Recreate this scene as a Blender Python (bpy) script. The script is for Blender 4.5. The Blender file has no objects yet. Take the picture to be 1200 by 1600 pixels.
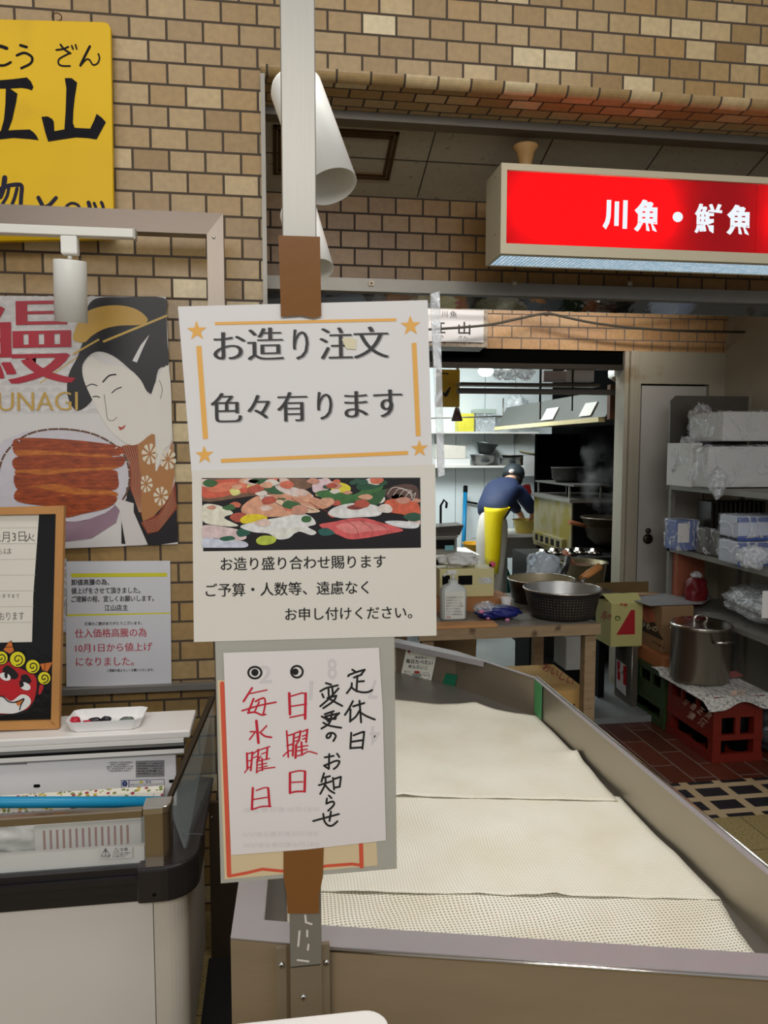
import bpy, bmesh, math, random
from mathutils import Vector, Matrix, noise
random.seed(7)
SC = bpy.context.scene
COL = SC.collection
# ------------------------------------------------------------------ camera, light, exposure
F, PITCH, YAW, EYE = 1200.0, math.radians(4.76), math.radians(8.3), 1.6
cd = bpy.data.cameras.new('camera'); cam = bpy.data.objects.new('camera', cd); COL.objects.link(cam)
cam.location = (0, 0, EYE); cam.rotation_euler = (math.radians(90) - PITCH, 0, -YAW)
cd.sensor_width = 36; cd.lens = 27.0; cd.clip_start = .05
SC.camera = cam
SC.view_settings.view_transform = 'Standard'; SC.view_settings.look = 'None'
SC.view_settings.exposure = 0.0; SC.view_settings.gamma = 1.0
SC.view_settings.use_curve_mapping = False
w = bpy.data.worlds.new('market_air'); SC.world = w; w.use_nodes = True
w.node_tree.nodes['Background'].inputs[0].default_value = (.95, .96, 1, 1)
w.node_tree.nodes['Background'].inputs[1].default_value = .36
def area(name, loc, target, sx, sy, power, col, spread=180):
    l = bpy.data.lights.new(name, 'AREA'); l.shape = 'RECTANGLE'; l.size = sx; l.size_y = sy
    l.energy = power; l.color = col; l.spread = math.radians(spread)
    o = bpy.data.objects.new(name, l); COL.objects.link(o); o.location = loc
    o.rotation_euler = (Vector(target) - Vector(loc)).to_track_quat('-Z', 'Y').to_euler()
    return o
area('arcade_and_fill_lamp', (-.2, -1.9, 3.1), (0, 2.0, .9), 3.4, .8, 46, (1, .975, .93), 150)
area('arcade_and_fill_lamp', (-.1, 1.25, 3.6), (-.1, 2.6, 1.3), 3.6, .4, 13.5, (1, .965, .90), 160)  # added fill behind the sign plane to brighten the brick wall, no real fitting
area('arcade_and_fill_lamp', (.45, 1.45, 3.45), (.45, 1.6, .7), 1.2, .5, 7, (1, .985, .955), 75)  # added narrow overhead fill that only whitens the table and its mesh
area('bay_lamp', (1.3, 4.15, 2.58), (1.4, 4.8, 2.3), 2.2, .08, 3.8, (1, .95, .87), 80)
area('kitchen_lamp', (1.6, 7.1, 2.74), (1.9, 8.0, .6), .8, 1.2, 95, (.92, 1, 1))
area('kitchen_lamp', (1.6, 5.7, 2.72), (1.6, 5.4, 0), .8, .5, 14, (.95, 1, 1))

# ------------------------------------------------------------------ pixel -> place
def ray(px, py):
    u = (px - 600) / F; v = -(py - 800) / F
    f = math.cos(PITCH) + v * math.sin(PITCH); z = -math.sin(PITCH) + v * math.cos(PITCH)
    return Vector((f * math.sin(YAW) + u * math.cos(YAW), f * math.cos(YAW) - u * math.sin(YAW), z))
CAM = Vector((0, 0, EYE))
def at(px, py, Y): d = ray(px, py); return CAM + d * (Y / d.y)
def atz(px, py, z): d = ray(px, py); return CAM + d * ((z - EYE) / d.z)
def atx(px, py, X): d = ray(px, py); return CAM + d * (X / d.x)
def onY(Y): f = lambda x, y: at(x, y, Y); f.n = Vector((0, -1, 0)); return f
def onZ(z): f = lambda x, y: atz(x, y, z); f.n = Vector((0, 0, 1)); return f
def onX(X): f = lambda x, y: atx(x, y, X); f.n = Vector((-1, 0, 0)); return f
def onP(p0, n):                                    # any plane
    p0 = Vector(p0); n = Vector(n)
    def f(x, y):
        d = ray(x, y); return CAM + d * ((p0 - CAM).dot(n) / d.dot(n))
    f.n = n.normalized(); return f
def pxs(Y): return Y / F                           # metres per pixel at that distance

# ------------------------------------------------------------------ materials
def S(r, g, b):
    return tuple(((c / 255) / 12.92 if c / 255 <= .04045 else ((c / 255 + .055) / 1.055) ** 2.4) for c in (r, g, b)) + (1,)
MATS = {}
def mat(name, rgb, rough=.5, metal=0.0, var=.12, scale=14, bump=0, bscale=60, spec=.5, stretch=(1, 1, 1), alpha=1, coat=0, trans=0, ior=1.45, stain=None, sscale=6, sthr=.62):
    if name in MATS: return MATS[name]
    m = bpy.data.materials.new(name); m.use_nodes = True; MATS[name] = m
    nt = m.node_tree; N = nt.nodes; L = nt.links; b = N['Principled BSDF']
    c = S(*rgb)
    b.inputs['Roughness'].default_value = rough; b.inputs['Metallic'].default_value = metal
    b.inputs['Specular IOR Level'].default_value = spec; b.inputs['Alpha'].default_value = alpha
    b.inputs['Coat Weight'].default_value = coat; b.inputs['Transmission Weight'].default_value = trans; b.inputs['IOR'].default_value = ior
    tc = N.new('ShaderNodeTexCoord'); mp = N.new('ShaderNodeMapping'); L.new(tc.outputs['Object'], mp.inputs[0])
    mp.inputs['Scale'].default_value = stretch
    nz = N.new('ShaderNodeTexNoise'); nz.inputs['Scale'].default_value = scale; nz.inputs['Detail'].default_value = 5
    L.new(mp.outputs[0], nz.inputs['Vector'])
    mx = N.new('ShaderNodeMix'); mx.data_type = 'RGBA'
    mx.inputs[6].default_value = tuple(min(1, x * (1 - var)) for x in c[:3]) + (1,)
    mx.inputs[7].default_value = tuple(min(1, x * (1 + var)) for x in c[:3]) + (1,)
    L.new(nz.outputs[0], mx.inputs[0]); out = mx.outputs[2]
    if stain:
        n2 = N.new('ShaderNodeTexNoise'); n2.inputs['Scale'].default_value = sscale; n2.inputs['Detail'].default_value = 6
        L.new(tc.outputs['Object'], n2.inputs['Vector'])
        r = N.new('ShaderNodeValToRGB'); r.color_ramp.elements[0].position = sthr; r.color_ramp.elements[1].position = sthr + .12
        L.new(n2.outputs[0], r.inputs[0])
        m2 = N.new('ShaderNodeMix'); m2.data_type = 'RGBA'; L.new(r.outputs[0], m2.inputs[0]); L.new(out, m2.inputs[6])
        m2.inputs[7].default_value = S(*stain); out = m2.outputs[2]
    L.new(out, b.inputs['Base Color'])
    if bump:
        n3 = N.new('ShaderNodeTexNoise'); n3.inputs['Scale'].default_value = bscale; n3.inputs['Detail'].default_value = 4
        L.new(mp.outputs[0], n3.inputs['Vector'])
        bp = N.new('ShaderNodeBump'); bp.inputs['Strength'].default_value = bump; bp.inputs['Distance'].default_value = .01
        L.new(n3.outputs[0], bp.inputs['Height']); L.new(bp.outputs[0], b.inputs['Normal'])
    return m
def film(name, lo, hi, scale, rough=.12, rgb=(232, 236, 240)):
    """clear crinkled plastic: thin where flat, more opaque along its folds, with crinkle highlights painted in"""
    if name in MATS: return MATS[name]
    m = mat(name, rgb, rough, 0, .02, 20, .9, scale * 1.6, spec=.9); nt = m.node_tree; N = nt.nodes; L = nt.links
    tc = N.new('ShaderNodeTexCoord'); a = N.new('ShaderNodeTexNoise'); a.inputs['Scale'].default_value = scale; a.inputs['Detail'].default_value = 3; a.inputs['Distortion'].default_value = 1.2; L.new(tc.outputs['Object'], a.inputs[0])
    r = N.new('ShaderNodeValToRGB'); L.new(a.outputs[0], r.inputs[0]); e = r.color_ramp.elements
    e[0].position = .455; e[0].color = (lo,) * 3 + (1,); e[1].position = .56; e[1].color = (lo,) * 3 + (1,)
    q = e.new(.485); q.color = (hi,) * 3 + (1,); q = e.new(.515); q.color = (lo * 1.6,) * 3 + (1,)  # white streaks in alpha also stand in for glints on the folds
    L.new(r.outputs[0], N['Principled BSDF'].inputs['Alpha']); return m
def emit(name, rgb, st):
    if name in MATS: return MATS[name]
    m = bpy.data.materials.new(name); m.use_nodes = True; MATS[name] = m
    nt = m.node_tree; nt.nodes.clear()
    e = nt.nodes.new('ShaderNodeEmission'); o = nt.nodes.new('ShaderNodeOutputMaterial')
    e.inputs[0].default_value = S(*rgb); e.inputs[1].default_value = st; nt.links.new(e.outputs[0], o.inputs[0])
    return m
def brickmat(name, x0, z0, bw, rh, cols, mortar, joint=.004, axes='xz', rough=.35, offset=.5, bump=.5, speck=(45, .72, 1.28)):
    m = bpy.data.materials.new(name); m.use_nodes = True; MATS[name] = m
    nt = m.node_tree; N = nt.nodes; L = nt.links; b = N['Principled BSDF']
    tc = N.new('ShaderNodeTexCoord'); sp = N.new('ShaderNodeSeparateXYZ'); L.new(tc.outputs['Object'], sp.inputs[0])
    cb = N.new('ShaderNodeCombineXYZ')
    for i, a in enumerate(axes):
        ad = N.new('ShaderNodeMath'); ad.operation = 'SUBTRACT'; L.new(sp.outputs['xyz'.index(a)], ad.inputs[0])
        ad.inputs[1].default_value = (x0, z0)[i] - (40 * bw if i == 0 else 40 * rh); L.new(ad.outputs[0], cb.inputs[i])
    br = N.new('ShaderNodeTexBrick'); L.new(cb.outputs[0], br.inputs['Vector'])
    br.inputs['Scale'].default_value = 1; br.inputs['Mortar Size'].default_value = joint; br.inputs['Mortar Smooth'].default_value = .12
    br.inputs['Brick Width'].default_value = bw; br.inputs['Row Height'].default_value = rh; br.offset = offset
    br.inputs['Color1'].default_value = (0, 0, 0, 1); br.inputs['Color2'].default_value = (1, 1, 1, 1); br.inputs['Mortar'].default_value = (.5, .5, .5, 1)
    rp = N.new('ShaderNodeValToRGB'); L.new(br.outputs['Color'], rp.inputs[0]); cr = rp.color_ramp
    while len(cr.elements) < len(cols): cr.elements.new(.5)
    for i, c in enumerate(cols):
        cr.elements[i].position = i / (len(cols) - 1); cr.elements[i].color = S(*c)
    nz = N.new('ShaderNodeTexNoise'); nz.inputs['Scale'].default_value = speck[0]; nz.inputs['Detail'].default_value = 6; L.new(tc.outputs['Object'], nz.inputs[0])
    mm = N.new('ShaderNodeMapRange'); mm.inputs['To Min'].default_value = speck[1]; mm.inputs['To Max'].default_value = speck[2]; mm.inputs['From Min'].default_value = .25 if speck[0] > 50 else 0; mm.inputs['From Max'].default_value = .75 if speck[0] > 50 else 1; L.new(nz.outputs[0], mm.inputs[0])
    ml = N.new('ShaderNodeMix'); ml.data_type = 'RGBA'; ml.blend_type = 'MULTIPLY'; ml.inputs[0].default_value = 1
    L.new(rp.outputs[0], ml.inputs[6]); L.new(mm.outputs[0], ml.inputs[7])
    mx = N.new('ShaderNodeMix'); mx.data_type = 'RGBA'; L.new(br.outputs['Fac'], mx.inputs[0]); L.new(ml.outputs[2], mx.inputs[6]); mx.inputs[7].default_value = S(*mortar)
    L.new(mx.outputs[2], b.inputs['Base Color'])
    rr = N.new('ShaderNodeMapRange'); L.new(br.outputs['Fac'], rr.inputs[0]); rr.inputs['To Min'].default_value = rough; rr.inputs['To Max'].default_value = .9
    L.new(rr.outputs[0], b.inputs['Roughness'])
    bp = N.new('ShaderNodeBump'); bp.invert = True; bp.inputs['Strength'].default_value = bump; bp.inputs['Distance'].default_value = .004
    ad = N.new('ShaderNodeMath'); ad.operation = 'MULTIPLY_ADD'; L.new(nz.outputs[0], ad.inputs[0]); ad.inputs[1].default_value = -.25; L.new(br.outputs['Fac'], ad.inputs[2])
    L.new(ad.outputs[0], bp.inputs['Height']); L.new(bp.outputs[0], b.inputs['Normal'])
    return m

# ------------------------------------------------------------------ mesh building
class MB:
    def __init__(s, m=None): s.v = []; s.f = []; s.k = []; s.sm = []; s.mats = []; s.cur = 0; s.lift = 0; m and s.use(m)
    def use(s, m):
        if m not in s.mats: s.mats.append(m)
        s.cur = s.mats.index(m); return s
    def face(s, idx, smooth=False): s.f.append(idx); s.k.append(s.cur); s.sm.append(smooth)
    def add(s, pts): n = len(s.v); s.v += [Vector(p) for p in pts]; return n
    def poly(s, pts): n = s.add(pts); s.face(list(range(n, n + len(pts)))); return s
    def hexa(s, p):                                # 8 corners: bottom loop 0-3, top loop 4-7
        n = s.add(p)
        for q in ((3, 2, 1, 0), (4, 5, 6, 7), (0, 1, 5, 4), (1, 2, 6, 5), (2, 3, 7, 6), (3, 0, 4, 7)): s.face([n + i for i in q])
        return s
    def box(s, a, b):
        x0, x1 = sorted((a[0], b[0])); y0, y1 = sorted((a[1], b[1])); z0, z1 = sorted((a[2], b[2]))
        return s.hexa([(x0, y0, z0), (x1, y0, z0), (x1, y1, z0), (x0, y1, z0), (x0, y0, z1), (x1, y0, z1), (x1, y1, z1), (x0, y1, z1)])
    def pbox(s, x0, y0, x1, y1, Y, dep):           # front face seen through pixel corners at distance Y
        a = at(x0, y0, Y); b = at(x1, y1, Y); return s.box((a.x, Y, a.z), (b.x, Y + dep, b.z))
    def prism(s, pts, off):                        # flat outline given thickness
        off = Vector(off); n = len(pts); a = s.add(pts); b = s.add([Vector(p) + off for p in pts])
        s.face([a + i for i in range(n)][::-1]); s.face([b + i for i in range(n)])
        for i in range(n): j = (i + 1) % n; s.face([a + i, a + j, b + j, b + i])
        return s
    def tube(s, path, r, n=10, caps=True, closed=False):
        P = [Vector(p) for p in path]; R = r if isinstance(r, (list, tuple)) else [r] * len(P); base = len(s.v); prev = None
        for i, p in enumerate(P):
            t = (P[min(i + 1, len(P) - 1)] - P[max(i - 1, 0)])
            if closed: t = P[(i + 1) % len(P)] - P[i - 1]
            t.normalize()
            if prev is None: x = t.orthogonal().normalized()
            else: x = (prev - t * prev.dot(t)).normalized()
            prev = x; y = t.cross(x)
            s.v += [p + (x * math.cos(2 * math.pi * k / n) + y * math.sin(2 * math.pi * k / n)) * R[i] for k in range(n)]
        m = len(P)
        for i in range(m if closed else m - 1):
            for k in range(n):
                a = base + i * n; b = base + ((i + 1) % m) * n
                s.face([a + k, a + (k + 1) % n, b + (k + 1) % n, b + k], True)
        if caps and not closed:
            s.face([base + k for k in range(n)][::-1]); s.face([base + (m - 1) * n + k for k in range(n)])
        return s
    def lathe(s, prof, c, n=32, ax=(0, 0, 1), sx=1, sy=1, top=True):  # profile of (radius, height)
        c = Vector(c); q = Vector((0, 0, 1)).rotation_difference(Vector(ax).normalized()); base = len(s.v)
        for r, h in prof:
            s.v += [c + q @ Vector((r * sx * math.cos(2 * math.pi * k / n), r * sy * math.sin(2 * math.pi * k / n), h)) for k in range(n)]
        for i in range(len(prof) - 1):
            for k in range(n):
                a = base + i * n; b = a + n; s.face([a + k, a + (k + 1) % n, b + (k + 1) % n, b + k], True)
        if prof[0][0] > 1e-6: s.face([base + k for k in range(n)][::-1])
        if top and prof[-1][0] > 1e-6: a = base + (len(prof) - 1) * n; s.face([a + k for k in range(n)])
        return s
    def grid(s, fn, nu, nv, smooth=True):
        base = len(s.v)
        for j in range(nv + 1):
            for i in range(nu + 1): s.v.append(Vector(fn(i / nu, j / nv)))
        for j in range(nv):
            for i in range(nu):
                a = base + j * (nu + 1) + i; s.face([a, a + 1, a + nu + 2, a + nu + 1], smooth)
        return s
    def blob(s, c, r, seed=0, amp=.25, freq=2.2, sub=3, square=0):
        bm = bmesh.new(); bmesh.ops.create_icosphere(bm, subdivisions=sub, radius=1); c = Vector(c); off = Vector((seed * 7.3, seed * 3.1, seed))
        base = len(s.v)
        for v in bm.verts:
            d = v.co.normalized()
            if square:
                mx = max(abs(d.x), abs(d.y), abs(d.z)); d = d.lerp(d / mx, square)
            k = 1 + amp * noise.noise(d * freq + off) + amp * .5 * abs(noise.noise(d * freq * 2.7 + off))
            s.v.append(c + Vector((d.x * r[0], d.y * r[1], d.z * r[2])) * k)
        for f in bm.faces: s.face([base + v.index for v in f.verts], True)
        bm.free(); return s
    # --- flat marks on a surface pf(pixel x, pixel y)
    def up(s, pf):                                 # every stroke lies a hair above the one before
        s.lift = (s.lift + 1) % 40; e = pf.n * (s.lift * .000012); return lambda x, y: pf(x, y) + e
    def mark(s, pts, pf): pf = s.up(pf); return s.poly([pf(*p) for p in pts])
    def stroke(s, pts, wd, pf, smooth=False, closed=False):
        if smooth: pts = crom(pts, closed)
        p0 = pf; pf = s.up(p0)
        P = [Vector(p) for p in pts]
        if closed: P.append(P[0].copy())
        W = wd if isinstance(wd, (list, tuple)) else [wd] * len(P)
        if len(W) != len(P): W = [W[min(len(W) - 1, int(i * len(W) / len(P)))] for i in range(len(P))]
        Lf = []; Rt = []
        for i, p in enumerate(P):
            t = P[min(i + 1, len(P) - 1)] - P[max(i - 1, 0)]
            if closed and i in (0, len(P) - 1): t = P[1] - P[-2]
            if t.length < 1e-6: t = Vector((1, 0))
            t.normalize(); n = Vector((-t.y, t.x))
            if 0 < i < len(P) - 1:
                e = (P[i + 1] - P[i]).normalized(); c = max(.5, abs(n.dot(Vector((-e.y, e.x))))); n = n / c
            Lf.append(p + n * W[i] / 2); Rt.append(p - n * W[i] / 2)
        a = s.add([pf(*q) for q in Lf]); b = s.add([pf(*q) for q in Rt])
        for i in range(len(P) - 1): s.face([a + i, a + i + 1, b + i + 1, b + i])
        if not closed:
            for e, wv in ((P[0], W[0]), (P[-1], W[-1])):
                pf = s.up(p0); s.poly([pf(e.x + math.cos(k * math.pi / 4) * wv / 2, e.y + math.sin(k * math.pi / 4) * wv / 2) for k in range(8)])
        return s
    def disc(s, cx, cy, rx, ry, pf, n=28, rot=0):
        pf = s.up(pf); c, q = math.cos(rot), math.sin(rot)
        return s.poly([pf(cx + rx * math.cos(2 * math.pi * k / n) * c - ry * math.sin(2 * math.pi * k / n) * q, cy + rx * math.cos(2 * math.pi * k / n) * q + ry * math.sin(2 * math.pi * k / n) * c) for k in range(n)])
    def text(s, body, x0, y0, x1, y1, h, pf, off=0.0, serif=0):
        """letters fitted between two bottom corners (pixels), h pixels tall"""
        for dx in ((-serif, 0, serif) if serif else (0,)):
            pu = s.up(pf); V, Fc = glyphs(body, off)
            xs = [v[0] for v in V]; ys = [v[1] for v in V]; xa, xb, ya, yb = min(xs), max(xs), min(ys), max(ys)
            d = Vector((x1 - x0, y1 - y0)); up = Vector((d.y, -d.x)).normalized() * h
            o = s.add([pu(*(Vector((x0, y0)) + d * ((v[0] - xa + dx) / (xb - xa)) + up * ((v[1] - ya) / (yb - ya)))) for v in V])
            for f in Fc: s.face([o + i for i in f])
        return s
def crom(pts, closed=False, n=6):
    P = [Vector(p) for p in pts]; out = []; m = len(P)
    for i in range(m if closed else m - 1):
        g = (lambda j: P[j % m]) if closed else (lambda j: P[max(0, min(m - 1, j))])
        a, b, c, d = g(i - 1), g(i), g(i + 1), g(i + 2)
        for k in range(n):
            t = k / n
            out.append(.5 * (2 * b + (c - a) * t + (2 * a - 5 * b + 4 * c - d) * t * t + (3 * b - a - 3 * c + d) * t ** 3))
    if not closed: out.append(P[-1])
    return out
GL = {}
def glyphs(body, off=0.0):
    k = (body, off)
    if k not in GL:
        c = bpy.data.curves.new('lettering', 'FONT'); c.body = body; c.size = 1; c.offset = off; c.resolution_u = 3
        o = bpy.data.objects.new('lettering', c); COL.objects.link(o); bpy.context.view_layer.update()
        m = bpy.data.meshes.new_from_object(o.evaluated_get(bpy.context.evaluated_depsgraph_get()))
        GL[k] = ([tuple(v.co) for v in m.vertices], [list(p.vertices) for p in m.polygons])
        bpy.data.objects.remove(o); bpy.data.curves.remove(c); bpy.data.meshes.remove(m)
    return GL[k]

def O(name, mb, parent=None, bevel=0, sub=0, solid=0, world=False):
    me = bpy.data.meshes.new(name)
    c = Vector((0, 0, 0))
    if not world:
        lo = [min(v[i] for v in mb.v) for i in range(3)]; hi = [max(v[i] for v in mb.v) for i in range(3)]
        c = Vector(((lo[0] + hi[0]) / 2, (lo[1] + hi[1]) / 2, lo[2]))
    me.from_pydata([v - c for v in mb.v], [], mb.f)
    for m in mb.mats: me.materials.append(m)
    me.polygons.foreach_set('material_index', mb.k); me.polygons.foreach_set('use_smooth', mb.sm); me.update()
    o = bpy.data.objects.new(name, me); COL.objects.link(o); o.location = c
    if parent is not None:
        o.parent = parent; o.location = c - wloc(parent)
    if solid:
        q = o.modifiers.new('thickness', 'SOLIDIFY'); q.thickness = solid; q.offset = 0
    if bevel:
        q = o.modifiers.new('bevel', 'BEVEL'); q.width = bevel; q.segments = 3; q.limit_method = 'ANGLE'; q.angle_limit = math.radians(40)
    if sub:
        q = o.modifiers.new('smooth', 'SUBSURF'); q.levels = sub; q.render_levels = sub
    return o
def wloc(o):
    p = Vector((0, 0, 0))
    while o: p += o.location; o = o.parent
    return p
def tag(o, label, cat, group=None, kind=None):
    o['label'] = label; o['category'] = cat
    if group: o['group'] = group
    if kind: o['kind'] = kind
    return o
THINGS = []
def thing(name, label, cat, group=None):
    o = bpy.data.objects.new(name, None); COL.objects.link(o); o.empty_display_size = .05
    THINGS.append(o); return tag(o, label, cat, group)
def solo(name, mb, label, cat, group=None, kind=None, **k): return tag(O(name, mb, **k), label, cat, group, kind)
def struct(name, mb, **k): o = O(name, mb, world=True, **k); o['kind'] = 'structure'; return o
def kids(o): return list(o.children)
def dup(o, delta, label=None):
    """a copy of a finished thing with copies of its parts and sub-parts"""
    r = o.copy(); COL.objects.link(r); r.location = o.location + Vector(delta)
    if label: r['label'] = label
    for ch in kids(o):
        c = ch.copy(); COL.objects.link(c); c.parent = r
        for g in kids(ch):
            d = g.copy(); COL.objects.link(d); d.parent = c
    return r
def settle(o):
    """move the Empty to the base of its parts"""
    lo = Vector((1e9,) * 3); hi = -lo
    def walk(x, p):
        nonlocal lo, hi
        q = p + x.location
        if x.type == 'MESH':
            for v in x.data.vertices:
                w_ = q + v.co
                lo = Vector(map(min, lo, w_)); hi = Vector(map(max, hi, w_))
        for c in kids(x): walk(c, q)
    walk(o, Vector((0, 0, 0)))
    b = Vector(((lo.x + hi.x) / 2, (lo.y + hi.y) / 2, lo.z))
    for c in kids(o): c.location -= (b - o.location)
    o.location = b
    if o in THINGS: THINGS.remove(o)
# ------------------------------------------------------------------ shared materials
STEEL = mat('brushed_steel', (176, 170, 162), .34, .85, .07, 30, .05, 90, stretch=(6, 6, .6))
STEELW = mat('worn_steel', (158, 146, 128), .42, .75, .12, 9, .05, 60, stain=(112, 96, 76), sscale=7, sthr=.60)
STEELD = mat('dull_steel', (138, 134, 126), .42, .75, .1, 16, .04, 80)
CHROME = mat('chrome', (205, 200, 192), .16, 1, .03)
BLACKP = mat('black_plastic', (34, 31, 32), .32, 0, .12, 20, .03, 120)
WHITEP = mat('white_enamel', (226, 222, 216), .32, 0, .02, 8, stain=(208, 202, 192), sscale=9, sthr=.68)
PAPER = mat('white_paper', (226, 223, 221), .55, 0, .02, 5)
PAPER2 = mat('warm_white_paper', (222, 217, 206), .5, 0, .02, 5)
INK = mat('black_ink', (22, 20, 20), .5, 0, .1)
REDINK = mat('red_marker', (196, 30, 52), .5, 0, .1, 40)
CLEAR = mat('clear_film', (235, 238, 236), .08, 0, .02, alpha=.012, spec=.12)
HAZY = film('hazy_bag_film', .30, .9, 11)
CARD = mat('corrugated_card', (152, 120, 86), .8, 0, .07, 12)
CARDL = mat('pale_card', (206, 164, 98), .8, 0, .06, 12)
WOOD = mat('weathered_wood', (148, 126, 96), .75, 0, .3, 9, .15, 40, stretch=(1, 1, 8), stain=(92, 74, 54), sscale=14, sthr=.6)
PINE = mat('pine_frame', (186, 132, 72), .5, 0, .15, 10, stretch=(1, 1, 1))
DARK = mat('soot_black', (9, 9, 9), .6, 0, .3, 8, spec=.15)
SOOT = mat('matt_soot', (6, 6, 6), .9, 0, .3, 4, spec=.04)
WPANEL = mat('white_wall_panel', (226, 232, 232), .3, 0, .03, 4)

BR = [(152, 122, 74), (166, 134, 84), (158, 128, 80), (176, 149, 105), (146, 116, 70), (168, 142, 98), (154, 126, 80), (188, 163, 119), (212, 194, 154)]
BRICK = brickmat('glazed_brick_tile', -.03, 2.478, .1125, .0662, BR, (78, 66, 54))
BRICK_UNDER = brickmat('glazed_brick_soffit', .05, 2.6, .1125, .066, BR, (70, 58, 48), axes='xy')
BRICK_EDGE = brickmat('glazed_brick_nosing', .0, 2.478, .1125, .2, BR[2:], (78, 66, 54))
BRICK2 = brickmat('glazed_brick_inner', .415, 2.511, .1168, .0714, [(134, 100, 56), (144, 110, 62), (126, 94, 52), (150, 116, 70)], (60, 50, 42), joint=.0045)
BRICK3 = brickmat('buff_brick_lintel', 1.65, 2.374, .1268, .0738, [(192, 148, 104), (200, 158, 112), (184, 140, 98), (204, 164, 118)], (120, 108, 100), joint=.004)

# ------------------------------------------------------------------ the setting
X0 = at(409, 300, 2.6).x
ZL = at(600, 128, 2.6).z
BRICK_SIDE = brickmat('glazed_brick_reveal', 2.6, 2.478, .1125, .0662, BR, (78, 66, 54), axes='yz')
m = MB(BRICK).box((-3.6, 2.6, 0), (X0 - .012, 4.78, 4.0)).use(BRICK_SIDE).box((X0 - .012, 2.6, 0), (X0, 4.78, ZL + .03)).use(BRICK).box((X0 - .012, 2.6, ZL + .03), (X0, 4.78, 4.0)).box((X0 - .012, 2.5999, 0), (X0, 2.6, ZL + .03)); struct('wall_left', m)
XR = 4.6
m = MB(BRICK).box((X0, 2.6, ZL + .03), (XR, 2.83, 4.0))
struct('wall_front', m)
# nosing course: rounded lower edge
m = MB(BRICK_EDGE); prof = [(2.6, ZL + .03)] + [(2.6 + .03 - .03 * math.cos(a), ZL + .03 - .03 * math.sin(a)) for a in [k * math.pi / 12 for k in range(1, 7)]]
for (y0, z0), (y1, z1) in zip(prof, prof[1:]):
    n = m.add([(X0, y0, z0), (XR, y0, z0), (XR, y1, z1), (X0, y1, z1)]); m.face([n, n + 3, n + 2, n + 1], True)
m.use(BRICK_UNDER).poly([(X0, 2.63, ZL), (X0, 2.83, ZL), (XR, 2.83, ZL), (XR, 2.63, ZL)])
m.poly([(X0, 2.63, ZL + .029), (XR, 2.63, ZL + .029), (XR, 2.83, ZL + .029), (X0, 2.83, ZL + .029)])
struct('trim_1', m)
zt0, zt1 = at(560, 190, 2.86).z, at(560, 165, 2.84).z
m = MB(STEELD).box((X0, 2.832, zt0 - .004), (XR, 2.85, zt1 + .04)); m.box((X0, 2.85, zt0 - .004), (XR, 2.90, zt0 + .012)); m.box((X0, 2.815, zt1 - .02), (XR, 2.832, zt1 - .008))
struct('trim_2', m)
# corner strip beside the opening
m = MB(STEELD).box((X0, 2.588, .9), (X0 + .014, 2.64, ZL - .004)); struct('trim_3', m)
# recess ceiling with an access hatch
CEIL = mat('mineral_board', (158, 148, 128), .85, 0, .1, 18, .1, 60, stain=(104, 94, 78), sscale=60, sthr=.62)
za, zb = at(560, 189, 2.90).z, at(550, 305, 3.3).z
def cz(y): return za + (zb - za) * (y - 2.9) / .4
m = MB(CEIL).hexa([(X0, 2.9, za), (XR, 2.9, za), (XR, 3.3, zb), (X0, 3.3, zb), (X0, 2.9, za + .06), (XR, 2.9, za + .06), (XR, 3.3, zb + .06), (X0, 3.3, zb + .06)])
m.use(mat('ceiling_joint', (60, 54, 46), .9))
for xa in (.62, 1.08, 1.53, 1.98): m.hexa([(xa, 2.91, cz(2.91) - .0015), (xa + .005, 2.91, cz(2.91) - .0015), (xa + .005, 3.29, cz(3.29) - .0015), (xa, 3.29, cz(3.29) - .0015), (xa, 2.91, za), (xa + .005, 2.91, za), (xa + .005, 3.29, cz(3.29)), (xa, 3.29, cz(3.29))])
m.hexa([(X0, 3.08, cz(3.08) - .0015), (XR, 3.08, cz(3.08) - .0015), (XR, 3.084, cz(3.084) - .0015), (X0, 3.084, cz(3.084) - .0015), (X0, 3.08, cz(3.08)), (XR, 3.08, cz(3.08)), (XR, 3.084, cz(3.084)), (X0, 3.084, cz(3.084))])
struct('ceiling', m)
HATCH = mat('bronze_hatch_frame', (84, 62, 34), .4, .6, .15)
m = MB(HATCH)
hx0, hx1, hy0, hy1 = .02, at(620, 225, 3.0).x, 2.94, 3.19
def cbar(xa, xb, ya, yb): m.hexa([(xa, ya, cz(ya) - .008), (xb, ya, cz(ya) - .008), (xb, yb, cz(yb) - .008), (xa, yb, cz(yb) - .008), (xa, ya, cz(ya) - .0004), (xb, ya, cz(ya) - .0004), (xb, yb, cz(yb) - .0004), (xa, yb, cz(yb) - .0004)])
for i in (0, 1):
    g = .018 * i
    cbar(hx0 + g, hx1 - g, hy0 + g, hy0 + g + .013); cbar(hx0 + g, hx1 - g, hy1 - g - .013, hy1 - g); cbar(hx0 + g, hx0 + g + .013, hy0 + g, hy1 - g); cbar(hx1 - g - .013, hx1 - g, hy0 + g, hy1 - g)
struct('trim_4', m)
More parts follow.
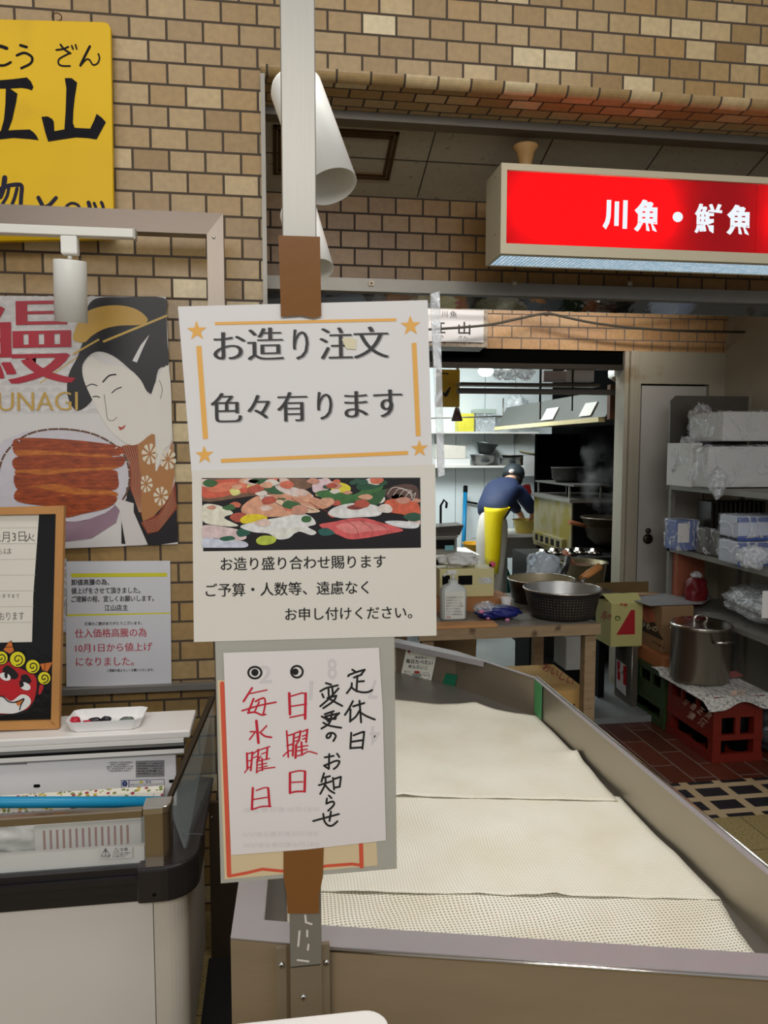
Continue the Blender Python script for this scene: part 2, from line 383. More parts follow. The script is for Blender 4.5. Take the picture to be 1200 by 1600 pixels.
# inner brick drop wall, steel ledge and glossy fascia below it
ZB = at(700, 446, 3.3).z
m = MB(BRICK2).box((X0, 3.3, ZB), (XR, 3.42, 2.95)); struct('wall_back', m)
m = MB(STEELD); a = at(700, 459, 3.26).z; b = at(700, 439, 3.26).z
m.box((X0, 3.26, a), (XR, 3.268, b)); m.box((X0, 3.268, a), (XR, 3.31, a + .006))
for px in (580, 803, 983): p = at(px, 444, 3.26); m.use(STEELW).box((p.x - .012, 3.252, p.z - .008), (p.x + .012, 3.262, p.z + .012)); m.use(CHROME).lathe([(.005, 0), (.004, .003), (0, .004)], (p.x, 3.252, p.z + .002), 10, (0, -1, 0))
struct('trim_5', m)
GLOSS = mat('mirror_polished_fascia', (190, 194, 198), .06, 1, .04, 5, .35, 5)
m = MB(GLOSS); z1 = a - .002; z0 = at(700, 481, 3.36).z
m.hexa([(X0, 3.37, z0), (XR, 3.37, z0), (XR, 3.38, z0), (X0, 3.38, z0), (X0, 3.30, z1), (XR, 3.30, z1), (XR, 3.31, z1), (X0, 3.31, z1)]); struct('trim_6', m)
# buff brick band above kitchen opening, low ceiling between
Y3 = 4.8; zh = at(800, 545, Y3).z
XO = at(972, 700, Y3).x; XA = at(632, 700, Y3).x
m = MB(BRICK3).box((X0, Y3, zh), (XR, Y3 + .1, 2.62)); struct('wall_inner', m)
m = MB(CEIL).box((X0, 3.42, 2.62), (XR, 4.9, 2.68)); struct('ceiling_inner', m)
DOORW = mat('cream_painted_panel', (176, 168, 150), .5, 0, .05, 6, stain=(158, 142, 116), sscale=5, sthr=.6)
m = MB(DOORW).box((X0, Y3, 0), (XA, Y3 + .1, zh)); struct('wall_partition', m)
# painted panel wall right of the opening, with frame mouldings
m = MB(DOORW)
d0, d1 = at(996, 800, Y3).x, at(1107, 640, Y3).x; dz = at(1050, 600, Y3).z
m.box((XO + .09, Y3, 0), (d0, Y3 + .1, zh)); m.box((d1, Y3, 0), (XR, Y3 + .1, zh)); m.box((d0, Y3, dz), (d1, Y3 + .1, zh)); struct('wall_door_side', m)
m = MB(DOORW)
for i, (xo, dy) in enumerate(((0, .0), (.03, .025), (.06, .01))): m.box((XO + xo, Y3 - dy - .012, 0), (XO + xo + .028, Y3 + .12, zh - .002))
struct('trim_7', m)
m = MB(mat('grey_white_door', (186, 182, 176), .45, 0, .03, 6)).box((d0 + .014, Y3 + .012, .02), (d1 - .012, Y3 + .05, dz - .012))
m.use(DARK).box((d0 + .002, Y3 + .055, .01), (d1 - .002, Y3 + .06, dz - .001))
dr = struct('door_1', m)
p = at(1012, 842, Y3 + .01)
m = MB(mat('bronze_lock', (74, 68, 60), .35, .8)).lathe([(.034, 0), (.034, .008), (.024, .014), (0, .015)], p, 24, (0, -1, 0)); m.lathe([(.018, 0), (.018, .01), (.01, .016), (0, .017)], p + Vector((0, 0, .055)), 20, (0, -1, 0))
O('door_lock', m, dr)
# dark header over the kitchen opening
m = MB(SOOT).box((XA, Y3 + .02, at(800, 572, Y3).z), (XO, Y3 + .16, zh)); m.use(mat('dark_bronze_rail', (58, 52, 44), .4, .5)).box((XA, Y3 + .01, at(800, 575, Y3).z - .0), (XO, Y3 + .06, at(800, 567, Y3).z)); struct('trim_8', m)
# kitchen shell
m = MB(WPANEL).box((.7, 8.8, 0), (4.0, 8.9, 2.8)); m.use(mat('panel_joint', (150, 160, 160), .6))
for px in (712, 757, 804): x = at(px, 700, 8.8).x; m.box((x - .004, 8.797, 0), (x + .004, 8.801, 2.8))
struct('wall_kitchen', m)
m = MB(WPANEL).box((.6, 4.9, 0), (.7, 8.9, 2.8)); struct('wall_kitchen_left', m)
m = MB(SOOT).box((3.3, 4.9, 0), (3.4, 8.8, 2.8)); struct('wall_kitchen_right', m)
m = MB(WPANEL).box((.6, 4.9, 2.8), (4.0, 8.9, 2.86)); struct('ceiling_kitchen', m)
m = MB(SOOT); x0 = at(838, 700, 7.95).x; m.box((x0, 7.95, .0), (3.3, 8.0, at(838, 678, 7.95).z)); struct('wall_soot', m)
# right side wall of the shop bay
m = MB(DOORW).box((3.0, 2.83, 0), (3.1, 4.8, 2.62)); struct('wall_right', m)
# floor: terrazzo arcade, inlaid border, red quarry tiles, concrete kitchen floor
TERR = brickmat('speckled_terrazzo', .2, 0, .30, .30, [(150, 130, 84), (160, 142, 96)], (84, 70, 48), joint=.002, axes='xy', offset=0, rough=.3, bump=.15, speck=(130, .35, 1.55))
INLAY = brickmat('black_inlay_tiles', .06, .02, .17, .125, [(28, 30, 34), (34, 36, 40)], (176, 152, 116), joint=.022, axes='xy', offset=0, rough=.4, bump=.1, speck=(60, .5, 1.5))
QUARRY = brickmat('red_quarry_tiles', .0, 0, .32, .125, [(86, 40, 26), (98, 48, 32), (78, 38, 26), (92, 46, 30)], (122, 104, 90), joint=.0035, axes='yx', offset=.5, rough=.35, bump=.2)
CONC = mat('wet_concrete', (128, 132, 132), .35, 0, .2, 5, .1, 30)
yb0, yb1 = atz(1120, 1278, 0).y, atz(1050, 1224, 0).y
m = MB()
def slab(mt, ya, yb): m.use(mt).box((-4, ya, -.06), (5, yb, 0))
slab(TERR, -4, yb0); slab(INLAY, yb0, yb1); slab(QUARRY, yb1, 4.15); slab(CONC, 4.15, 9)
struct('floor', m)
m = MB(CONC).box((X0 + .01, 4.12, 0), (2.22, 4.79, .035)); struct('trim_9', m)
# ------------------------------------------------------------------ fish display table
def inset(P, W):
    n = len(P); out = []
    for i in range(n):
        a, b, c = Vector(P[i - 1]), Vector(P[i]), Vector(P[(i + 1) % n])
        d1 = (b - a).normalized(); d2 = (c - b).normalized(); n1 = Vector((-d1.y, d1.x)); n2 = Vector((-d2.y, d2.x))
        p = a + n1 * W[i - 1]; q = b + n2 * W[i]; den = d1.x * d2.y - d1.y * d2.x
        t = ((q.x - p.x) * d2.y - (q.y - p.y) * d2.x) / den; out.append(p + d1 * t)
    return out
ZR, ZT = .855, .733
TP = [(-.071, 1.137), (.063, 1.098), (.87, .894), (.848, 2.356), (.668, 2.705), (.478, 2.925), (.03, 2.93), (-.02, 2.45)]
TI = inset(TP, [.05, .05, .014, .014, .05, .05, .05, .048])
TW = inset(TP, [.010] * 8)
tb = thing('display_table', 'large steel fish display table with raised rim and white mesh liner', 'display table')
def wall3(m, seg, z0, z1):
    for i in seg:
        j = (i + 1) % 8; a, b, c, d = TP[i], TP[j], TW[j], TW[i]
        m.hexa([(a[0], a[1], z0), (b[0], b[1], z0), (c.x, c.y, z0), (d.x, d.y, z0), (a[0], a[1], z1), (b[0], b[1], z1), (c.x, c.y, z1), (d.x, d.y, z1)])
    return m
FP = MB(mat('stained_front_steel', (174, 158, 136), .40, .7, .16, 5, .06, 40, stretch=(.6, 1, 3), stain=(96, 74, 50), sscale=11, sthr=.68))
O('front_panel', wall3(FP, (0, 1), .10, ZR - .003), tb)
O('side_panel', wall3(MB(STEELW), (7,), .10, ZR - .003), tb)
O('side_panel', wall3(MB(mat('satin_side_steel', (168, 160, 144), .38, .75, .06, 4)), (2,), .10, ZR - .003), tb)
O('back_panel', wall3(MB(STEELW), (3, 4, 5, 6), .45, ZR - .003), tb)
RIM = mat('satin_rim_steel', (176, 172, 174), .38, .5, .05, 20, .03, 80)
for i in range(8):
    j = (i + 1) % 8; a, b, c, d = TP[i], TP[j], TI[j], TI[i]
    m = MB(RIM)
    m.hexa([(a[0], a[1], ZR - .002), (b[0], b[1], ZR - .002), (c.x, c.y, ZR - .002), (d.x, d.y, ZR - .002), (a[0], a[1], ZR), (b[0], b[1], ZR), (c.x, c.y, ZR), (d.x, d.y, ZR)])
    if i not in (2, 3): m.hexa([(d.x, d.y, ZR - .02), (c.x, c.y, ZR - .02), (c.x, c.y + .001, ZR - .02), (d.x, d.y + .001, ZR - .02), (d.x, d.y, ZR - .002), (c.x, c.y, ZR - .002), (c.x, c.y + .001, ZR - .002), (d.x, d.y + .001, ZR - .002)])
    O('rim', m, tb)
m = MB(STEELD); m.prism([(p.x, p.y, ZT - .012) for p in TW], (0, 0, .006)); O('tray_base', m, tb)
for x, y in ((0, 1.2), (.78, 1.0), (.76, 2.3), (.1, 2.8)):
    O('leg', MB(STEELD).box((x, y, 0), (x + .035, y + .035, ZT - .013)), tb)
# front rim bright lower lip
m = MB(CHROME); a, b = Vector(TP[1]), Vector(TP[2]); m.tube([(a.x, a.y - .002, ZR - .004), (b.x, b.y - .002, ZR - .004)], .003, 8); O('rim_lip', m, tb)
m = MB(CHROME); a, b = Vector(TP[2]), Vector(TP[3]); m.tube([(a.x + .001, a.y, ZR + .001), (b.x + .001, b.y, ZR + .001)], .0035, 8); O('rim_lip', m, tb)

# mesh liner sheets
def meshmat(name, hole, sc, off):
    m = bpy.data.materials.new(name); m.use_nodes = True; nt = m.node_tree; N = nt.nodes; L = nt.links; b = N['Principled BSDF']
    tc = N.new('ShaderNodeTexCoord'); nz = N.new('ShaderNodeTexNoise'); nz.inputs['Scale'].default_value = 3.5; L.new(tc.outputs['Object'], nz.inputs[0])
    ad = N.new('ShaderNodeMix'); ad.data_type = 'RGBA'; ad.blend_type = 'LINEAR_LIGHT'; ad.inputs[0].default_value = .02
    L.new(tc.outputs['Object'], ad.inputs[6]); L.new(nz.outputs['Color'], ad.inputs[7])
    mp = N.new('ShaderNodeMapping'); mp.inputs['Location'].default_value = (5 + off, 5, 0); L.new(ad.outputs[2], mp.inputs[0])
    br = N.new('ShaderNodeTexBrick'); L.new(mp.outputs[0], br.inputs[0]); br.offset = 0; br.inputs['Scale'].default_value = 1
    br.inputs['Brick Width'].default_value = sc; br.inputs['Row Height'].default_value = sc; br.inputs['Mortar Size'].default_value = sc * .335; br.inputs['Mortar Smooth'].default_value = .25
    n2 = N.new('ShaderNodeTexNoise'); n2.inputs['Scale'].default_value = 5; n2.inputs['Detail'].default_value = 7; L.new(tc.outputs['Object'], n2.inputs[0])
    rp = N.new('ShaderNodeValToRGB'); L.new(n2.outputs[0], rp.inputs[0])
    rp.color_ramp.elements[0].position = .3; rp.color_ramp.elements[0].color = S(228, 225, 212)
    rp.color_ramp.elements[1].position = .8; rp.color_ramp.elements[1].color = S(212, 204, 180)
    mx = N.new('ShaderNodeMix'); mx.data_type = 'RGBA'; L.new(br.outputs['Fac'], mx.inputs[0]); mx.inputs[6].default_value = S(*hole); L.new(rp.outputs[0], mx.inputs[7])
    L.new(mx.outputs[2], b.inputs['Base Color']); b.inputs['Roughness'].default_value = .75
    bp = N.new('ShaderNodeBump'); bp.inputs['Strength'].default_value = .6; bp.inputs['Distance'].default_value = .002; L.new(br.outputs['Fac'], bp.inputs['Height']); L.new(bp.outputs[0], b.inputs['Normal'])
    return m
MESH1 = meshmat('liner_mesh_coarse', (140, 130, 110), .0074, 0); MESH2 = meshmat('liner_mesh_fine', (196, 190, 174), .0066, .003)
def interp(pl, t):
    k = t * (len(pl) - 1); i = min(int(k), len(pl) - 2); return Vector(pl[i]).lerp(Vector(pl[i + 1]), k - i)
def sheet(name, mt, left, right, z, label, seed, curl=(), nu=56, nv=44):
    Lw = [atz(x, y, z) for x, y in left]; Rw = [atz(x, y, z) for x, y in right]
    def fn(u, v):
        p = interp(Lw, v).lerp(interp(Rw, v), u)
        h = .0036 * noise.noise((p.x * 9 + seed, p.y * 9, 0)) + .0022 * abs(noise.noise((p.x * 18, p.y * 5 + seed, 1)))
        e = max(0, 1 - min(v, 1 - v, u, 1 - u) / .06)
        h += .002 * e * max(0, noise.noise((p.x * 14 + seed, p.y * 14, 3)))
        for (cu, cv, r, hh) in curl:
            q = math.hypot((u - cu), (v - cv)); h += hh * max(0, 1 - q / r) ** 2
        p.z = z + max(h, -.0012); return p
    return solo(name, MB(mt).grid(fn, nu, nv), label, 'mesh liner', 'white mesh liners on the display table', solid=.0012)
sheet('mesh_liner', MESH1, [(448, 1462), (448, 1384)], [(1196, 1512), (1150, 1450), (1122, 1400)], ZT, 'cream mesh liner along the front rim of the display table, nearest sheet', 3)
sheet('mesh_liner', MESH2, [(448, 1392), (434, 1232)], [(1126, 1405), (1036, 1316), (968, 1246)], ZT + .0042, 'cream mesh liner in the middle of the display table, between nearest and farthest sheets', 8, [(.62, 0, .05, .006), (.45, 0, .08, .005)])
sheet('mesh_liner', MESH2, [(434, 1240), (436, 1072)], [(966, 1252), (920, 1200), (872, 1152), (838, 1118)], ZT + .0084, 'cream mesh liner with curled edges at the far end of the display table', 15, [(.38, 0, .07, .006), (.2, 0, .06, .004), (1, .45, .10, .02), (.78, 1, .16, .022), (.35, 1, .14, .012)])
# card and green tape inside the far rim
pk, plf = Vector((TW[4].x, TW[4].y)), Vector((TW[5].x, TW[5].y))
dn = (plf - pk).normalized(); nb = Vector((-dn.y, dn.x, 0))
def back(e, k=1):
    g = onP((pk.x + nb.x * e, pk.y + nb.y * e, 0), nb); f = lambda x, y: g(x, 1010 + (y - 1010) * k); f.n = g.n; return f
b0 = back(.004, .84)
c = thing('product_card', 'small white product card with a rice bowl drawing leaning on the far table rim', 'card')
Q = [(636, 1010), (684, 1017), (673, 1079), (624, 1077)]
O('card', MB(mat('card_stock', (226, 226, 214), .5, 0, .02)).prism([b0(*q) for q in Q], nb * .001), c)
b1 = back(.0058, .84); b2 = back(.0061, .84)
m = MB(mat('card_yellow', (214, 206, 140), .5)).mark([(636, 1010.5), (684, 1017.5), (683, 1022), (635.3, 1015)], b1); m.mark([(626, 1071), (674.2, 1073.5), (673.4, 1078.6), (624.3, 1076.6)], b1); O('border_strip', m, c)
m = MB(INK).text('毎日たべたい', 634, 1041, 676, 1045, 8.2, b1, .02); m.text('めんたいこ', 638, 1050, 668, 1053.5, 6.5, b1, .015); m.text('美菜豚の', 648, 1032, 667, 1034, 4, b1)
for i in range(3): m.text('明太子ごはん'[i:i + 4], 631.5 - i * .6, 1057.5 + i * 3.4, 643 - i * .6, 1058.3 + i * 3.4, 2.5, b1)
m.stroke([(643, 1071), (656.5, 1073)], .8, b1)
m.stroke([(665 + 6.5 * math.cos(k * .42), 1065 + 6.5 * math.sin(k * .42)) for k in range(15)], .5, b1, closed=True); m.text('毎日', 661, 1065, 669, 1065.6, 3, b1); O('lettering', m, c)
m = MB(mat('bowl_grey', (140, 146, 140), .5)).mark([(644, 1060)] + [(651 + 7.2 * math.cos(a), 1061 + 9 * math.sin(a)) for a in [math.pi * (1 - k / 12) for k in range(13)]], b1); m.use(mat('roe_red', (170, 60, 50), .5)).disc(651.5, 1058, 5, 2.4, b2, rot=.1); O('bowl_drawing', m, c); m = MB(mat('logo_red', (150, 44, 52), .5)).disc(639, 1019.5, 2.4, 2.4, b1); m.text('福', 637.6, 1024.5, 641, 1024.7, 1.5, b1); O('red_logo', m, c)
GT = mat('green_cloth_tape', (20, 104, 74), .45, 0, .08, 30, .1, 200)
p = back(.003); solo('tape_patch', MB(GT).prism([p(*q) for q in [(697, 1052), (715, 1055.5), (711.5, 1068), (707.5, 1084), (693, 1083), (692, 1066)]], nb * .0012), 'dark green tape patch inside the far rim beside the small card', 'tape', 'green tape on the table rim')
cr = Vector((TW[3].x - .002, TW[3].y - .012)); 
m = MB(mat('pale_green_tape', (76, 150, 92), .45, 0, .08, 30)); zt = ZR - .003
m.box((cr.x - .0025, cr.y - .07, ZT + .01), (cr.x - .001, cr.y - .005, zt)); solo('tape_patch', m, 'light green tape strip down the inner corner of the right table rim', 'tape', 'green tape on the table rim')

# ------------------------------------------------------------------ steel post with its bracket
YP = 1.066
xl, xr = at(445, 700, YP).x, at(497, 700, YP).x
zb = at(470, 1510, YP).z
t = thing('steel_post', 'tall brushed steel post bolted to the front of the display table', 'post')
O('shaft', MB(mat('post_aluminium', (150, 147, 140), .42, .6, .05, 40, .03, 90, stretch=(8, 8, .3), stain=(160, 154, 146), sscale=5, sthr=.7)).box((xl, YP, zb), (xr, YP + .028, 3.3)), t, bevel=.0015)
m = MB(STEELW).box((xl, YP + .001, .05), (xr, YP + .028, zb - .002)); O('mount_plate', m, t)
for a, b in ((431, 447), (499.5, 515)):
    xa, xb = at(a, 1500, YP + .016).x, at(b, 1500, YP + .016).x
    O('bracket_flange', MB(STEELW).box((xa, YP + .012, .05), (xb, YP + .020, at(440, 1481, YP + .014).z)), t)
for px, py, y in ((440, 1508, YP + .012), (510, 1504, YP + .012), (474, 1558, YP + .001)):
    p = at(px, py, y); m = MB(CHROME).lathe([(.0052, 0), (.0048, .002), (.003, .0032), (0, .0036)], p, 16, (0, -1, 0))
    m.use(DARK).box((p.x - .0028, y - .0039, p.z - .0005), (p.x + .0028, y - .0034, p.z + .0005)); m.box((p.x - .0005, y - .0039, p.z - .0028), (p.x + .0005, y - .0034, p.z + .0028)); O('screw', m, t)
m = MB(mat('adhesive_residue', (214, 208, 198), .7, 0, .1))
pf = onY(YP - .0005)
for q in ([(477, 1430), (478, 1441), (487, 1444)], [(468, 1455), (466, 1478)], [(480, 1454), (480, 1463)], [(482, 1476), (481, 1484)], [(465, 1500), (482, 1502)]): m.stroke(q, 3.2, pf)
O('glue_residue', m, t)

TAPE = mat('brown_packing_tape', (128, 86, 46), .3, 0, .08, 10, .12, 12, spec=.12)
def tape(pts, Y, label):
    m = MB(TAPE).prism([at(x, y, Y) for x, y in pts], (0, -.0006, 0)); solo('packing_tape', m, label, 'tape', 'brown tape strips on the steel post')
YS = YP - .004
# ------------------------------------------------------------------ order sign (two printed sheets in clear film)
GOLD = mat('printed_gold', (234, 174, 76), .5, 0, .03)
pf = onY(YS - .0012); pg = onY(YS - .0010)
t = thing('order_sign', 'upper white printed sheet with gold stars announcing sashimi orders on the post', 'sign', 'sheets taped to the steel post')
O('sheet', MB(PAPER).prism([at(x, y, YS) for x, y in [(278, 479), (668, 469), (676, 738), (300, 745)]], (0, -.0006, 0)), t)
def K(x, y): return (270 + x / 2.857, 460 + y / 2.857)
chars = [('お', 185, 322, 291, 121), ('造', 338, 492, 293, 143), ('り', 540, 604, 290, 133), ('注', 660, 800, 289, 140), ('文', 812, 960, 285, 140),
         ('色', 174, 306, 571, 130), ('々', 336, 432, 554, 104), ('有', 470, 598, 567, 130), ('り', 648, 710, 558, 122), ('ま', 770, 868, 549, 116), ('す', 900, 1022, 548, 122)]
sh = MB(mat('print_shadow', (150, 148, 148), .5)); bl = MB(INK)
for ch, xa, xb, yb_, h in chars:
    a, b = K(xa, yb_), K(xb, yb_ - (xb - xa) * .02)
    bl.text(ch, a[0], a[1], b[0], b[1], h / 2.857, pf, -.011, .024)
    sh.text(ch, a[0] + 1.7, a[1] + 1.2, b[0] + 1.7, b[1] + 1.2, h / 2.857, pg, -.016, .026)
O('letter_shadow', sh, t); O('lettering', bl, t)
m = MB(GOLD)
for a, b, wd in (((188, 130), (998, 113), 13), ((215, 743), (1050, 707), 17), ((116, 230), (146, 645), 23), ((1077, 216), (1096, 632), 21)):
    a, b = Vector(K(*a)), Vector(K(*b)); n = (b - a).normalized(); n = Vector((-n.y, n.x)) * wd / 5.714
    m.mark([a + n, b + n, b - n, a - n], pf)
O('border', m, t)
for cx, cy, r in ((307.5, 517, 16), (641.5, 509, 16.5), (319.5, 711, 15), (655.5, 701, 14)):
    m = MB(GOLD).mark([(cx + (r if k % 2 == 0 else r * .4) * math.sin(k * math.pi / 5 - .04), cy - (r if k % 2 == 0 else r * .4) * math.cos(k * math.pi / 5 - .04)) for k in range(10)], pf); O('star', m, t)
pt = onY(YS - .002); solo('tape_scrap', MB(mat('yellowed_tape', (222, 212, 178), .3, 0, .06, 30)).prism([pt(*q) for q in [(534, 530), (544, 527), (557, 530), (556, 546), (541, 545)]], (0, -.0003, 0)), 'small yellowed tape scrap stuck over the printed title', 'tape')
# lower sheet
t = thing('sashimi_sign', 'lower white printed sheet with a sashimi photograph on the post', 'sign', 'sheets taped to the steel post')
YL = YS - .0016; pf = onY(YL - .0012)
O('sheet', MB(PAPER2).prism([at(x, y, YL) for x, y in [(300, 735), (680, 726), (682, 993), (303, 1003)]], (0, -.0006, 0)), t)
def K8(x, y): return (280 + x / 2.857, 720 + y / 2.857)
m = MB(INK)
for s_, xa, ya, xb, yb_, h in (('お造り盛り合わせ賜ります', 186, 491, 922, 478, 60), ('ご予算・人数等、遠慮なく', 119, 608, 846, 594, 60), ('お申し付けください。', 474, 714, 1040, 704, 57)):
    a, b = K8(xa, ya), K8(xb, yb_); m.text(s_, a[0], a[1], b[0], b[1], h / 2.857, pf, .003, .008)
O('lettering', m, t)
m = MB(mat('photo_black', (24, 20, 22), .4)).mark([K8(*q) for q in [(100, 77), (1076, 75), (1079, 388), (107, 404)]], onY(YL - .0008))
def food(cols, stretch=(1, 1, 1), sc=60): return mat('print_%d_%d_%d' % cols, cols, .45, 0, .5, 110, stretch=stretch)
def blobs(items):
    for i, (col, pts) in enumerate(items): m.use(food(col)); m.mark([K8(min(1076, max(101, q[0])), min(388, max(77, q[1]))) for q in crom(pts, True, 4)], onY(YL - .0009 - i * .00002))
rnd = random.Random(5)
def bit(cx, cy, r): return [(cx + r * (.7 + .5 * rnd.random()) * math.cos(a), cy + r * .5 * (.7 + .5 * rnd.random()) * math.sin(a)) for a in (0, 1.05, 2.1, 3.14, 4.2, 5.2)]
BITS = [(206, 110, 84), (222, 190, 178), (60, 100, 58), (226, 206, 196), (176, 84, 66), (48, 84, 66), (212, 160, 130), (196, 140, 120)]
blobs([(BITS[k % 8], bit(110 + rnd.random() * 950, 85 + rnd.random() * (130 if k % 3 else 200), 18 + 26 * rnd.random())) for k in range(64)])
blobs([
 ((120, 90, 70), [(105, 82), (560, 80), (560, 130), (300, 160), (105, 180)]),
 ((54, 96, 62), [(330, 82), (470, 90), (520, 130), (430, 150), (370, 120)]),
 ((200, 92, 70), [(102, 100), (190, 84), (290, 82), (350, 100), (380, 125), (330, 140), (240, 150), (170, 165), (104, 160)]),
 ((214, 120, 92), [(120, 110), (230, 95), (320, 105), (250, 130), (150, 140)]),
 ((234, 214, 130), [(225, 130), (255, 120), (275, 145), (240, 155)]), ((224, 210, 120), [(305, 110), (335, 108), (345, 130), (310, 132)]),
 ((226, 190, 194), [(600, 90), (650, 82), (690, 100), (660, 130), (600, 140)]),
 ((220, 198, 190), [(430, 110), (500, 115), (560, 135), (600, 160), (520, 160), (450, 135)]),
 ((64, 110, 60), [(610, 140), (690, 130), (780, 150), (860, 100), (910, 110), (880, 150), (790, 180), (700, 200), (640, 170)]),
 ((40, 82, 58), [(800, 100), (900, 85), (930, 100), (870, 125), (800, 130)]),
 ((52, 92, 56), [(770, 195), (850, 150), (930, 125), (915, 160), (880, 200), (820, 205)]),
 ((238, 206, 60), [(675, 118), (700, 98), (735, 100), (765, 118), (755, 140), (715, 142), (690, 138)]),
 ((90, 66, 60), [(925, 130), (990, 105), (1060, 115), (1064, 190), (990, 180), (930, 165)]),
 ((206, 98, 70), [(920, 180), (980, 170), (1066, 190), (1068, 265), (1000, 240), (930, 225)]),
 ((222, 132, 100), [(940, 195), (1000, 200), (1060, 225), (1030, 238), (960, 215)]),
 ((208, 150, 120), [(400, 150), (480, 140), (560, 150), (640, 175), (690, 190), (640, 215), (560, 200), (460, 185), (390, 175)]),
 ((214, 156, 126), [(280, 205), (330, 165), (380, 155), (450, 180), (540, 225), (500, 245), (420, 250), (330, 248), (285, 235)]),
 ((232, 190, 160), [(400, 180), (470, 175), (560, 195), (630, 225), (560, 232), (470, 208)]),
 ((236, 222, 196), [(104, 200), (160, 195), (215, 215), (240, 235), (200, 255), (265, 290), (180, 290), (106, 270)]),
 ((242, 198, 40), [(272, 262), (300, 242), (350, 238), (392, 250), (380, 268), (320, 276), (285, 280)]),
 ((214, 190, 188), [(106, 290), (180, 292), (270, 310), (300, 345), (240, 360), (160, 345), (108, 345)]),
 ((196, 200, 214), [(108, 345), (180, 350), (290, 360), (300, 385), (200, 392), (108, 395)]),
 ((44, 92, 70), [(180, 345), (230, 335), (250, 350), (200, 358)]), ((40, 88, 72), [(255, 315), (290, 300), (318, 325), (270, 340)]),
 ((236, 232, 222), [(272, 292), (360, 268), (450, 252), (540, 236), (590, 250), (610, 282), (575, 295), (612, 318), (590, 332), (530, 315), (490, 345), (440, 350), (400, 325), (330, 318)]),
 ((222, 214, 204), [(400, 320), (480, 300), (560, 300), (500, 330), (450, 345)]),
 ((176, 190, 70), [(345, 350), (375, 334), (430, 340), (425, 365), (385, 376), (350, 370)]),
 ((228, 222, 212), [(665, 235), (700, 205), (780, 188), (860, 195), (905, 215), (890, 245), (800, 252), (720, 256)]),
 ((130, 60, 56), [(750, 205), (790, 195), (830, 205), (800, 218), (760, 216)]),
 ((208, 92, 92), [(625, 285), (690, 272), (760, 258), (830, 256), (900, 275), (1000, 308), (940, 325), (830, 345), (760, 350), (720, 335), (660, 310)]),
 ((226, 128, 122), [(700, 290), (790, 270), (860, 280), (940, 305), (840, 315), (760, 325)]),
 ((40, 90, 82), [(620, 310), (660, 300), (695, 325), (640, 335)]),
 ((222, 222, 226), [(920, 270), (990, 268), (1066, 280), (1060, 300), (1000, 300), (940, 285)])])
m.use(food((226, 206, 196)))
for k in range(5): m.stroke([K8(930 + k * 26, 150 + k * 4), K8(960 + k * 24, 118 + k * 6), K8(1040, 135 + k * 12)], .8, onY(YL - .0018), True)
m.use(food((150, 70, 66)))
for k in range(3): m.stroke([K8(740 + k * 70, 262 + k * 4), K8(790 + k * 70, 300 + k * 4), K8(800 + k * 60, 340 - k * 6)], .8, onY(YL - .0018), True)
for k in range(4): m.stroke([K8(380 + k * 60, 158 + k * 4), K8(430 + k * 60, 188 + k * 5), K8(480 + k * 60, 210 + k * 5)], .9, onY(YL - .0018), True)
O('sashimi_photo', m, t)
# clear film around the sheets
t = thing('clear_sleeve', 'clear plastic sleeve around the two printed sheets, edge showing at the right', 'plastic sleeve')
Yc = YS - .0042
O('film', MB(CLEAR).prism([at(x, y, Yc) for x, y in [(272, 470), (684, 461), (690, 748), (299, 750)]], (0, -.0002, 0)), t)
O('folded_edge', MB(HAZY).prism([at(x, y, YS + .002) for x, y in [(672, 460), (686, 456), (694, 742), (684, 745)]], (0, -.004, 0)), t)
tape([(435, 368), (500, 370), (502, 494), (490, 497), (470, 493), (439, 495)], YS - .0048, 'brown tape strip above the order sign, over the top edge of the sheet')

# ------------------------------------------------------------------ closing-day notice and the laminated sheet behind
t = thing('laminated_sheet', 'grey laminated sheet with red marker border behind the closing notice', 'sign', 'sheets taped to the steel post')
Yl = YS - .0005
O('pouch', MB(mat('laminate_pouch', (182, 180, 168), .3, 0, .06, 6, alpha=.86)).prism([at(x, y, Yl) for x, y in [(336, 992), (616, 984), (620, 1357), (345, 1380)]], (0, -.0005, 0)), t)
O('cream_sheet', MB(mat('aged_cream_paper', (218, 196, 156), .55, 0, .04, 8)).prism([at(x, y, Yl - .0006) for x, y in [(340, 1063), (575, 1056), (590, 1352), (351, 1374)]], (0, -.0003, 0)), t)
m = MB(mat('orange_red_marker', (214, 88, 62), .55, 0, .12, 30)); pf = onY(Yl - .0012)
m.stroke([(347, 1068), (351, 1180), (355, 1280), (358, 1368)], 7, pf); m.stroke([(358, 1369), (385, 1364), (410, 1358), (440, 1361), (480, 1358), (510, 1353), (550, 1350), (565, 1352)], 4.6, pf); m.stroke([(565, 1354), (564, 1318)], 6.5, pf)
O('marker_border', m, t)
tape([(443, 1322), (506, 1318), (504.5, 1370), (499, 1396), (498.5, 1427), (449, 1427), (447.5, 1396), (443, 1370)], Yl - .0016, 'brown tape strip below the closing notice, wrapped on the lower post')
t = thing('closing_notice', 'white paper notice handwritten in black and red marker, taped low on the post', 'sign', 'sheets taped to the steel post')
Yn = YS - .0036
O('paper', MB(mat('thin_calendar_paper', (226, 220, 216), .5, 0, .03, 7)).prism([at(x, y, Yn) for x, y in [(349, 1020), (592, 1012), (598, 1110), (603, 1313), (480, 1327), (361, 1336)]], (0, -.0004, 0)), t)
pf = onY(Yn - .0009); pgh = onY(Yn - .0006)
GP = mat('show_through_print', (210, 204, 202), .6)
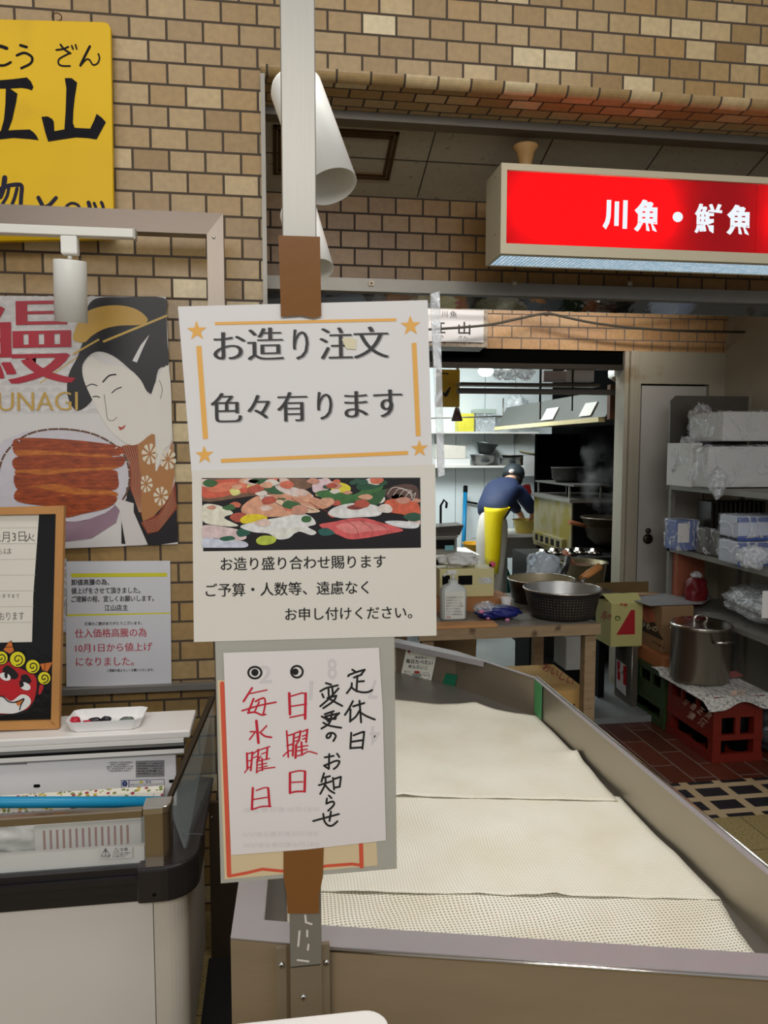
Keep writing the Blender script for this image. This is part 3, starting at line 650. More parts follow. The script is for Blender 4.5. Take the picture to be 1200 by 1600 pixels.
for ch, xa, ya, xb, h in (('8', 512, 1062, 527, 33), ('1', 490, 1064, 484, 30), ('2', 405, 1068, 425, 28), ('4', 594, 1135, 578, 30), ('7', 590, 1062, 575, 30)): O('show_through', MB(GP).text(ch, xa, ya, xb, ya - .4, h, pgh, .02), t)
for i, (xa, ya, n) in enumerate(((380, 1260, 9), (378, 1298, 11), (380, 1315, 12))): O('show_through', MB(GP).text('市町役所電話番号案内所'[:n], xa + 120, ya, xa, ya + 2, 8, pgh), t)
mb_, mr = MB(INK), MB(REDINK)
def wr(m, ox, oy, lst, wd):
    for q in lst:
        w_ = wd
        if isinstance(q[0], (int, float)): w_, q = q[0], q[1:]
        m.stroke([(ox + x / 8.571, oy + y / 8.571) for x, y in q], w_ / 8.571, pf, len(q) > 2)
L1 = [[(603, 140), (660, 175)], [(548, 228), (572, 204)], [(556, 212), (660, 172), (770, 140)], [(770, 142), (722, 204)], [(625, 245), (730, 205)], [(672, 220), (660, 430)], [(668, 300), (760, 293)], [(597, 320), (590, 372), (530, 455)], [(590, 372), (640, 412), (720, 440), (810, 440), (870, 412)],
 [(612, 560), (560, 660), (505, 745)], [(580, 670), (575, 835)], [(615, 630), (765, 585)], [(700, 555), (722, 845)], [(700, 690), (650, 770), (575, 830)], [(710, 710), (790, 760), (905, 808)],
 [(590, 985), (578, 1195)], [(620, 1020), (745, 975), (760, 1000), (738, 1200)], [(595, 1105), (735, 1085)], [(578, 1190), (738, 1180)],
 'X', [(250, 320), (320, 340)], [(175, 430), (260, 385), (410, 350)], [(285, 400), (290, 500)], [(335, 385), (345, 480)], [(200, 465), (220, 512)], [(420, 390), (300, 520), (175, 630)], [(270, 520), (390, 488)], [(390, 488), (350, 560), (215, 655)], [(290, 520), (350, 560), (470, 625)],
 [(235, 735), (355, 695)], [(195, 765), (255, 800)], [(240, 765), (430, 722)], [(425, 724), (340, 800)], [(245, 798), (380, 800)], [(250, 765), (285, 830)], [(270, 826), (385, 782)], [(330, 720), (300, 850), (190, 930)], [(215, 850), (300, 890), (455, 918)],
 [(320, 995), (305, 1040), (272, 1055), (258, 1030), (290, 992), (350, 990), (382, 1030), (350, 1095)]]
L2 = [[(235, 200), (355, 180)], [(295, 155), (290, 355)], [(290, 355), (225, 310)], [(225, 310), (300, 280), (380, 247), (432, 255), (400, 320), (355, 355)], [(400, 150), (430, 195)],
 [(225, 410), (190, 525)], [(205, 475), (305, 450)], [(155, 572), (325, 520)], [(245, 470), (240, 560), (175, 690)], [(240, 570), (300, 640), (365, 680)], [(345, 475), (360, 630)], [(360, 490), (450, 460)], [(452, 462), (435, 592)], [(375, 604), (437, 592)],
 [(290, 710), (325, 745)], [(265, 750), (255, 820)], [(255, 820), (340, 790), (357, 835), (280, 915)], [(80, 1052), (425, 958)], [(215, 955), (230, 1050), (280, 1110), (340, 1110), (405, 1055)], [(318, 925), (298, 1050)]]
k_ = L1.index('X')
m = MB(INK); wr(m, 480, 1030, L1[:k_], 27); O('handwriting_column', m, t)
m = MB(INK); wr(m, 480, 1030, L1[k_ + 1:], 27); wr(m, 480, 1160, L2, 26); O('handwriting_column', m, t)
for cx, cy, rx, ry, dx, dy, dr_ in ((242, 180, 88, 78, 242, 178, 48), (805, 168, 78, 78, 783, 168, 44)):
    A = (370, 1030); mb_ = MB(INK); mb_.stroke([(A[0] + (cx + rx * math.cos(k * .3)) / 8.571, A[1] + (cy + ry * math.sin(k * .3)) / 8.571) for k in range(21)], 27 / 8.571, pf, closed=True); mb_.disc(A[0] + dx / 8.571, A[1] + dy / 8.571, dr_ / 8.571, dr_ / 8.571, pf); O('circle_mark', mb_, t)
A = (370, 1030)
wr(mr, *A, [[(205, 385), (90, 565)], [18, (180, 460), (405, 412)], [(225, 530), (150, 720)], [24, (150, 720), (240, 710), (330, 745), (385, 738)], [24, (250, 565), (360, 520), (380, 600), (352, 740)], [22, (300, 570), (240, 700)], [22, (70, 690), (300, 620), (525, 575)],
 [36, (262, 825), (290, 1120)], [20, (180, 970), (250, 970)], [20, (250, 970), (170, 1075)], [20, (400, 890), (320, 975)], [24, (310, 980), (380, 1030), (465, 1045)],
 [36, (702, 455), (712, 735)], [20, (730, 495), (880, 450)], [36, (922, 460), (915, 795)], [20, (735, 630), (935, 600)], [20, (710, 780), (910, 740)], [18, (870, 452), (925, 460)],
 [24, (668, 960), (690, 1310)], [20, (690, 1020), (770, 1000)], [28, (765, 1000), (748, 1290)], [20, (670, 1160), (760, 1130)], [18, (620, 1298), (690, 1232), (760, 1220)],
 [20, (780, 990), (860, 960)], [26, (855, 960), (832, 1090)], [18, (785, 1050), (840, 1030)], [18, (785, 1100), (835, 1080)], [20, (880, 970), (950, 940)], [28, (945, 945), (928, 1110)], [18, (880, 1030), (935, 1010)], [18, (880, 1070), (930, 1056)],
 [22, (825, 1100), (785, 1160)], [32, (795, 1150), (785, 1320)], [18, (800, 1180), (950, 1155)], [18, (800, 1230), (940, 1205)], [28, (866, 1110), (872, 1280)], [18, (790, 1300), (880, 1275), (960, 1235), (1075, 1265)]], 28)
A = (370, 1150)
wr(mr, *A, [[28, (135, 230), (142, 440)], [16, (142, 440), (105, 490)], [18, (135, 240), (215, 215)], [28, (210, 218), (187, 460)], [18, (140, 340), (205, 320)], [18, (145, 425), (190, 415)],
 [18, (225, 235), (290, 180)], [26, (290, 182), (282, 290)], [16, (225, 290), (280, 268)], [18, (310, 185), (440, 140)], [26, (410, 160), (398, 310)], [16, (330, 240), (400, 215)], [22, (275, 310), (265, 490)], [20, (320, 270), (265, 350)], [16, (290, 335), (440, 300)], [16, (290, 385), (400, 362)], [16, (290, 430), (405, 402)], [24, (338, 300), (342, 460)], [18, (265, 482), (360, 440), (510, 420)],
 [32, (215, 695), (202, 982)], [18, (260, 730), (370, 692), (420, 695)], [32, (420, 698), (440, 940)], [18, (220, 850), (410, 820)], [20, (205, 985), (330, 945), (455, 940)],
 [34, (712, 495), (712, 762)], [20, (715, 490), (830, 465), (915, 470)], [34, (914, 475), (908, 742)], [18, (725, 620), (880, 612)], [24, (712, 760), (800, 742), (910, 740)]], 28)
O('red_handwriting', mr, t)
# ------------------------------------------------------------------ yellow hand-painted board
YB = 2.56
YEL = mat('yellow_board_paint', (228, 184, 4), .4, 0, .08, 5, .03, 30, stain=(210, 166, 8), sscale=3, sthr=.55, spec=.3)
BRUSH = mat('brush_black_paint', (24, 22, 28), .7, 0, .5, 60, spec=.15)
t = thing('shop_signboard', 'yellow wooden signboard with black brush lettering high on the left brick wall', 'signboard')
O('board', MB(YEL).prism([at(x, y, YB) for x, y in crom([(-330, 22), (-329, 21)], False, 1) + [(160, 34), (169, 36), (173, 44), (178, 373), (-330, 384)]], (0, .022, 0)), t, bevel=.003)
pf = onY(YB - .0012)
def C5(l): return [(x / 5.714, 50 + y / 5.714) for x, y in l]
m = MB(BRUSH)
m.mark(C5([(578, 412), (610, 410), (640, 412), (688, 450), (680, 510), (668, 580), (655, 700), (650, 810), (668, 858), (574, 876), (586, 700), (592, 500)]), pf)
pf2 = onY(YB - .0014); m.mark(C5([(370, 757), (425, 753), (465, 775), (480, 800), (485, 885), (580, 868), (665, 855), (805, 862), (840, 790), (862, 730), (910, 765), (945, 805), (905, 880), (862, 958), (780, 946), (680, 940), (540, 960), (430, 978), (405, 900)]), pf2)
O('kanji_lettering', m, t)
m = MB(BRUSH)
m.mark(C5([(-200, 445), (0, 430), (120, 420), (240, 405), (275, 440), (298, 490), (285, 520), (240, 505), (190, 498), (80, 505), (-200, 505)]), pf)
m.mark(C5([(52, 500), (90, 505), (155, 550), (145, 620), (110, 780), (70, 890), (5, 892), (35, 780), (48, 640)]), pf2); m.mark(C5([(-230, 895), (0, 885), (120, 875), (265, 870), (300, 895), (325, 925), (345, 965), (260, 955), (120, 945), (0, 958), (-230, 965)]), pf)
O('kanji_lettering', m, t)
def cs(m, l, wd): m.stroke(C5(l), [x / 5.714 for x in wd] if isinstance(wd, list) else wd / 5.714, pf, len(l) > 2)
m = MB(BRUSH)
for l, wd in (([(-40, 122), (10, 128), (60, 145)], 30), ([(-60, 250), (-20, 292), (40, 296), (95, 270)], 22), ([(182, 118), (238, 134)], 24), ([(150, 208), (220, 186), (285, 225), (272, 280), (190, 322)], 22),
              ([(502, 160), (560, 152), (610, 132)], 16), ([(540, 112), (575, 155), (630, 190)], 17), ([(640, 122), (652, 152)], 15), ([(674, 114), (684, 150)], 15), ([(615, 192), (530, 240), (525, 285), (560, 302), (625, 303)], 15),
              ([(802, 128), (760, 210), (718, 298)], 22), ([(722, 296), (770, 245), (800, 250), (830, 292), (870, 280), (888, 235), (878, 195)], 14)): cs(m, l, wd)
O('kana_lettering', m, t)
m = MB(mat('blue_black_paint', (44, 42, 58), .7, 0, .4, 40, spec=.15))
for l, wd in (([(42, 1300), (30, 1390), (2, 1470)], 46), ([(-40, 1400), (20, 1395), (60, 1380)], 30), ([(78, 1392), (60, 1470), (5, 1560), (-30, 1620)], 28), ([(70, 1372), (140, 1362), (192, 1375), (188, 1480), (180, 1640)], 36), ([(152, 1395), (130, 1480), (90, 1580)], 30),
              ([(342, 1478), (378, 1548), (400, 1600)], 36), ([(500, 1480), (440, 1545), (380, 1580), (470, 1640)], 34), ([(600, 1600), (590, 1560), (640, 1528), (700, 1550), (720, 1620), (660, 1680)], 24), ([(790, 1522), (802, 1570), (800, 1660)], 36), ([(840, 1528), (858, 1580), (850, 1650)], 26), ([(905, 1520), (922, 1570), (915, 1650)], 28)): cs(m, l, wd)
O('menu_lettering', m, t)
p = at(88, 31, YB); hk = [(p.x + .014 * math.sin(a), YB + .008, p.z + .012 - .012 * math.cos(a)) for a in [k * .45 for k in range(12)]]
O('hanging_hook', MB(mat('rusty_wire', (88, 62, 40), .6, .6)).tube(hk, .0018, 6), t)

# ------------------------------------------------------------------ square-pipe frame, track and spotlight
PIPE = mat('anodised_pipe', (120, 108, 98), .36, .55, .06, 30, .03, 80, stretch=(.6, 6, 6))
t = thing('pipe_frame', 'square metal pipe frame standing in front of the left brick wall', 'frame')
YF = 2.37
z1, z0 = at(200, 327, YF).z, at(200, 361, YF).z; xa, xb = at(324, 420, YF).x, at(350, 420, YF).x
O('top_rail', MB(PIPE).hexa([(-2.2, YF, z0), (xa, YF, z0), (xa, YF + .05, z0), (-2.2, YF + .05, z0), (-2.2, YF, z1), (xb, YF, z1), (xb, YF + .05, z1), (-2.2, YF + .05, z1)]), t)
O('upright', MB(mat('anodised_upright', (130, 120, 110), .36, .8, .06, 30, stretch=(6, 6, .6))).hexa([(xa, YF, 0), (xb, YF, 0), (xb, YF + .05, 0), (xa, YF + .05, 0), (xa, YF, z0), (xb, YF, z1), (xb, YF + .05, z1), (xa, YF + .05, z0)]), t)
for px, py in ((334, 371),): O('screw', MB(CHROME).lathe([(.005, 0), (.003, .002), (0, .0022)], at(px, py, YF), 12, (0, -1, 0)), t)
TRK = mat('track_white', (226, 224, 214), .4, 0, .02)
t = thing('lighting_track', 'white lighting track fixed under the pipe frame', 'track')
YT = 2.30; a, b = at(208, 371, YT), at(208, 357, YT)
O('rail', MB(TRK).box((-2.0, YT, a.z), (a.x, YT + .034, b.z)), t, bevel=.002)
O('end_cap', MB(mat('track_cap', (176, 172, 160), .5)).box((a.x, YT, a.z - .003), (a.x + .006, YT + .034, b.z + .001)), t)
LAMPW = mat('lamp_white', (230, 229, 222), .38, 0, .02, 3)
t = thing('spotlight', 'white cylinder spotlight hanging from the track in front of the eel poster', 'spotlight', 'white cylinder spotlights')
ct = at(107, 405, 2.3); cb = at(105.5, 500, 2.3)
O('adapter', MB(LAMPW).box((ct.x - .021, 2.30, at(107, 396, 2.3).z), (ct.x + .024, 2.332, a.z - .0005)), t, bevel=.004)
O('stem', MB(LAMPW).tube([(ct.x, 2.316, at(107, 398, 2.3).z), (ct.x, 2.316, ct.z + .004)], .006, 10), t)
R = at(132, 450, 2.3).x - at(106, 450, 2.3).x
ax = (Vector((cb.x, 2.34, cb.z)) - Vector((ct.x, 2.316, ct.z)))
O('lamp_body', MB(LAMPW).lathe([(0, 0), (R * .96, 0), (R, .004), (R, ax.length), (R * .93, ax.length), (R * .93, ax.length - .05), (0, ax.length - .06)], (ct.x, 2.316, ct.z), 40, ax), t)
# two more spotlights on a drop stem behind the post
def spot(pt, pb, rpx, Yt, Yb, label, n=0):
    t = thing('spotlight', label, 'spotlight', 'white cylinder spotlights')
    a, b = at(*pt, Yt), at(*pb, Yb); ax = b - a; r = rpx * pxs((Yt + Yb) / 2); l = ax.length
    O('lamp_body', MB(LAMPW).lathe([(0, .002), (r * .9, 0), (r, .012), (r, l), (r * .965, l), (r * .96, l - .09), (0, l - .11)], a, 44, ax), t)
    top = a + ax * .12
    O('stem', MB(LAMPW).tube([top + Vector((.0, .0, .0)), at(466, pt[1] - 26, Yt + .02), Vector((at(468, 300, Yt + .02).x, Yt + .02, 3.2995))], .007, 8), t)
spot((460, 132), (517, 292), 40, 1.52, 1.44, 'large white cylinder spotlight tilted behind the top of the steel post')
spot((465, 328), (492, 424), 29, 2.1, 2.02, 'smaller white cylinder spotlight tilted behind the post, just above the brown tape', 1)

# ------------------------------------------------------------------ eel poster (plain generic lady, bowl of grilled eel)
YPo = 2.590
t = thing('eel_poster', 'colour poster of grilled eel in a bowl beside a kimono lady', 'poster')
O('sheet', MB(mat('poster_paper', (218, 213, 210), .35, 0, .03, 6)).prism([at(x, y, YPo) for x, y in [(-150, 462), (259, 464), (278, 850), (100, 857), (-150, 860)]], (0, -.001, 0)), t)
def C4(l): return [(x / 3.6375, 440 + y / 3.6375) for x, y in l]
def lay(k): return onY(YPo - .0014 - .0004 * k)
m = MB(mat('poster_wave_grey', (196, 193, 192), .4))
for r in range(20):
    for c_ in range(9):
        cx, cy = -10 + c_ * 22 + (r % 2) * 11, 470 + r * 11
        if cy > 655 or cx > 150: continue
        for q in (9.5, 6.5, 3.5): m.stroke([(cx + q * math.cos(a), cy - q * .8 * math.sin(a)) for a in [k * math.pi / 6 for k in range(7)]], .9, lay(0))
O('wave_pattern', m, t)
def shape(name, rgb, pts, k, smooth=True, **kw):
    m = MB(mat('poster_' + name, rgb, .4, 0, kw.get('var', .05), kw.get('sc', 8), stretch=kw.get('st', (1, 1, 1))))
    m.mark(C4(crom(pts, True, 4) if smooth else pts), lay(k)); return O(name, m, t)
shape('black_robe', (28, 25, 28), [(690, 1330), (700, 1180), (760, 1150), (830, 1320), (1000, 1180), (1010, 1480), (880, 1500), (690, 1490)], 1, False)
shape('hair', (32, 30, 32), [(505, 130), (560, 92), (700, 88), (930, 92), (945, 180), (950, 330), (958, 470), (900, 500), (860, 640), (760, 520), (640, 420), (540, 400), (470, 470), (480, 560), (530, 660), (440, 735), (385, 650), (390, 530), (440, 430), (480, 330), (560, 270), (500, 190)], 2)
shape('face', (224, 218, 208), [(470, 500), (510, 430), (600, 470), (720, 490), (800, 560), (850, 650), (890, 560), (960, 490), (975, 880), (930, 960), (885, 1080), (880, 870), (790, 920), (730, 925), (640, 860), (570, 760), (520, 660), (480, 570)], 3)
shape('hair_comb', (206, 164, 74), [(420, 290), (470, 190), (560, 145), (680, 135), (780, 160), (840, 215), (800, 245), (680, 250), (590, 270), (520, 310), (480, 345), (420, 335)], 3)
m = MB(mat('poster_gold_pin', (206, 170, 84), .4)); m.stroke(C4([(590, 340), (760, 270), (945, 195)]), 3.6, lay(4)); m.stroke(C4([(560, 330), (420, 410)]), 3, lay(4)); m.stroke(C4([(480, 400), (230, 575)]), 1.6, lay(1)); O('hair_pin', m, t)
m = MB(PAPER).mark(C4([(850, 300), (800, 360), (752, 450), (778, 460), (812, 380)]), lay(4)); O('hair_ribbon', m, t)
m = MB(INK)
m.stroke(C4([(485, 600), (520, 583), (552, 592)]), 1.5, lay(4), True); m.stroke(C4([(585, 570), (620, 535), (658, 528)]), 2.4, lay(4), True)
m.stroke(C4([(528, 655), (548, 652), (566, 658)]), 1.6, lay(4), True); m.stroke(C4([(636, 632), (660, 612), (690, 600)]), 1.6, lay(4), True)
m.stroke(C4([(592, 640), (604, 730), (612, 780), (640, 790), (665, 770)]), .7, lay(4), True); m.stroke(C4([(905, 560), (922, 610), (912, 665)]), .7, lay(4), True)
O('face_lines', m, t)
m = MB(mat('poster_lip_red', (178, 78, 60), .4)).mark(C4([(670, 822), (692, 828), (715, 812), (706, 834), (682, 846)]), lay(4)); O('lips', m, t)
shape('kimono', (176, 122, 72), [(700, 930), (790, 920), (850, 870), (880, 860), (885, 1080), (960, 960), (980, 900), (992, 1100), (970, 1230), (820, 1390), (800, 1310), (770, 1100)], 2, False)
KF = mat('poster_kimono_flower', (226, 214, 190), .4)
for cx, cy, r in ((852, 980, 44), (955, 1010, 44), (830, 1150, 36), (915, 1220, 40)):
    m = MB(KF)
    for k in range(8): a = k * .785 + .2; m.mark(C4([(cx + r * math.cos(a - .26), cy + r * math.sin(a - .26) * 1.3), (cx + r * 1.1 * math.cos(a), cy + 1.4 * r * math.sin(a)), (cx + r * math.cos(a + .26), cy + 1.3 * r * math.sin(a + .26)), (cx + 8 * math.cos(a), cy + 10 * math.sin(a))]), lay(3))
    O('kimono_flower', m, t)
m = MB(mat('poster_sash_red', (140, 62, 42), .4))
m.mark(C4([(690, 935), (780, 930), (800, 1100), (805, 1330), (740, 1180), (735, 1030)]), lay(4)); m.mark(C4([(800, 1370), (900, 1320), (975, 1200), (995, 1130), (1006, 1290), (900, 1420), (840, 1435)]), lay(4))
m.use(mat('poster_sash_line', (206, 160, 120), .4))
for k in range(6): m.stroke(C4([(702 + k * 14, 935), (748 + k * 9, 1060), (752 + k * 9, 1180), (790 + k * 3, 1310)]), .6, lay(5), True); m.stroke(C4([(812 + k * 5, 1372 + k * 10), (910, 1330 + k * 14), (985 + k * 3, 1190 + k * 16)]), .6, lay(5), True)
O('sash', m, t)
shape('white_collar', (214, 208, 204), [(620, 1225), (690, 1240), (760, 1260), (760, 1310), (840, 1495), (715, 1500), (680, 1300)], 5, False)
# bowl and eel
m = MB(mat('poster_bowl_glaze', (206, 200, 206), .4, 0, .1, 30)).mark(C4([(-60, 1010), (20, 900), (150, 850), (350, 835), (560, 870), (700, 960), (735, 1080), (720, 1230), (640, 1380), (480, 1470), (340, 1480), (150, 1450), (10, 1300)]), lay(1))
m.use(mat('poster_bowl_shade', (150, 122, 136), .4, 0, .2, 12)).mark(C4([(330, 1370), (480, 1360), (610, 1310), (700, 1230), (660, 1370), (520, 1460), (360, 1480)]), lay(2)); O('bowl_picture', m, t)
m = MB(mat('poster_bowl_rim', (104, 72, 52), .4)); m.stroke(C4([(-20, 1250), (0, 1050), (60, 940), (180, 860), (350, 838), (540, 870), (690, 965), (735, 1090), (710, 1220), (600, 1320), (460, 1365), (340, 1368)]), 3, lay(2), True)
m.use(PAPER)
for k in range(26):
    a = -.2 + k * .17; m.stroke(C4([(360 + 362 * math.cos(math.pi + a), 1100 + 262 * math.sin(math.pi + a)), (360 + 378 * math.cos(math.pi + a), 1100 + 274 * math.sin(math.pi + a))]), 1.2, lay(3))
O('bowl_rim_picture', m, t)
def eelmat(name, c1, c2, c3):
    m = bpy.data.materials.new(name); m.use_nodes = True; nt = m.node_tree; N = nt.nodes; L = nt.links; b = N['Principled BSDF']
    tc = N.new('ShaderNodeTexCoord'); mp = N.new('ShaderNodeMapping'); mp.inputs['Scale'].default_value = (9, 1, 55); mp.inputs['Rotation'].default_value = (0, .07, 0); L.new(tc.outputs['Object'], mp.inputs[0])
    nz = N.new('ShaderNodeTexNoise'); nz.inputs['Scale'].default_value = 2.2; nz.inputs['Detail'].default_value = 8; nz.inputs['Roughness'].default_value = .65; L.new(mp.outputs[0], nz.inputs[0])
    r = N.new('ShaderNodeValToRGB'); L.new(nz.outputs[0], r.inputs[0]); e = r.color_ramp.elements
    e[0].position = .3; e[0].color = S(*c1); e[1].position = .62; e[1].color = S(*c2); q = e.new(.72); q.color = S(*c3)
    L.new(r.outputs[0], b.inputs['Base Color']); b.inputs['Roughness'].default_value = .4; return m
E1 = eelmat('poster_eel_skin', (96, 36, 18), (176, 78, 30), (226, 156, 104)); E2 = eelmat('poster_eel_gold', (140, 62, 20), (206, 120, 44), (232, 176, 120))
for i, (mt, pts) in enumerate(((E1, [(75, 905), (150, 888), (350, 895), (560, 915), (690, 940), (700, 985), (560, 990), (350, 985), (200, 975), (90, 985)]),
                  (E2, [(95, 960), (250, 960), (450, 975), (600, 985), (640, 1000), (520, 1020), (330, 1030), (120, 1000)]),
                  (E1, [(85, 1000), (250, 985), (450, 990), (600, 1000), (705, 995), (690, 1050), (560, 1065), (350, 1075), (200, 1085), (88, 1070)]),
                  (E2, [(100, 1070), (300, 1065), (500, 1058), (680, 1050), (560, 1085), (300, 1110), (110, 1100)]),
                  (E1, [(90, 1090), (250, 1100), (430, 1080), (640, 1070), (670, 1110), (660, 1180), (520, 1190), (300, 1200), (110, 1190)]),
                  (E2, [(110, 1180), (300, 1150), (480, 1180), (640, 1190), (660, 1220), (500, 1240), (250, 1230)]),
                  (E1, [(100, 1180), (200, 1170), (420, 1210), (640, 1215), (660, 1250), (600, 1290), (470, 1320), (370, 1340), (340, 1290), (100, 1250)]))):
    O('eel_picture', MB(mt).mark(C4(crom(pts, True, 4)), lay(3 + i * .5)), t)
m = MB(mat('poster_crimson', (176, 28, 48), .4, 0, .08)); m.text('鰻', -55, 601, 114, 598, 134, lay(6), -.008, .024); O('large_kanji', m, t)
m = MB(mat('poster_letter_gold', (196, 160, 78), .4)); m.text('UNAGI', -2, 642, 121, 641, 29, lay(6), -.015, .018); O('romaji_lettering', m, t)

# ------------------------------------------------------------------ price notices on the wall
YN = 2.594
pf = onY(YN - .0016)
t = thing('price_notice', 'price notice with a yellow bar and black text below the poster', 'notice', 'price notices on the brick wall')
O('sheet', MB(mat('notice_paper', (214, 214, 218), .4, 0, .02)).prism([at(x, y, YN) for x, y in [(104, 877), (266, 876), (267, 966), (105, 968)]], (0, -.001, 0)), t)
O('yellow_bar', MB(mat('notice_yellow', (212, 206, 50), .5)).mark([(111, 896), (261, 895), (261, 901), (111, 902)], pf), t)
O('yellow_bar', MB(MATS['notice_yellow']).mark([(105, 960), (266, 957), (266, 959), (105, 963)], pf), t)
def CN(x, y): return (x / 3.75, 780 + y / 3.75)
def lines(par, nm, mt, L_, **k):
    for s_, xa, ya, xb, yb_, h in L_:
        a, b = CN(xa, ya), CN(xb, yb_); O(nm, MB(mt).text(s_, a[0], a[1], b[0], b[1], h / 3.75, pf, k.get('off', .008), k.get('serif', .01)), par)
lines(t, 'text_line', INK, [('卸値高騰の為、', 418, 505, 640, 503, 36), ('値上げをさせて頂きました。', 418, 555, 822, 551, 36), ('ご理解の程、宜しくお願いします。', 418, 604, 902, 598, 36), ('江山店主', 612, 655, 750, 653, 36)])
pf = onY(YN - .0034)
t = thing('price_notice', 'price notice with large red text, just under the yellow bar notice', 'notice', 'price notices on the brick wall')
O('sheet', MB(MATS['notice_paper']).prism([at(x, y, YN - .002) for x, y in [(103, 963), (267, 959), (268, 1070), (104, 1073)]], (0, -.0009, 0)), t)
RT = mat('notice_red', (186, 60, 76), .5)
lines(t, 'red_text', RT, [('仕入価格高騰の為', 440, 812, 858, 806, 52), ('10月1日から値上げ', 442, 898, 892, 888, 50), ('になりました。', 446, 978, 785, 974, 50)], off=.0, serif=.012)
lines(t, 'text_line', INK, [('日頃のご愛好ありがとうございます。', 497, 740, 832, 735, 20), ('ご理解の程よろしくお願いいたします。', 626, 1013, 902, 1007, 17)])
t = solo('clear_sleeve', MB(HAZY).prism([at(x, y, YN + .002) for x, y in [(96, 873), (104, 873), (104, 988), (97, 988)]], (0, -.002, 0)), 'clear plastic sleeve edge left of the white price notices', 'plastic sleeve')
m = MB(mat('grey_ledge', (128, 124, 118), .5, .3)); a, b = at(95, 1083, 2.56), at(400, 1073, 2.56); m.box((a.x, 2.565, at(200, 1083, 2.565).z), (X0 - .001, 2.598, at(200, 1074, 2.565).z)); struct('trim_10', m)

# ------------------------------------------------------------------ chest freezer
t = thing('chest_freezer', 'white chest freezer with black bumper band and glass surround', 'freezer')
YFf, YFb = 1.86, 2.335
XF = -.222; XL = -1.75
zb0, zb1 = at(150, 1410, YFf).z, at(150, 1356, YFf).z
zrail = at(150, 1283, YFf).z; zrt = at(150, 1270, YFf).z
def rrect(x0, x1, y0, y1, r, n=8):                 # rounded at the front right corner
    return [(x0, y0)] + [(x1 - r + r * math.sin(a), y0 + r - r * math.cos(a)) for a in [k * math.pi / 2 / n for k in range(n + 1)]] + [(x1, y1), (x0, y1)]
FW = mat('freezer_white', (222, 216, 208), .35, 0, .015, 4, stain=(206, 198, 186), sscale=7, sthr=.7)
def loop(m, pts, z0, z1): return m.prism([(x, y, z0) for x, y in pts], (0, 0, z1 - z0))
xs = at(241, 1480, YFf).x
m = loop(MB(FW), [(XL, YFf), (xs - .001, YFf), (xs - .001, YFb), (XL, YFb)], .06, zb0 - .001); O('front_cabinet', m, t)
m = loop(MB(mat('freezer_corner_white', (212, 204, 190), .4, 0, .03, 5)), rrect(xs + .001, XF, YFf, YFb, .05), .06, zb0 - .001); O('corner_panel', m, t)
m = loop(MB(DARK), rrect(XL + .02, XF - .02, YFf + .03, YFb - .02, .04), .0, .06); O('plinth', m, t)
hh = zb1 - zb0
O('side_bumper', MB(BLACKP).hexa([(XF - .02, YFf + .12, zb1 - .03), (XF + .028, YFf + .12, zb1 - .03), (XF + .028, YFb, zb1 - .03), (XF - .02, YFb, zb1 - .03), (XF - .02, YFf + .12, zb1 + .012), (XF + .036, YFf + .12, zb1 + .004), (XF + .036, YFb, zb1 + .004), (XF - .02, YFb, zb1 + .012)]), t, bevel=.006)
for (e, q0, q1) in ((.010, 0, .30), (.016, .30, .62), (.026, .62, .80), (.012, .80, 1.0)):
    m = loop(MB(BLACKP), rrect(XL, XF + e, YFf - e, YFb + .0, .055 + e), zb0 + hh * q0, zb0 + hh * q1 - .0015); O('bumper_band', m, t)
xc0, xc1 = at(213, 1380, YFf - .03).x, XF
m = loop(MB(mat('black_corner_cap', (40, 36, 36), .25, 0, .1, 20)), rrect(xc0, XF + .030, YFf - .030, YFf + .20, .085), zb0 + .002, zb1 + .004); O('corner_cap', m, t, bevel=.008)
p = at(241, 1398, YFf - .03); O('screw', MB(DARK).lathe([(.005, 0), (.003, .002), (0, .0022)], p, 12, (0, -1, 0)), t)
BRONZE = mat('bronze_chrome', (172, 158, 138), .22, .95, .05, 20, stretch=(1, 4, 4))
xp0, xp1 = at(226, 1300, YFf).x, at(266, 1300, YFf).x
O('corner_post', loop(MB(BRONZE), rrect(xp0, xp1, YFf, YFf + .05, .022), zb1 - .01, zrt - .014), t)
O('corner_bracket', loop(MB(CHROME), rrect(xp0 - .004, xp1 + .003, YFf - .003, YFf + .055, .024), zrt - .014, zrt + .006), t, bevel=.004)
O('glass_rail', MB(BRONZE).box((XL, YFf, zrail), (xp0 - .004, YFf + .022, zrt)), t, bevel=.003)
zrb = at(333, 1090, YFb - .02).z
q = [(xp1 - .016, YFf + .055), (xp1 - .004, YFf + .055), (at(336, 1088, YFb).x, YFb), (at(330, 1088, YFb).x - .004, YFb)]
m = MB(mat('dark_bronze', (84, 76, 66), .3, .8)); m.hexa([(x, y, (zrt - .012) if i < 2 else zrb - .012) for i, (x, y) in enumerate(q)] + [(x, y, zrt if i < 2 else zrb) for i, (x, y) in enumerate(q)]); O('side_rail', m, t)
GLASS = mat('freezer_glass', (225, 235, 232), .03, 0, .01, alpha=.12, spec=.8)
O('front_glass', MB(GLASS).box((XL, YFf + .006, zb1 - .004), (xp0, YFf + .010, zrail)), t)
m = MB(mat('side_glass', (190, 205, 205), .03, 0, .01, alpha=.22, spec=.8)); m.hexa([(XF - .008, YFf + .055, zb1), (XF - .003, YFf + .055, zb1), (q[2][0] - .002, YFb, zb1), (q[3][0] + .003, YFb, zb1), (xp1 - .012, YFf + .055, zrt - .012), (xp1 - .008, YFf + .055, zrt - .012), (q[2][0] - .004, YFb, zrb - .012), (q[3][0] + .002, YFb, zrb - .012)]); O('side_glass', m, t)
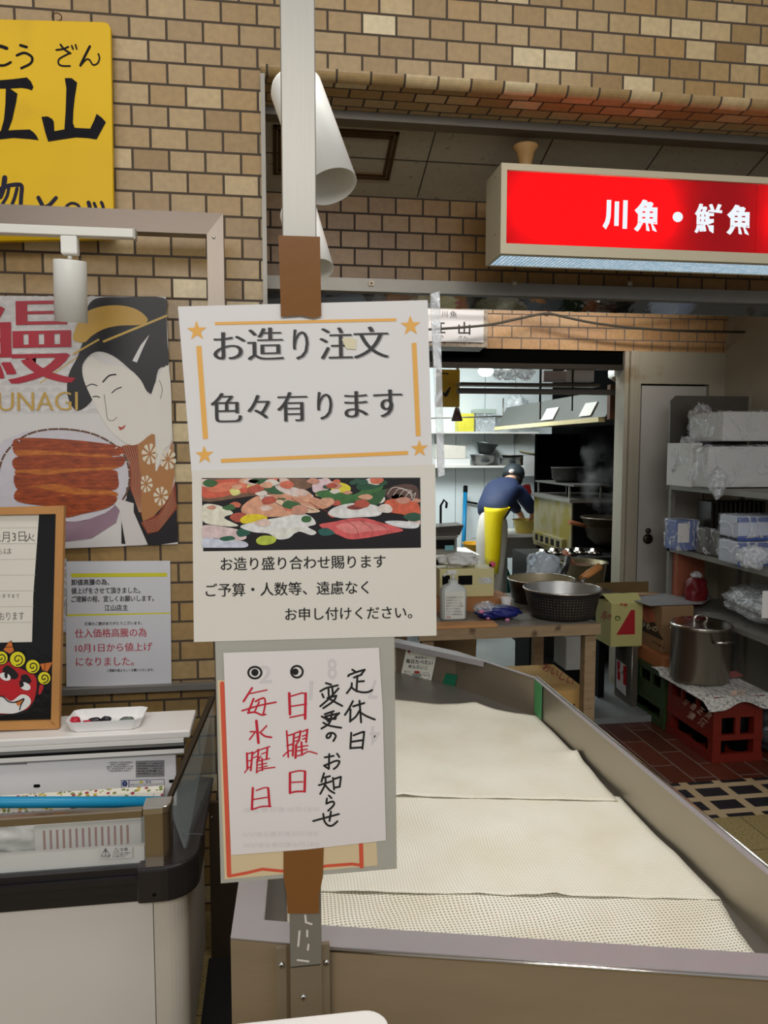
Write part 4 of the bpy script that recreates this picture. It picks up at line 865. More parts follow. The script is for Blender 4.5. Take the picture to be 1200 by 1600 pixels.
# inside: back wall with labels, ledge, lid grooves, floor
YI = 2.17
zl = at(120, 1150, 2.16).z
xq = at(300, 1135, 2.3).x
O('back_ledge', MB(WHITEP).box((XL, YI - .012, zl - .022), (at(298, 1150, YI).x, YFb, zl)), t, bevel=.005)
GRV = mat('groove_grey', (150, 148, 144), .4, .3); 
for i, (ya, yb_, mt, dy) in enumerate(((1160, 1166, WHITEP, .006), (1166, 1173, GRV, -.004), (1173, 1176, DARK, .004), (1176, 1183, WHITEP, .004), (1183, 1185, GRV, .002))):
    O('lid_groove', MB(mt).box((XL, YI - dy - .008, at(120, yb_, YI).z), (at(288, 1170, YI).x, YI + .03, at(120, ya, YI).z)), t)
zi0 = at(120, 1310, YI).z
O('inner_back_wall', MB(mat('inner_white', (230, 228, 228), .25, 0, .02)).box((XL, YI, zi0), (at(275, 1210, YI).x, YI + .03, at(120, 1185, YI).z)), t)
O('inner_floor', MB(mat('frosty_liner', (196, 192, 182), .55, 0, .16, 12, .4, 18, stain=(166, 152, 140), sscale=16, sthr=.55)).box((XL, YFf + .03, zb1 - .02), (XF - .02, YI, zb1 - .012)), t)
O('inner_lip', MB(WHITEP).box((XL, YFf + .012, zb1 - .01), (xp0 - .004, YFf + .03, at(120, 1330, YFf + .012).z)), t)
pf = onY(YI - .0008); pe = onY(YI - .0012)
LG = mat('label_grey', (150, 148, 150), .4, .2, .08, 60)
def C6(x, y): return (x / 3.077, 1080 + y / 3.077)
lb = O('rating_label', MB(LG).mark([C6(*q) for q in ((652, 335), (790, 331), (791, 410), (653, 414))], pf), t)
m = MB(INK)
for k in range(5): a, b = C6(660, 352 + k * 12), C6(700 + (k * 37) % 60, 351 + k * 12); m.text('定格内容積消費電力'[k:k + 5 + k % 3], *a, *b, 2.4, pe); a, b = C6(735, 352 + k * 12), C6(782, 350.5 + k * 12); m.text('100V 50-60Hz'[:6 + k], *a, *b, 2.2, pe)
O('label_text', m, lb)
m = MB(INK)
for k, (xa, xb) in enumerate(((520, 638), (530, 620), (512, 640), (515, 638), (520, 630))): a, b = C6(xa, 348 + k * 10), C6(xb, 346 + k * 10); m.text('ご使用前に取扱説明書をお読みください'[k:k + 11], *a, *b, 2.6, pe)
O('printed_note', m, t)
lb = O('warning_label', MB(mat('label_blue', (40, 60, 120), .4)).mark([C6(*q) for q in ((582, 428), (790, 422), (791, 474), (583, 482))], pf), t)
m = MB(PAPER).mark([C6(*q) for q in ((622, 430), (788, 425), (788, 471), (623, 478))], pe); m.mark([C6(*q) for q in ((585, 431), (618, 430), (618, 479), (586, 480))], pe); O('label_paper', m, lb)
p3 = onY(YI - .0016); m = MB(MATS['label_blue']).disc(*C6(600, 445), 4.2, 4.6, p3); a, b = C6(588, 475), C6(616, 474); m.text('アース', *a, *b, 2.4, p3); a, b = C6(700, 443), C6(728, 442); m.text('警告', *a, *b, 4.2, p3)
for k in range(3): a, b = C6(626, 452 + k * 9), C6(780 - k * 14, 449 + k * 9); m.text('感電のおそれがありますので必ず接地工事をしてください'[k * 4:k * 4 + 16], *a, *b, 2.1, p3)
m.use(mat('label_yellow', (206, 196, 40), .5)).mark([C6(668, 442), C6(690, 441), C6(679, 427)], p3); O('label_text', m, lb)
m = MB(PAPER).text('!', *C6(599, 456), *C6(601.5, 456), 6, onY(YI - .002)); O('label_mark', m, lb)
lb = O('red_label', MB(LG).mark([C6(*q) for q in ((-40, 338), (130, 334), (130, 352), (-40, 358))], pf), t); m = MB(MATS['notice_red']).mark([C6(74, 337), C6(104, 336), C6(90, 346)], pe); O('label_mark', m, lb)
for px, py in ((177, 456), (828, 433)):
    m = MB(DARK); c_ = C6(px, py); m.stroke([(c_[0] - 3, c_[1]), (c_[0] + 3, c_[1] - .3)], 5, pf); O('lock_slot', m, t)
m = MB(INK); pw = onY(YFf + .0052); lb = O('caution_label', MB(mat('label_clear', (206, 206, 204), .4)).mark([C6(*q) for q in ((474, 748), (636, 744), (636, 802), (474, 808))], pw), t)
pw = onY(YFf + .0046)
m.stroke([C6(485, 792), C6(507, 756), C6(530, 790)], .9, pw, closed=True); a, b = C6(504, 785), C6(511, 785); m.text('!', *a, *b, 7, pw); m.stroke([C6(548, 772), C6(558, 754), C6(570, 771)], .6, pw, closed=True)
a, b = C6(575, 768), C6(615, 767); m.text('注意', *a, *b, 5, pw); a, b = C6(486, 801), C6(528, 800); m.text('けが注意', *a, *b, 2.2, pw)
for k in range(3): a, b = C6(542, 781 + k * 9), C6(628 - k * 12, 780 + k * 9); m.text('ガラスに強い衝撃を与えないで'[k * 2:k * 2 + 9], *a, *b, 2, pw)
O('label_text', m, lb)
# things in and on the freezer
YQ = 2.02; a, b = at(-300, 1254, YQ), at(262, 1253, YQ)
solo('blue_tube', MB(mat('blue_foam_tube', (24, 142, 186), .4, 0, .06, 6)).tube([a, b], 8.5 * pxs(YQ), 14), 'bright blue tube lying inside the freezer behind the glass rail', 'tube')
def floral(name):
    m = bpy.data.materials.new(name); m.use_nodes = True; nt = m.node_tree; N = nt.nodes; L = nt.links; b = N['Principled BSDF']
    tc = N.new('ShaderNodeTexCoord'); v = N.new('ShaderNodeTexVoronoi'); v.inputs['Scale'].default_value = 90; L.new(tc.outputs['Object'], v.inputs['Vector'])
    r = N.new('ShaderNodeValToRGB'); L.new(v.outputs['Distance'], r.inputs[0]); r.color_ramp.elements[0].position = .46; r.color_ramp.elements[0].color = (1, 1, 1, 1); r.color_ramp.elements[1].position = .52; r.color_ramp.elements[1].color = (0, 0, 0, 1)
    sp = N.new('ShaderNodeSeparateColor'); L.new(v.outputs['Color'], sp.inputs[0]); r2 = N.new('ShaderNodeValToRGB'); L.new(sp.outputs[0], r2.inputs[0]); r2.color_ramp.interpolation = 'CONSTANT'
    e = r2.color_ramp.elements; e[0].color = S(118, 128, 60); e[1].position = .3; e[1].color = S(226, 218, 200); q = e.new(.5); q.color = S(150, 52, 60); q = e.new(.65); q.color = S(190, 160, 60); q = e.new(.85); q.color = S(226, 218, 200)
    mx = N.new('ShaderNodeMix'); mx.data_type = 'RGBA'; L.new(r.outputs[0], mx.inputs[0]); mx.inputs[6].default_value = S(226, 220, 204); L.new(r2.outputs[0], mx.inputs[7]); L.new(mx.outputs[2], b.inputs['Base Color']); return m
pa, pb = at(-300, 1252, 2.10), at(255, 1238, 2.10)
m = MB(floral('floral_print')).hexa([(pa.x, 2.09, at(100, 1262, 2.1).z), (pb.x, 2.09, at(100, 1262, 2.1).z), (pb.x, 2.13, at(100, 1262, 2.1).z), (pa.x, 2.13, at(100, 1262, 2.1).z), (pa.x, 2.10, at(100, 1246, 2.1).z), (pb.x, 2.10, at(100, 1246, 2.1).z), (pb.x, 2.125, at(100, 1243, 2.1).z), (pa.x, 2.125, at(100, 1243, 2.1).z)])
solo('floral_cushion', m, 'strip of white floral printed cloth behind the blue tube in the freezer', 'cloth')
m = MB(mat('basket_white', (214, 212, 206), .4)); bx0, bx1 = at(60, 1300, 1.95).x, at(224, 1300, 1.95).x; z0, z1 = zb1 - .011, zrail - .03
m.box((bx0, 1.92, z0), (bx1, 1.924, z1)); m.box((bx0, 1.98, z0), (bx1, 1.984, z1)); m.box((bx0, 1.924, z0), (bx0 + .004, 1.98, z1)); m.box((bx1 - .004, 1.924, z0), (bx1, 1.98, z1)); m.box((bx0, 1.924, z0), (bx1, 1.98, z0 + .004))
m.use(mat('slot_red', (150, 90, 84), .6))
for k in range(14): x = bx0 + .02 + k * (bx1 - bx0 - .04) / 14; m.box((x, 1.9185, z0 + .01), (x + .005, 1.9195, z1 - .014))
solo('freezer_basket', m, 'white slotted plastic basket inside the freezer behind the front glass', 'basket')

# framed black panel with a demon mask picture, standing on the ledge
t = thing('notice_board', 'black notice board in a light wood frame standing on the freezer ledge', 'notice board')
zf = zl + .0005; YK = atz(88, 1141, zf).y + .004
lean = onP((0, YK, zf), Vector((0, -1, .07)).normalized())
nrm = Vector((0, -1, .07)).normalized()
def plank(pts, d=.02): return MB(PINE).prism([lean(*p) for p in pts], -nrm * d)
O('frame_side', plank([(87, 792), (100, 790), (92, 1139), (79, 1130)], .024), t, bevel=.002)
O('frame_top', plank([(-200, 797), (-200, 808), (88, 803), (100, 790)], .024), t); O('frame_bottom', plank([(-200, 1146), (-200, 1134), (80, 1126), (92, 1139)], .024), t)
O('black_panel', MB(mat('gloss_black_panel', (20, 19, 20), .12, 0, .05, 8, .35, 9)).prism([lean(*p) + nrm * -.012 for p in [(-200, 803), (90, 798), (82, 1130), (-200, 1140)]], -nrm * .004), t)
def onlean(e): return onP(Vector((0, YK, zf)) - nrm * (.012 - e), nrm)
O('note_paper', MB(mat('ruled_note', (222, 217, 204), .55, 0, .02)).mark([(-200, 808), (61, 804), (57, 860), (52, 930), (50, 1003), (-200, 1008)], onlean(.0015)), t)
pf = onlean(.0022)
m = MB(mat('note_rule', (176, 172, 164), .6))
for k in range(7): m.stroke([(-190, 826 + k * 24.6), (60 - k * 1.4, 824.5 + k * 24.6)], .5, pf)
O('note_lines', m, t)
def CL(x, y): return (x / 4.57, 800 + y / 4.57)
pn = onlean(.0026)
m = MB(INK)
def tx(s_, xa, ya, xb, yb_, h): a, b = CL(xa, ya), CL(xb, yb_); m.text(s_, *a, *b, h / 4.57, pn, -.012)
tx('2月3日', -25, 216, 182, 208, 70); tx('火', 180, 212, 250, 206, 58); tx('から', -60, 302, 16, 300, 34); tx('は', 30, 300, 84, 298, 40); tx('承ります', -60, 614, 78, 611, 28); tx('まで', 84, 614, 140, 612, 28); tx('おります', -5, 772, 172, 768, 56)
O('note_handwriting', m, t)
# demon mask drawing
def D(name, rgb, pts, e, smooth=True): O(name, MB(mat('mask_' + name, rgb, .5)).mark([CL(*p) for p in (crom(pts, True, 4) if smooth else pts)], onlean(e)), t)
D('face_outline', (18, 14, 14), [(-60, 1100), (-20, 1060), (60, 1060), (150, 1080), (250, 1140), (300, 1220), (320, 1240), (300, 1300), (262, 1310), (240, 1380), (160, 1440), (60, 1450), (-60, 1440)], .002)
D('red_face', (186, 28, 36), [(-60, 1110), (0, 1090), (60, 1068), (150, 1120), (240, 1160), (262, 1220), (250, 1320), (225, 1370), (160, 1420), (-60, 1420)], .0024)
D('ear', (186, 28, 36), [(282, 1240), (300, 1232), (310, 1248), (295, 1290), (276, 1302)], .0026)
D('beard', (226, 224, 220), [(-60, 1320), (20, 1316), (80, 1350), (150, 1304), (205, 1318), (220, 1360), (190, 1400), (130, 1430), (60, 1440), (-60, 1420)], .0028)
D('nose', (190, 24, 34), [(8, 1262), (40, 1232), (90, 1228), (126, 1262), (128, 1305), (95, 1326), (60, 1310), (20, 1298)], .0034)
D('brow', (24, 18, 18), [(20, 1120), (60, 1095), (130, 1160), (100, 1195), (30, 1160)], .0032); D('brow', (24, 18, 18), [(150, 1170), (190, 1160), (222, 1200), (215, 1222), (160, 1215)], .0032)
for cx, cy in ((40, 1175), (182, 1244)):
    D('eye', (232, 230, 226), [(cx - 38, cy - 20), (cx - 5, cy - 28), (cx + 32, cy - 5), (cx + 30, cy + 24), (cx - 5, cy + 28), (cx - 36, cy + 8)], .0036); D('pupil', (16, 14, 14), [(cx - 8, cy - 24), (cx + 12, cy - 26), (cx + 12, cy + 8), (cx - 4, cy + 8)] if cx < 100 else [(cx - 44, cy - 36), (cx - 22, cy - 34), (cx - 12, cy - 6), (cx - 36, cy + 8)], .0040)
for cx, cy, r in ((8, 1042, 46), (126, 1052, 54), (234, 1104, 48), (316, 1186, 44)):
    O('hair_curl', MB(INK).disc(*CL(cx, cy), (r + 6) / 4.57, (r + 6) / 4.57, onlean(.0030)).use(mat('mask_yellow', (226, 214, 30), .5)).disc(*CL(cx, cy), r / 4.57, r / 4.57, onlean(.0034)).use(INK).stroke([CL(cx + r * (.12 + .052 * k) * math.cos(k * .62), cy + r * (.12 + .052 * k) * math.sin(k * .62)) for k in range(14)], 1.7, onlean(.0038)), t)
for pts in ([(24, 985), (58, 935), (80, 922), (100, 990), (70, 1012)], [(285, 1085), (376, 1072), (340, 1140), (305, 1130)]):
    O('horn', MB(INK).mark([CL(x + (x - 60 if x < 200 else x - 325) * .12, y + (y - 970 if x < 200 else y - 1105) * .12) for x, y in pts], onlean(.0026)).use(mat('mask_orange', (206, 112, 44), .5)).mark([CL(*p) for p in pts], onlean(.0030)).use(INK).stroke([CL((pts[0][0] * .6 + pts[1][0] * .4), pts[0][1] * .6 + pts[1][1] * .4), CL(pts[3][0] * .6 + pts[2][0] * .4, pts[3][1] * .6 + pts[2][1] * .4)], .9, onlean(.0034)), t)
O('tusk', MB(MATS['mask_orange']).mark([CL(*p) for p in [(105, 1352), (172, 1334), (150, 1372), (128, 1386)]], onlean(.0034)), t)
O('mouth_line', MB(INK).stroke([CL(*p) for p in [(-20, 1318), (20, 1318), (60, 1352), (110, 1358), (170, 1334), (150, 1375), (140, 1412)]], 1.8, onlean(.0040), True), t)

# foam tray with small packets
YA = 2.2
zt_ = zl + .0006
t = thing('foam_tray', 'white foam tray on the freezer ledge holding small red and dark packets', 'tray')
A_ = [atz(112, 1141, zt_), atz(206, 1139, zt_)]
x0, x1 = at(104, 1145, 2.2).x, at(224, 1140, 2.2).x; y0, y1 = 2.172, 2.30
def trayring(e, z): return [(x0 + .03 - e, y0 + .015 - e * .5, z), (x1 - .03 + e, y0 + .015 - e * .5, z), (x1 - .012 + e, y0 + .03 - e * .3, z), (x1 - .012 + e, y1 - .02 + e * .4, z), (x1 - .03 + e, y1 - .01 + e * .5, z), (x0 + .03 - e, y1 - .01 + e * .5, z), (x0 + .012 - e, y1 - .02 + e * .4, z), (x0 + .012 - e, y0 + .03 - e * .3, z)]
m = MB(mat('foam_white', (236, 234, 232), .6, 0, .02)); rs = [trayring(-.004, zt_), trayring(.0, zt_ + .001), trayring(.012, zt_ + .030), trayring(.009, zt_ + .030), trayring(-.003, zt_ + .005)]
bs = len(m.v)
for r in rs: m.v += [Vector(p) for p in r]
for i in range(4):
    for k in range(8): m.face([bs + i * 8 + k, bs + i * 8 + (k + 1) % 8, bs + i * 8 + 8 + (k + 1) % 8, bs + i * 8 + 8 + k])
m.face([bs + k for k in range(8)][::-1]); m.face([bs + 32 + k for k in range(8)]); O('tray_shell', m, t)
for i, (px, py, rgb, r, rz, lab) in enumerate(((118, 1131, (190, 26, 52), (.014, .012, .013), .4, 'red packet at the left end of the foam tray'), (136, 1131, (186, 30, 56), (.012, .012, .008), 0, 'red packet left of centre in the foam tray'), (148, 1128, (34, 32, 40), (.017, .009, .009), .3, 'dark packet near the middle of the foam tray'), (166, 1127, (36, 34, 44), (.013, .009, .010), -.3, 'dark packet right of centre in the foam tray'), (160, 1132, (206, 70, 100), (.018, .012, .005), 0, 'pink packet lying flat in the foam tray'), (198, 1128, (96, 106, 98), (.020, .011, .010), 0, 'grey-green packet at the right end of the foam tray'))):
    p = atz(px, py, zt_ + .012); y = min(max(p.y, y0 + .035), y1 - .04)
    solo('small_packet', MB(mat('packet_%d' % i, rgb, .25, 0, .2, 60)).blob((p.x, y, zt_ + .006 + r[2]), r, i + 3, .25, 2.4, 3, .3), lab, 'packet', 'small packets in the foam tray')
# pale board in the foreground
YW = .62; zw = at(400, 1594, .80).z
m = MB(mat('pale_plastic', (232, 228, 222), .4, 0, .01)); xa, xb = at(172, 1597, .8).x, at(602, 1597, .8).x
pts = [(xa, .55), (xb, .55)] + [(xb - .025 + .025 * math.cos(a), .775 + .025 * math.sin(a)) for a in [k * math.pi / 12 for k in range(7)]] + [(xa + .025 - .025 * math.sin(a), .775 + .025 * math.cos(a)) for a in [k * math.pi / 12 for k in range(7)]]
m.prism([(x, y, zw - .03) for x, y in pts], (0, 0, .03))
for x in (xa + .03, xb - .05):
    for y in (.57, .74): m.box((x, y, 0), (x + .02, y + .02, zw - .0301))
solo('stool', m, 'white rounded plastic stool edge at the very bottom in front of the table', 'stool', bevel=.004)

solo('gap_shade_strip', MB(mat('gap_shade_black', (22, 21, 20), .8, 0, .2)).box((-.213, .92, .0005), (-.078, 2.33, .012)), 'dark strip added on the floor to blacken the shaded gap between the freezer and the display table', 'strip')  # made-up strip: paints the shaded floor of the gap dark

p = at(40, 1306, 1.95); solo('frozen_pack', MB(mat('frosted_bag', (206, 204, 198), .35, 0, .12, 20, .5, 30)).blob((p.x - .02, 1.95, zb1 + .045), (.085, .024, .045), 17, .35, 2.2, 4), 'frosted bag of frozen food left of the slotted basket in the freezer', 'bag')

a, b = at(326, 1255, 2.345), at(374, 1255, 2.345)
t = thing('metal_panel', 'dark brown metal panel standing between the freezer and the display table', 'panel')
O('sheet', MB(mat('brown_metal_sheet', (78, 66, 52), .45, .4, .12, 6)).box((a.x, 2.345, .0005), (b.x, 2.362, a.z)), t); O('screw', MB(CHROME).lathe([(.005, 0), (.003, .002), (0, .0022)], at(331, 1277, 2.345), 12, (0, -1, 0)), t)

xt = at(468, 300, 1.6).x
solo('lighting_track', MB(TRK).box((.0, 1.2, 3.30), (.09, 2.599, 3.33)), 'overhead white lighting track carrying the two tilted spotlights behind the post', 'track')
# ------------------------------------------------------------------ red light-box sign
CREAM = mat('cream_sign_metal', (206, 196, 168), .45, .1, .04, 8, stain=(150, 128, 92), sscale=30, sthr=.72)
def acrylic(name, rgb, a=.0):
    m = bpy.data.materials.new(name); m.use_nodes = True; nt = m.node_tree; N = nt.nodes; L = nt.links; nt.nodes.clear()
    t = N.new('ShaderNodeBsdfTranslucent'); t.inputs[0].default_value = S(*rgb); d = N.new('ShaderNodeBsdfDiffuse'); d.inputs[0].default_value = S(*rgb)
    g = N.new('ShaderNodeBsdfGlossy'); g.inputs['Roughness'].default_value = .08; mx = N.new('ShaderNodeMixShader'); mx.inputs[0].default_value = .32; m2 = N.new('ShaderNodeMixShader'); m2.inputs[0].default_value = .03
    o = N.new('ShaderNodeOutputMaterial'); L.new(t.outputs[0], mx.inputs[1]); L.new(d.outputs[0], mx.inputs[2]); L.new(mx.outputs[0], m2.inputs[1]); L.new(g.outputs[0], m2.inputs[2]); L.new(m2.outputs[0], o.inputs[0]); return m
t = thing('light_box_sign', 'red illuminated shop sign box with white lettering hanging below the recess ceiling', 'sign')
YG, YGb = 2.80, 3.00
zg1, zg0 = at(783, 254, YG).z, at(783, 396, YG).z; xg0 = at(783, 300, YG).x; xg1 = at(1430, 300, YG).x
fi0, fi1, fx0 = at(792, 380, YG).z, at(792, 265, YG).z, at(792, 300, YG).x; fx1 = xg1 - .02
m = MB(CREAM)
m.box((xg0, YG, fi1), (xg1, YGb, zg1)); m.box((xg0, YG, zg0), (xg1, YG + .03, fi0)); m.box((xg0, YG, fi0), (fx0, YGb, fi1)); m.box((fx1, YG, fi0), (xg1, YGb, fi1)); m.box((fx0, YGb - .006, fi0), (fx1, YGb, fi1)); m.box((xg0, YG + .03, zg0), (xg0 + .012, YGb, fi0)); m.box((xg0 + .012, YGb - .01, zg0), (xg1, YGb, fi0))
O('housing', m, t)
xs_ = at(1184, 320, YG).x
O('bounce_baffle', MB(mat('baffle_grey', (70, 66, 62), .8)).box((fx0 + .001, YG + .12, fi0 + .001), (fx1 - .001, YG + .124, fi1 - .001)), t)  # unseen dark plate added to cut bounced light and dim the face between tubes
RED = acrylic('red_acrylic', (226, 8, 30))
for i, (a, b) in enumerate(((fx0 + .001, xs_ - .001), (xs_ + .001, fx1 - .001))): O('face_panel', MB(RED).box((a, YG + .008, fi0 + .001), (b, YG + .011, fi1 - .001)), t)
TUBE = emit('lamp_tube', (255, 244, 236), 26)
for a, b in ((805, 1035), (1192, 1420)):
    for f_ in (.38, .66):
        zt_ = fi0 + (fi1 - fi0) * f_
        O('lamp_tube', MB(TUBE).tube([(at(a, 300, 2.88).x, 2.87, zt_), (at(b, 300, 2.88).x, 2.87, zt_)], .013, 10), t)
pf = onY(YG + .006)
WAC = emit('lit_letter_white', (240, 248, 255), 1.0)
for s_, xa, xb, yb_, h in (('川', 942, 979, 358, 46), ('魚', 991, 1031, 361.5, 50), ('鮮', 1085.5, 1128, 364, 46), ('魚', 1135.5, 1175, 366.5, 47)):
    O('letter', MB(WAC).text(s_, xa, yb_, xb, yb_ + 1, h, pf, .034 if s_ != '鮮' else .014, .016), t)
O('dot', MB(WAC).disc(1059, 339, 8, 8, pf), t)
def prism_diffuser():
    m = bpy.data.materials.new('prismatic_diffuser'); m.use_nodes = True; nt = m.node_tree; N = nt.nodes; L = nt.links; nt.nodes.clear()
    tc = N.new('ShaderNodeTexCoord'); br = N.new('ShaderNodeTexBrick'); br.offset = 0; br.inputs['Scale'].default_value = 1; br.inputs['Brick Width'].default_value = .016; br.inputs['Row Height'].default_value = .016; br.inputs['Mortar Size'].default_value = .003; br.inputs['Mortar Smooth'].default_value = .8
    br.inputs['Color1'].default_value = S(226, 244, 255); br.inputs['Color2'].default_value = S(186, 214, 232); br.inputs['Mortar'].default_value = S(96, 124, 142)
    L.new(tc.outputs['Object'], br.inputs[0]); e = N.new('ShaderNodeEmission'); e.inputs[1].default_value = .85; L.new(br.outputs[0], e.inputs[0]); o = N.new('ShaderNodeOutputMaterial'); L.new(e.outputs[0], o.inputs[0]); return m
O('diffuser', MB(prism_diffuser()).box((xg0 + .013, YG + .031, zg0 + .003), (xg1 - .01, YGb - .011, zg0 + .007)), t)
p = at(821, 235, 2.91)
O('ceiling_mount', MB(mat('aged_wood_mount', (196, 154, 96), .5, 0, .2, 20)).lathe([(.018, zg1 - p.z), (.02, zg1 - p.z + .02), (.034, cz(2.91) - p.z - .025), (.047, cz(2.91) - p.z - .008), (.047, cz(2.91) - p.z - .001)], (p.x, 2.91, p.z), 28), t)
for px, py in ((776, 282), (776, 370)): p = at(px, py, 2.9); O('screw', MB(STEELD).lathe([(.004, 0), (.003, .0015), (0, .0018)], (xg0, 2.87, p.z), 10, (-1, 0, 0)), t)

# ------------------------------------------------------------------ small wall sign and cables under the fascia
t = thing('wall_sign', 'small white sign with brush lettering on the buff brick above the kitchen opening', 'sign')
YW = 4.72
m = MB(mat('peeling_frame', (176, 162, 146), .6, 0, .2, 20, stain=(120, 96, 80), sscale=50, sthr=.55)); a, b = at(640, 540, YW), at(763, 478, YW); m.box((a.x, YW + .01, a.z), (b.x, Y3 - .001, b.z)); O('frame', m, t)
a, b = at(646, 533, YW), at(756, 485, YW); O('face', MB(mat('sign_face_white', (222, 220, 222), .4, 0, .02)).box((a.x, YW, a.z), (b.x, YW + .01, b.z)), t)
a, b = at(640, 546, YW), at(760, 540, YW); O('lower_rail', MB(CHROME).hexa([(a.x, YW + .05, a.z), (b.x - .03, YW + .05, a.z), (b.x - .03, Y3 - .001, a.z), (a.x, Y3 - .001, a.z), (a.x, YW + .01, b.z), (b.x, YW + .01, b.z), (b.x, Y3 - .001, b.z), (a.x, Y3 - .001, b.z)]), t)
pf = onY(YW - .001); m = MB(INK); m.text('川', 690, 496, 699, 496, 10, pf); m.text('魚', 703, 497, 714, 497, 11, pf); m.text('山', 716, 523, 735, 523, 20, pf, .015); m.text('江', 676, 522, 696, 522, 20, pf, .015); m.text('ざん', 716, 529.5, 731, 529, 5, pf); m.text('こう', 680, 529.5, 693, 529, 5, pf); O('lettering', m, t)
CAB = mat('grey_cable', (66, 62, 54), .5, 0, .1)
def cab(pts, Y, r, label): solo('cable', MB(CAB).tube([at(x, y, Y) for x, y in crom(pts)], r, 8), label, 'cable', 'cables strung under the steel ledge')
cab([(600, 518), (684, 514), (760, 508), (810, 498), (853, 490), (885, 496), (930, 505), (1000, 513), (1100, 518), (1300, 520)], 4.60, .0075, 'thick grey cable looping in front of the brick band, lifted by a hook')
cab([(600, 476), (700, 474), (760, 477), (820, 474), (870, 481), (930, 486), (1010, 484), (1100, 478), (1300, 470)], 4.56, .0045, 'thin grey cable running just below the glossy fascia')
a = at(853, 476, 4.62); solo('cable_hook', MB(mat('red_brown_wire', (96, 36, 30), .5)).tube([at(x, y, 4.61) for x, y in ((853, 462), (855, 480), (857, 490), (855, 494), (851, 492), (850, 488))] , .004, 8), 'small dark red wire hook holding up the thick cable', 'hook')

# ------------------------------------------------------------------ things just inside the kitchen opening
t = thing('hanging_signboard', 'dark yellow wooden board with a brush mark hanging at the kitchen opening', 'signboard')
m = MB(mat('dull_yellow_board', (182, 146, 30), .5, 0, .12, 8)).pbox(682, 577, 718, 636, 5.2, .02); O('board', m, t)
m = MB(INK); m.stroke([(691, 613), (696, 617), (699, 613), (703, 606)], [3, 6, 5, 3], onY(5.199), True); m.stroke([(690, 583), (700, 584)], 2, onY(5.199)); O('brush_mark', m, t)
m = MB(DARK).tube([at(684, 578, 5.21), at(684, 572, 5.21)], .004, 6).tube([at(716, 578, 5.21), at(716, 572, 5.21)], .004, 6); O('hanger', m, t)
a = at(714, 658, 5.25); b = at(714, 637, 5.25); r0 = 9 * pxs(5.25)
m = MB(mat('dark_red_bell', (70, 44, 42), .5)).lathe([(r0 * .9, 0), (r0, .006), (r0 * .35, b.z - a.z), (0, b.z - a.z + .006)], a, 20); m.tube([b, (b.x, 5.25, 2.799)], .003, 6); solo('wind_bell', m, 'dark red bell hanging beside the yellow board', 'bell')
# hung shelf with rods
t = thing('hanging_shelf', 'dark shelf hung on thin rods across the top of the kitchen opening', 'shelf')
BRN = mat('greasy_brown_board', (84, 74, 62), .5, 0, .2, 6)
m = MB(BRN).pbox(720, 597, 938, 604, 5.0, .13); O('board', m, t); m = MB(mat('dark_rail', (44, 40, 36), .5)).pbox(716, 606, 962, 617, 5.0, .04); O('rail', m, t)
for px, y1 in ((844, 655), (894, 642)): a, b = at(px, 574, 5.02), at(px, y1, 5.02); O('rod', MB(DARK).tube([b, (b.x, 5.02, 2.799)], .005, 6), t)
zs = at(800, 597, 5.0).z
for i, (px, w_, h_, lab) in enumerate(((790, 30, 12, 'crumpled clear bag on the hung shelf beside the bulb'), (820, 22, 17, 'crumpled clear bag with a green tint on the hung shelf'))):
    p = at(px, 596 - h_, 5.07); solo('plastic_bag', MB(HAZY).blob((p.x, 5.07, zs + h_ * pxs(5.0) * .9 + .012), (w_ * pxs(5.0) * .62, .045, h_ * pxs(5.0) * .72), i + 30, .4, 2.5, 4), lab, 'bag', 'clear bags on the hung shelf')
m = MB(PAPER).pbox(885, 578, 928, 596.5, 5.03, .06); solo('carton', m, 'white carton on the right end of the hung shelf', 'box')
m = MB(mat('pinkish_panel', (196, 184, 184), .5)).pbox(850, 579, 884, 596.5, 5.04, .05); solo('carton', m, 'greyish carton next to the white one on the hung shelf', 'box')
t = thing('light_bulb', 'glowing bulb hanging near the kitchen ceiling', 'bulb'); p = at(759, 580, 6.4)
O('globe', MB(emit('bulb_glow', (240, 252, 255), 6)).blob(p, (.065, .065, .045), 1, 0, 1, 3), t); O('cap', MB(WHITEP).tube([(p.x, 6.4, p.z + .04), (p.x, 6.4, 2.799)], .02, 10), t)
# back wall shelves
def shelf(px0, px1, py, label):
    t = thing('wall_shelf', label, 'shelf', 'shelves on the white kitchen wall'); a, b = at(px0, py, 8.5), at(px1, py, 8.5)
    O('board', MB(WHITEP).box((a.x, 8.5, a.z - .022), (b.x, 8.797, a.z)), t)
    for f in (.15, .85): x = a.x + (b.x - a.x) * f; O('bracket', MB(STEELD).hexa([(x, 8.78, a.z - .14), (x + .012, 8.78, a.z - .14), (x + .012, 8.797, a.z - .14), (x, 8.797, a.z - .14), (x, 8.56, a.z - .023), (x + .012, 8.56, a.z - .023), (x + .012, 8.797, a.z - .023), (x, 8.797, a.z - .023)]), t)
    return a.z
zA = shelf(660, 842, 674, 'upper white shelf on the kitchen wall, under the wire rail'); zB = shelf(660, 838, 728, 'lower white shelf on the kitchen wall, holding bowls')
def onshelf(z, px0, py0, px1, Y, dep, mt, name, label, cat, bevel=.004, group=None):
    a, b = at(px0, py0, Y), at(px1, py0, Y); return solo(name, MB(mt).box((a.x, Y, z + .0005), (b.x, Y + dep, a.z)), label, cat, group, bevel=bevel)
onshelf(zA, 717, 646, 741, 8.55, .18, mat('yellow_carton', (226, 214, 70), .5), 'carton', 'bright yellow carton on the upper kitchen shelf', 'box')
t = thing('storage_box', 'clear lidded storage box beside the yellow carton on the upper shelf', 'container')
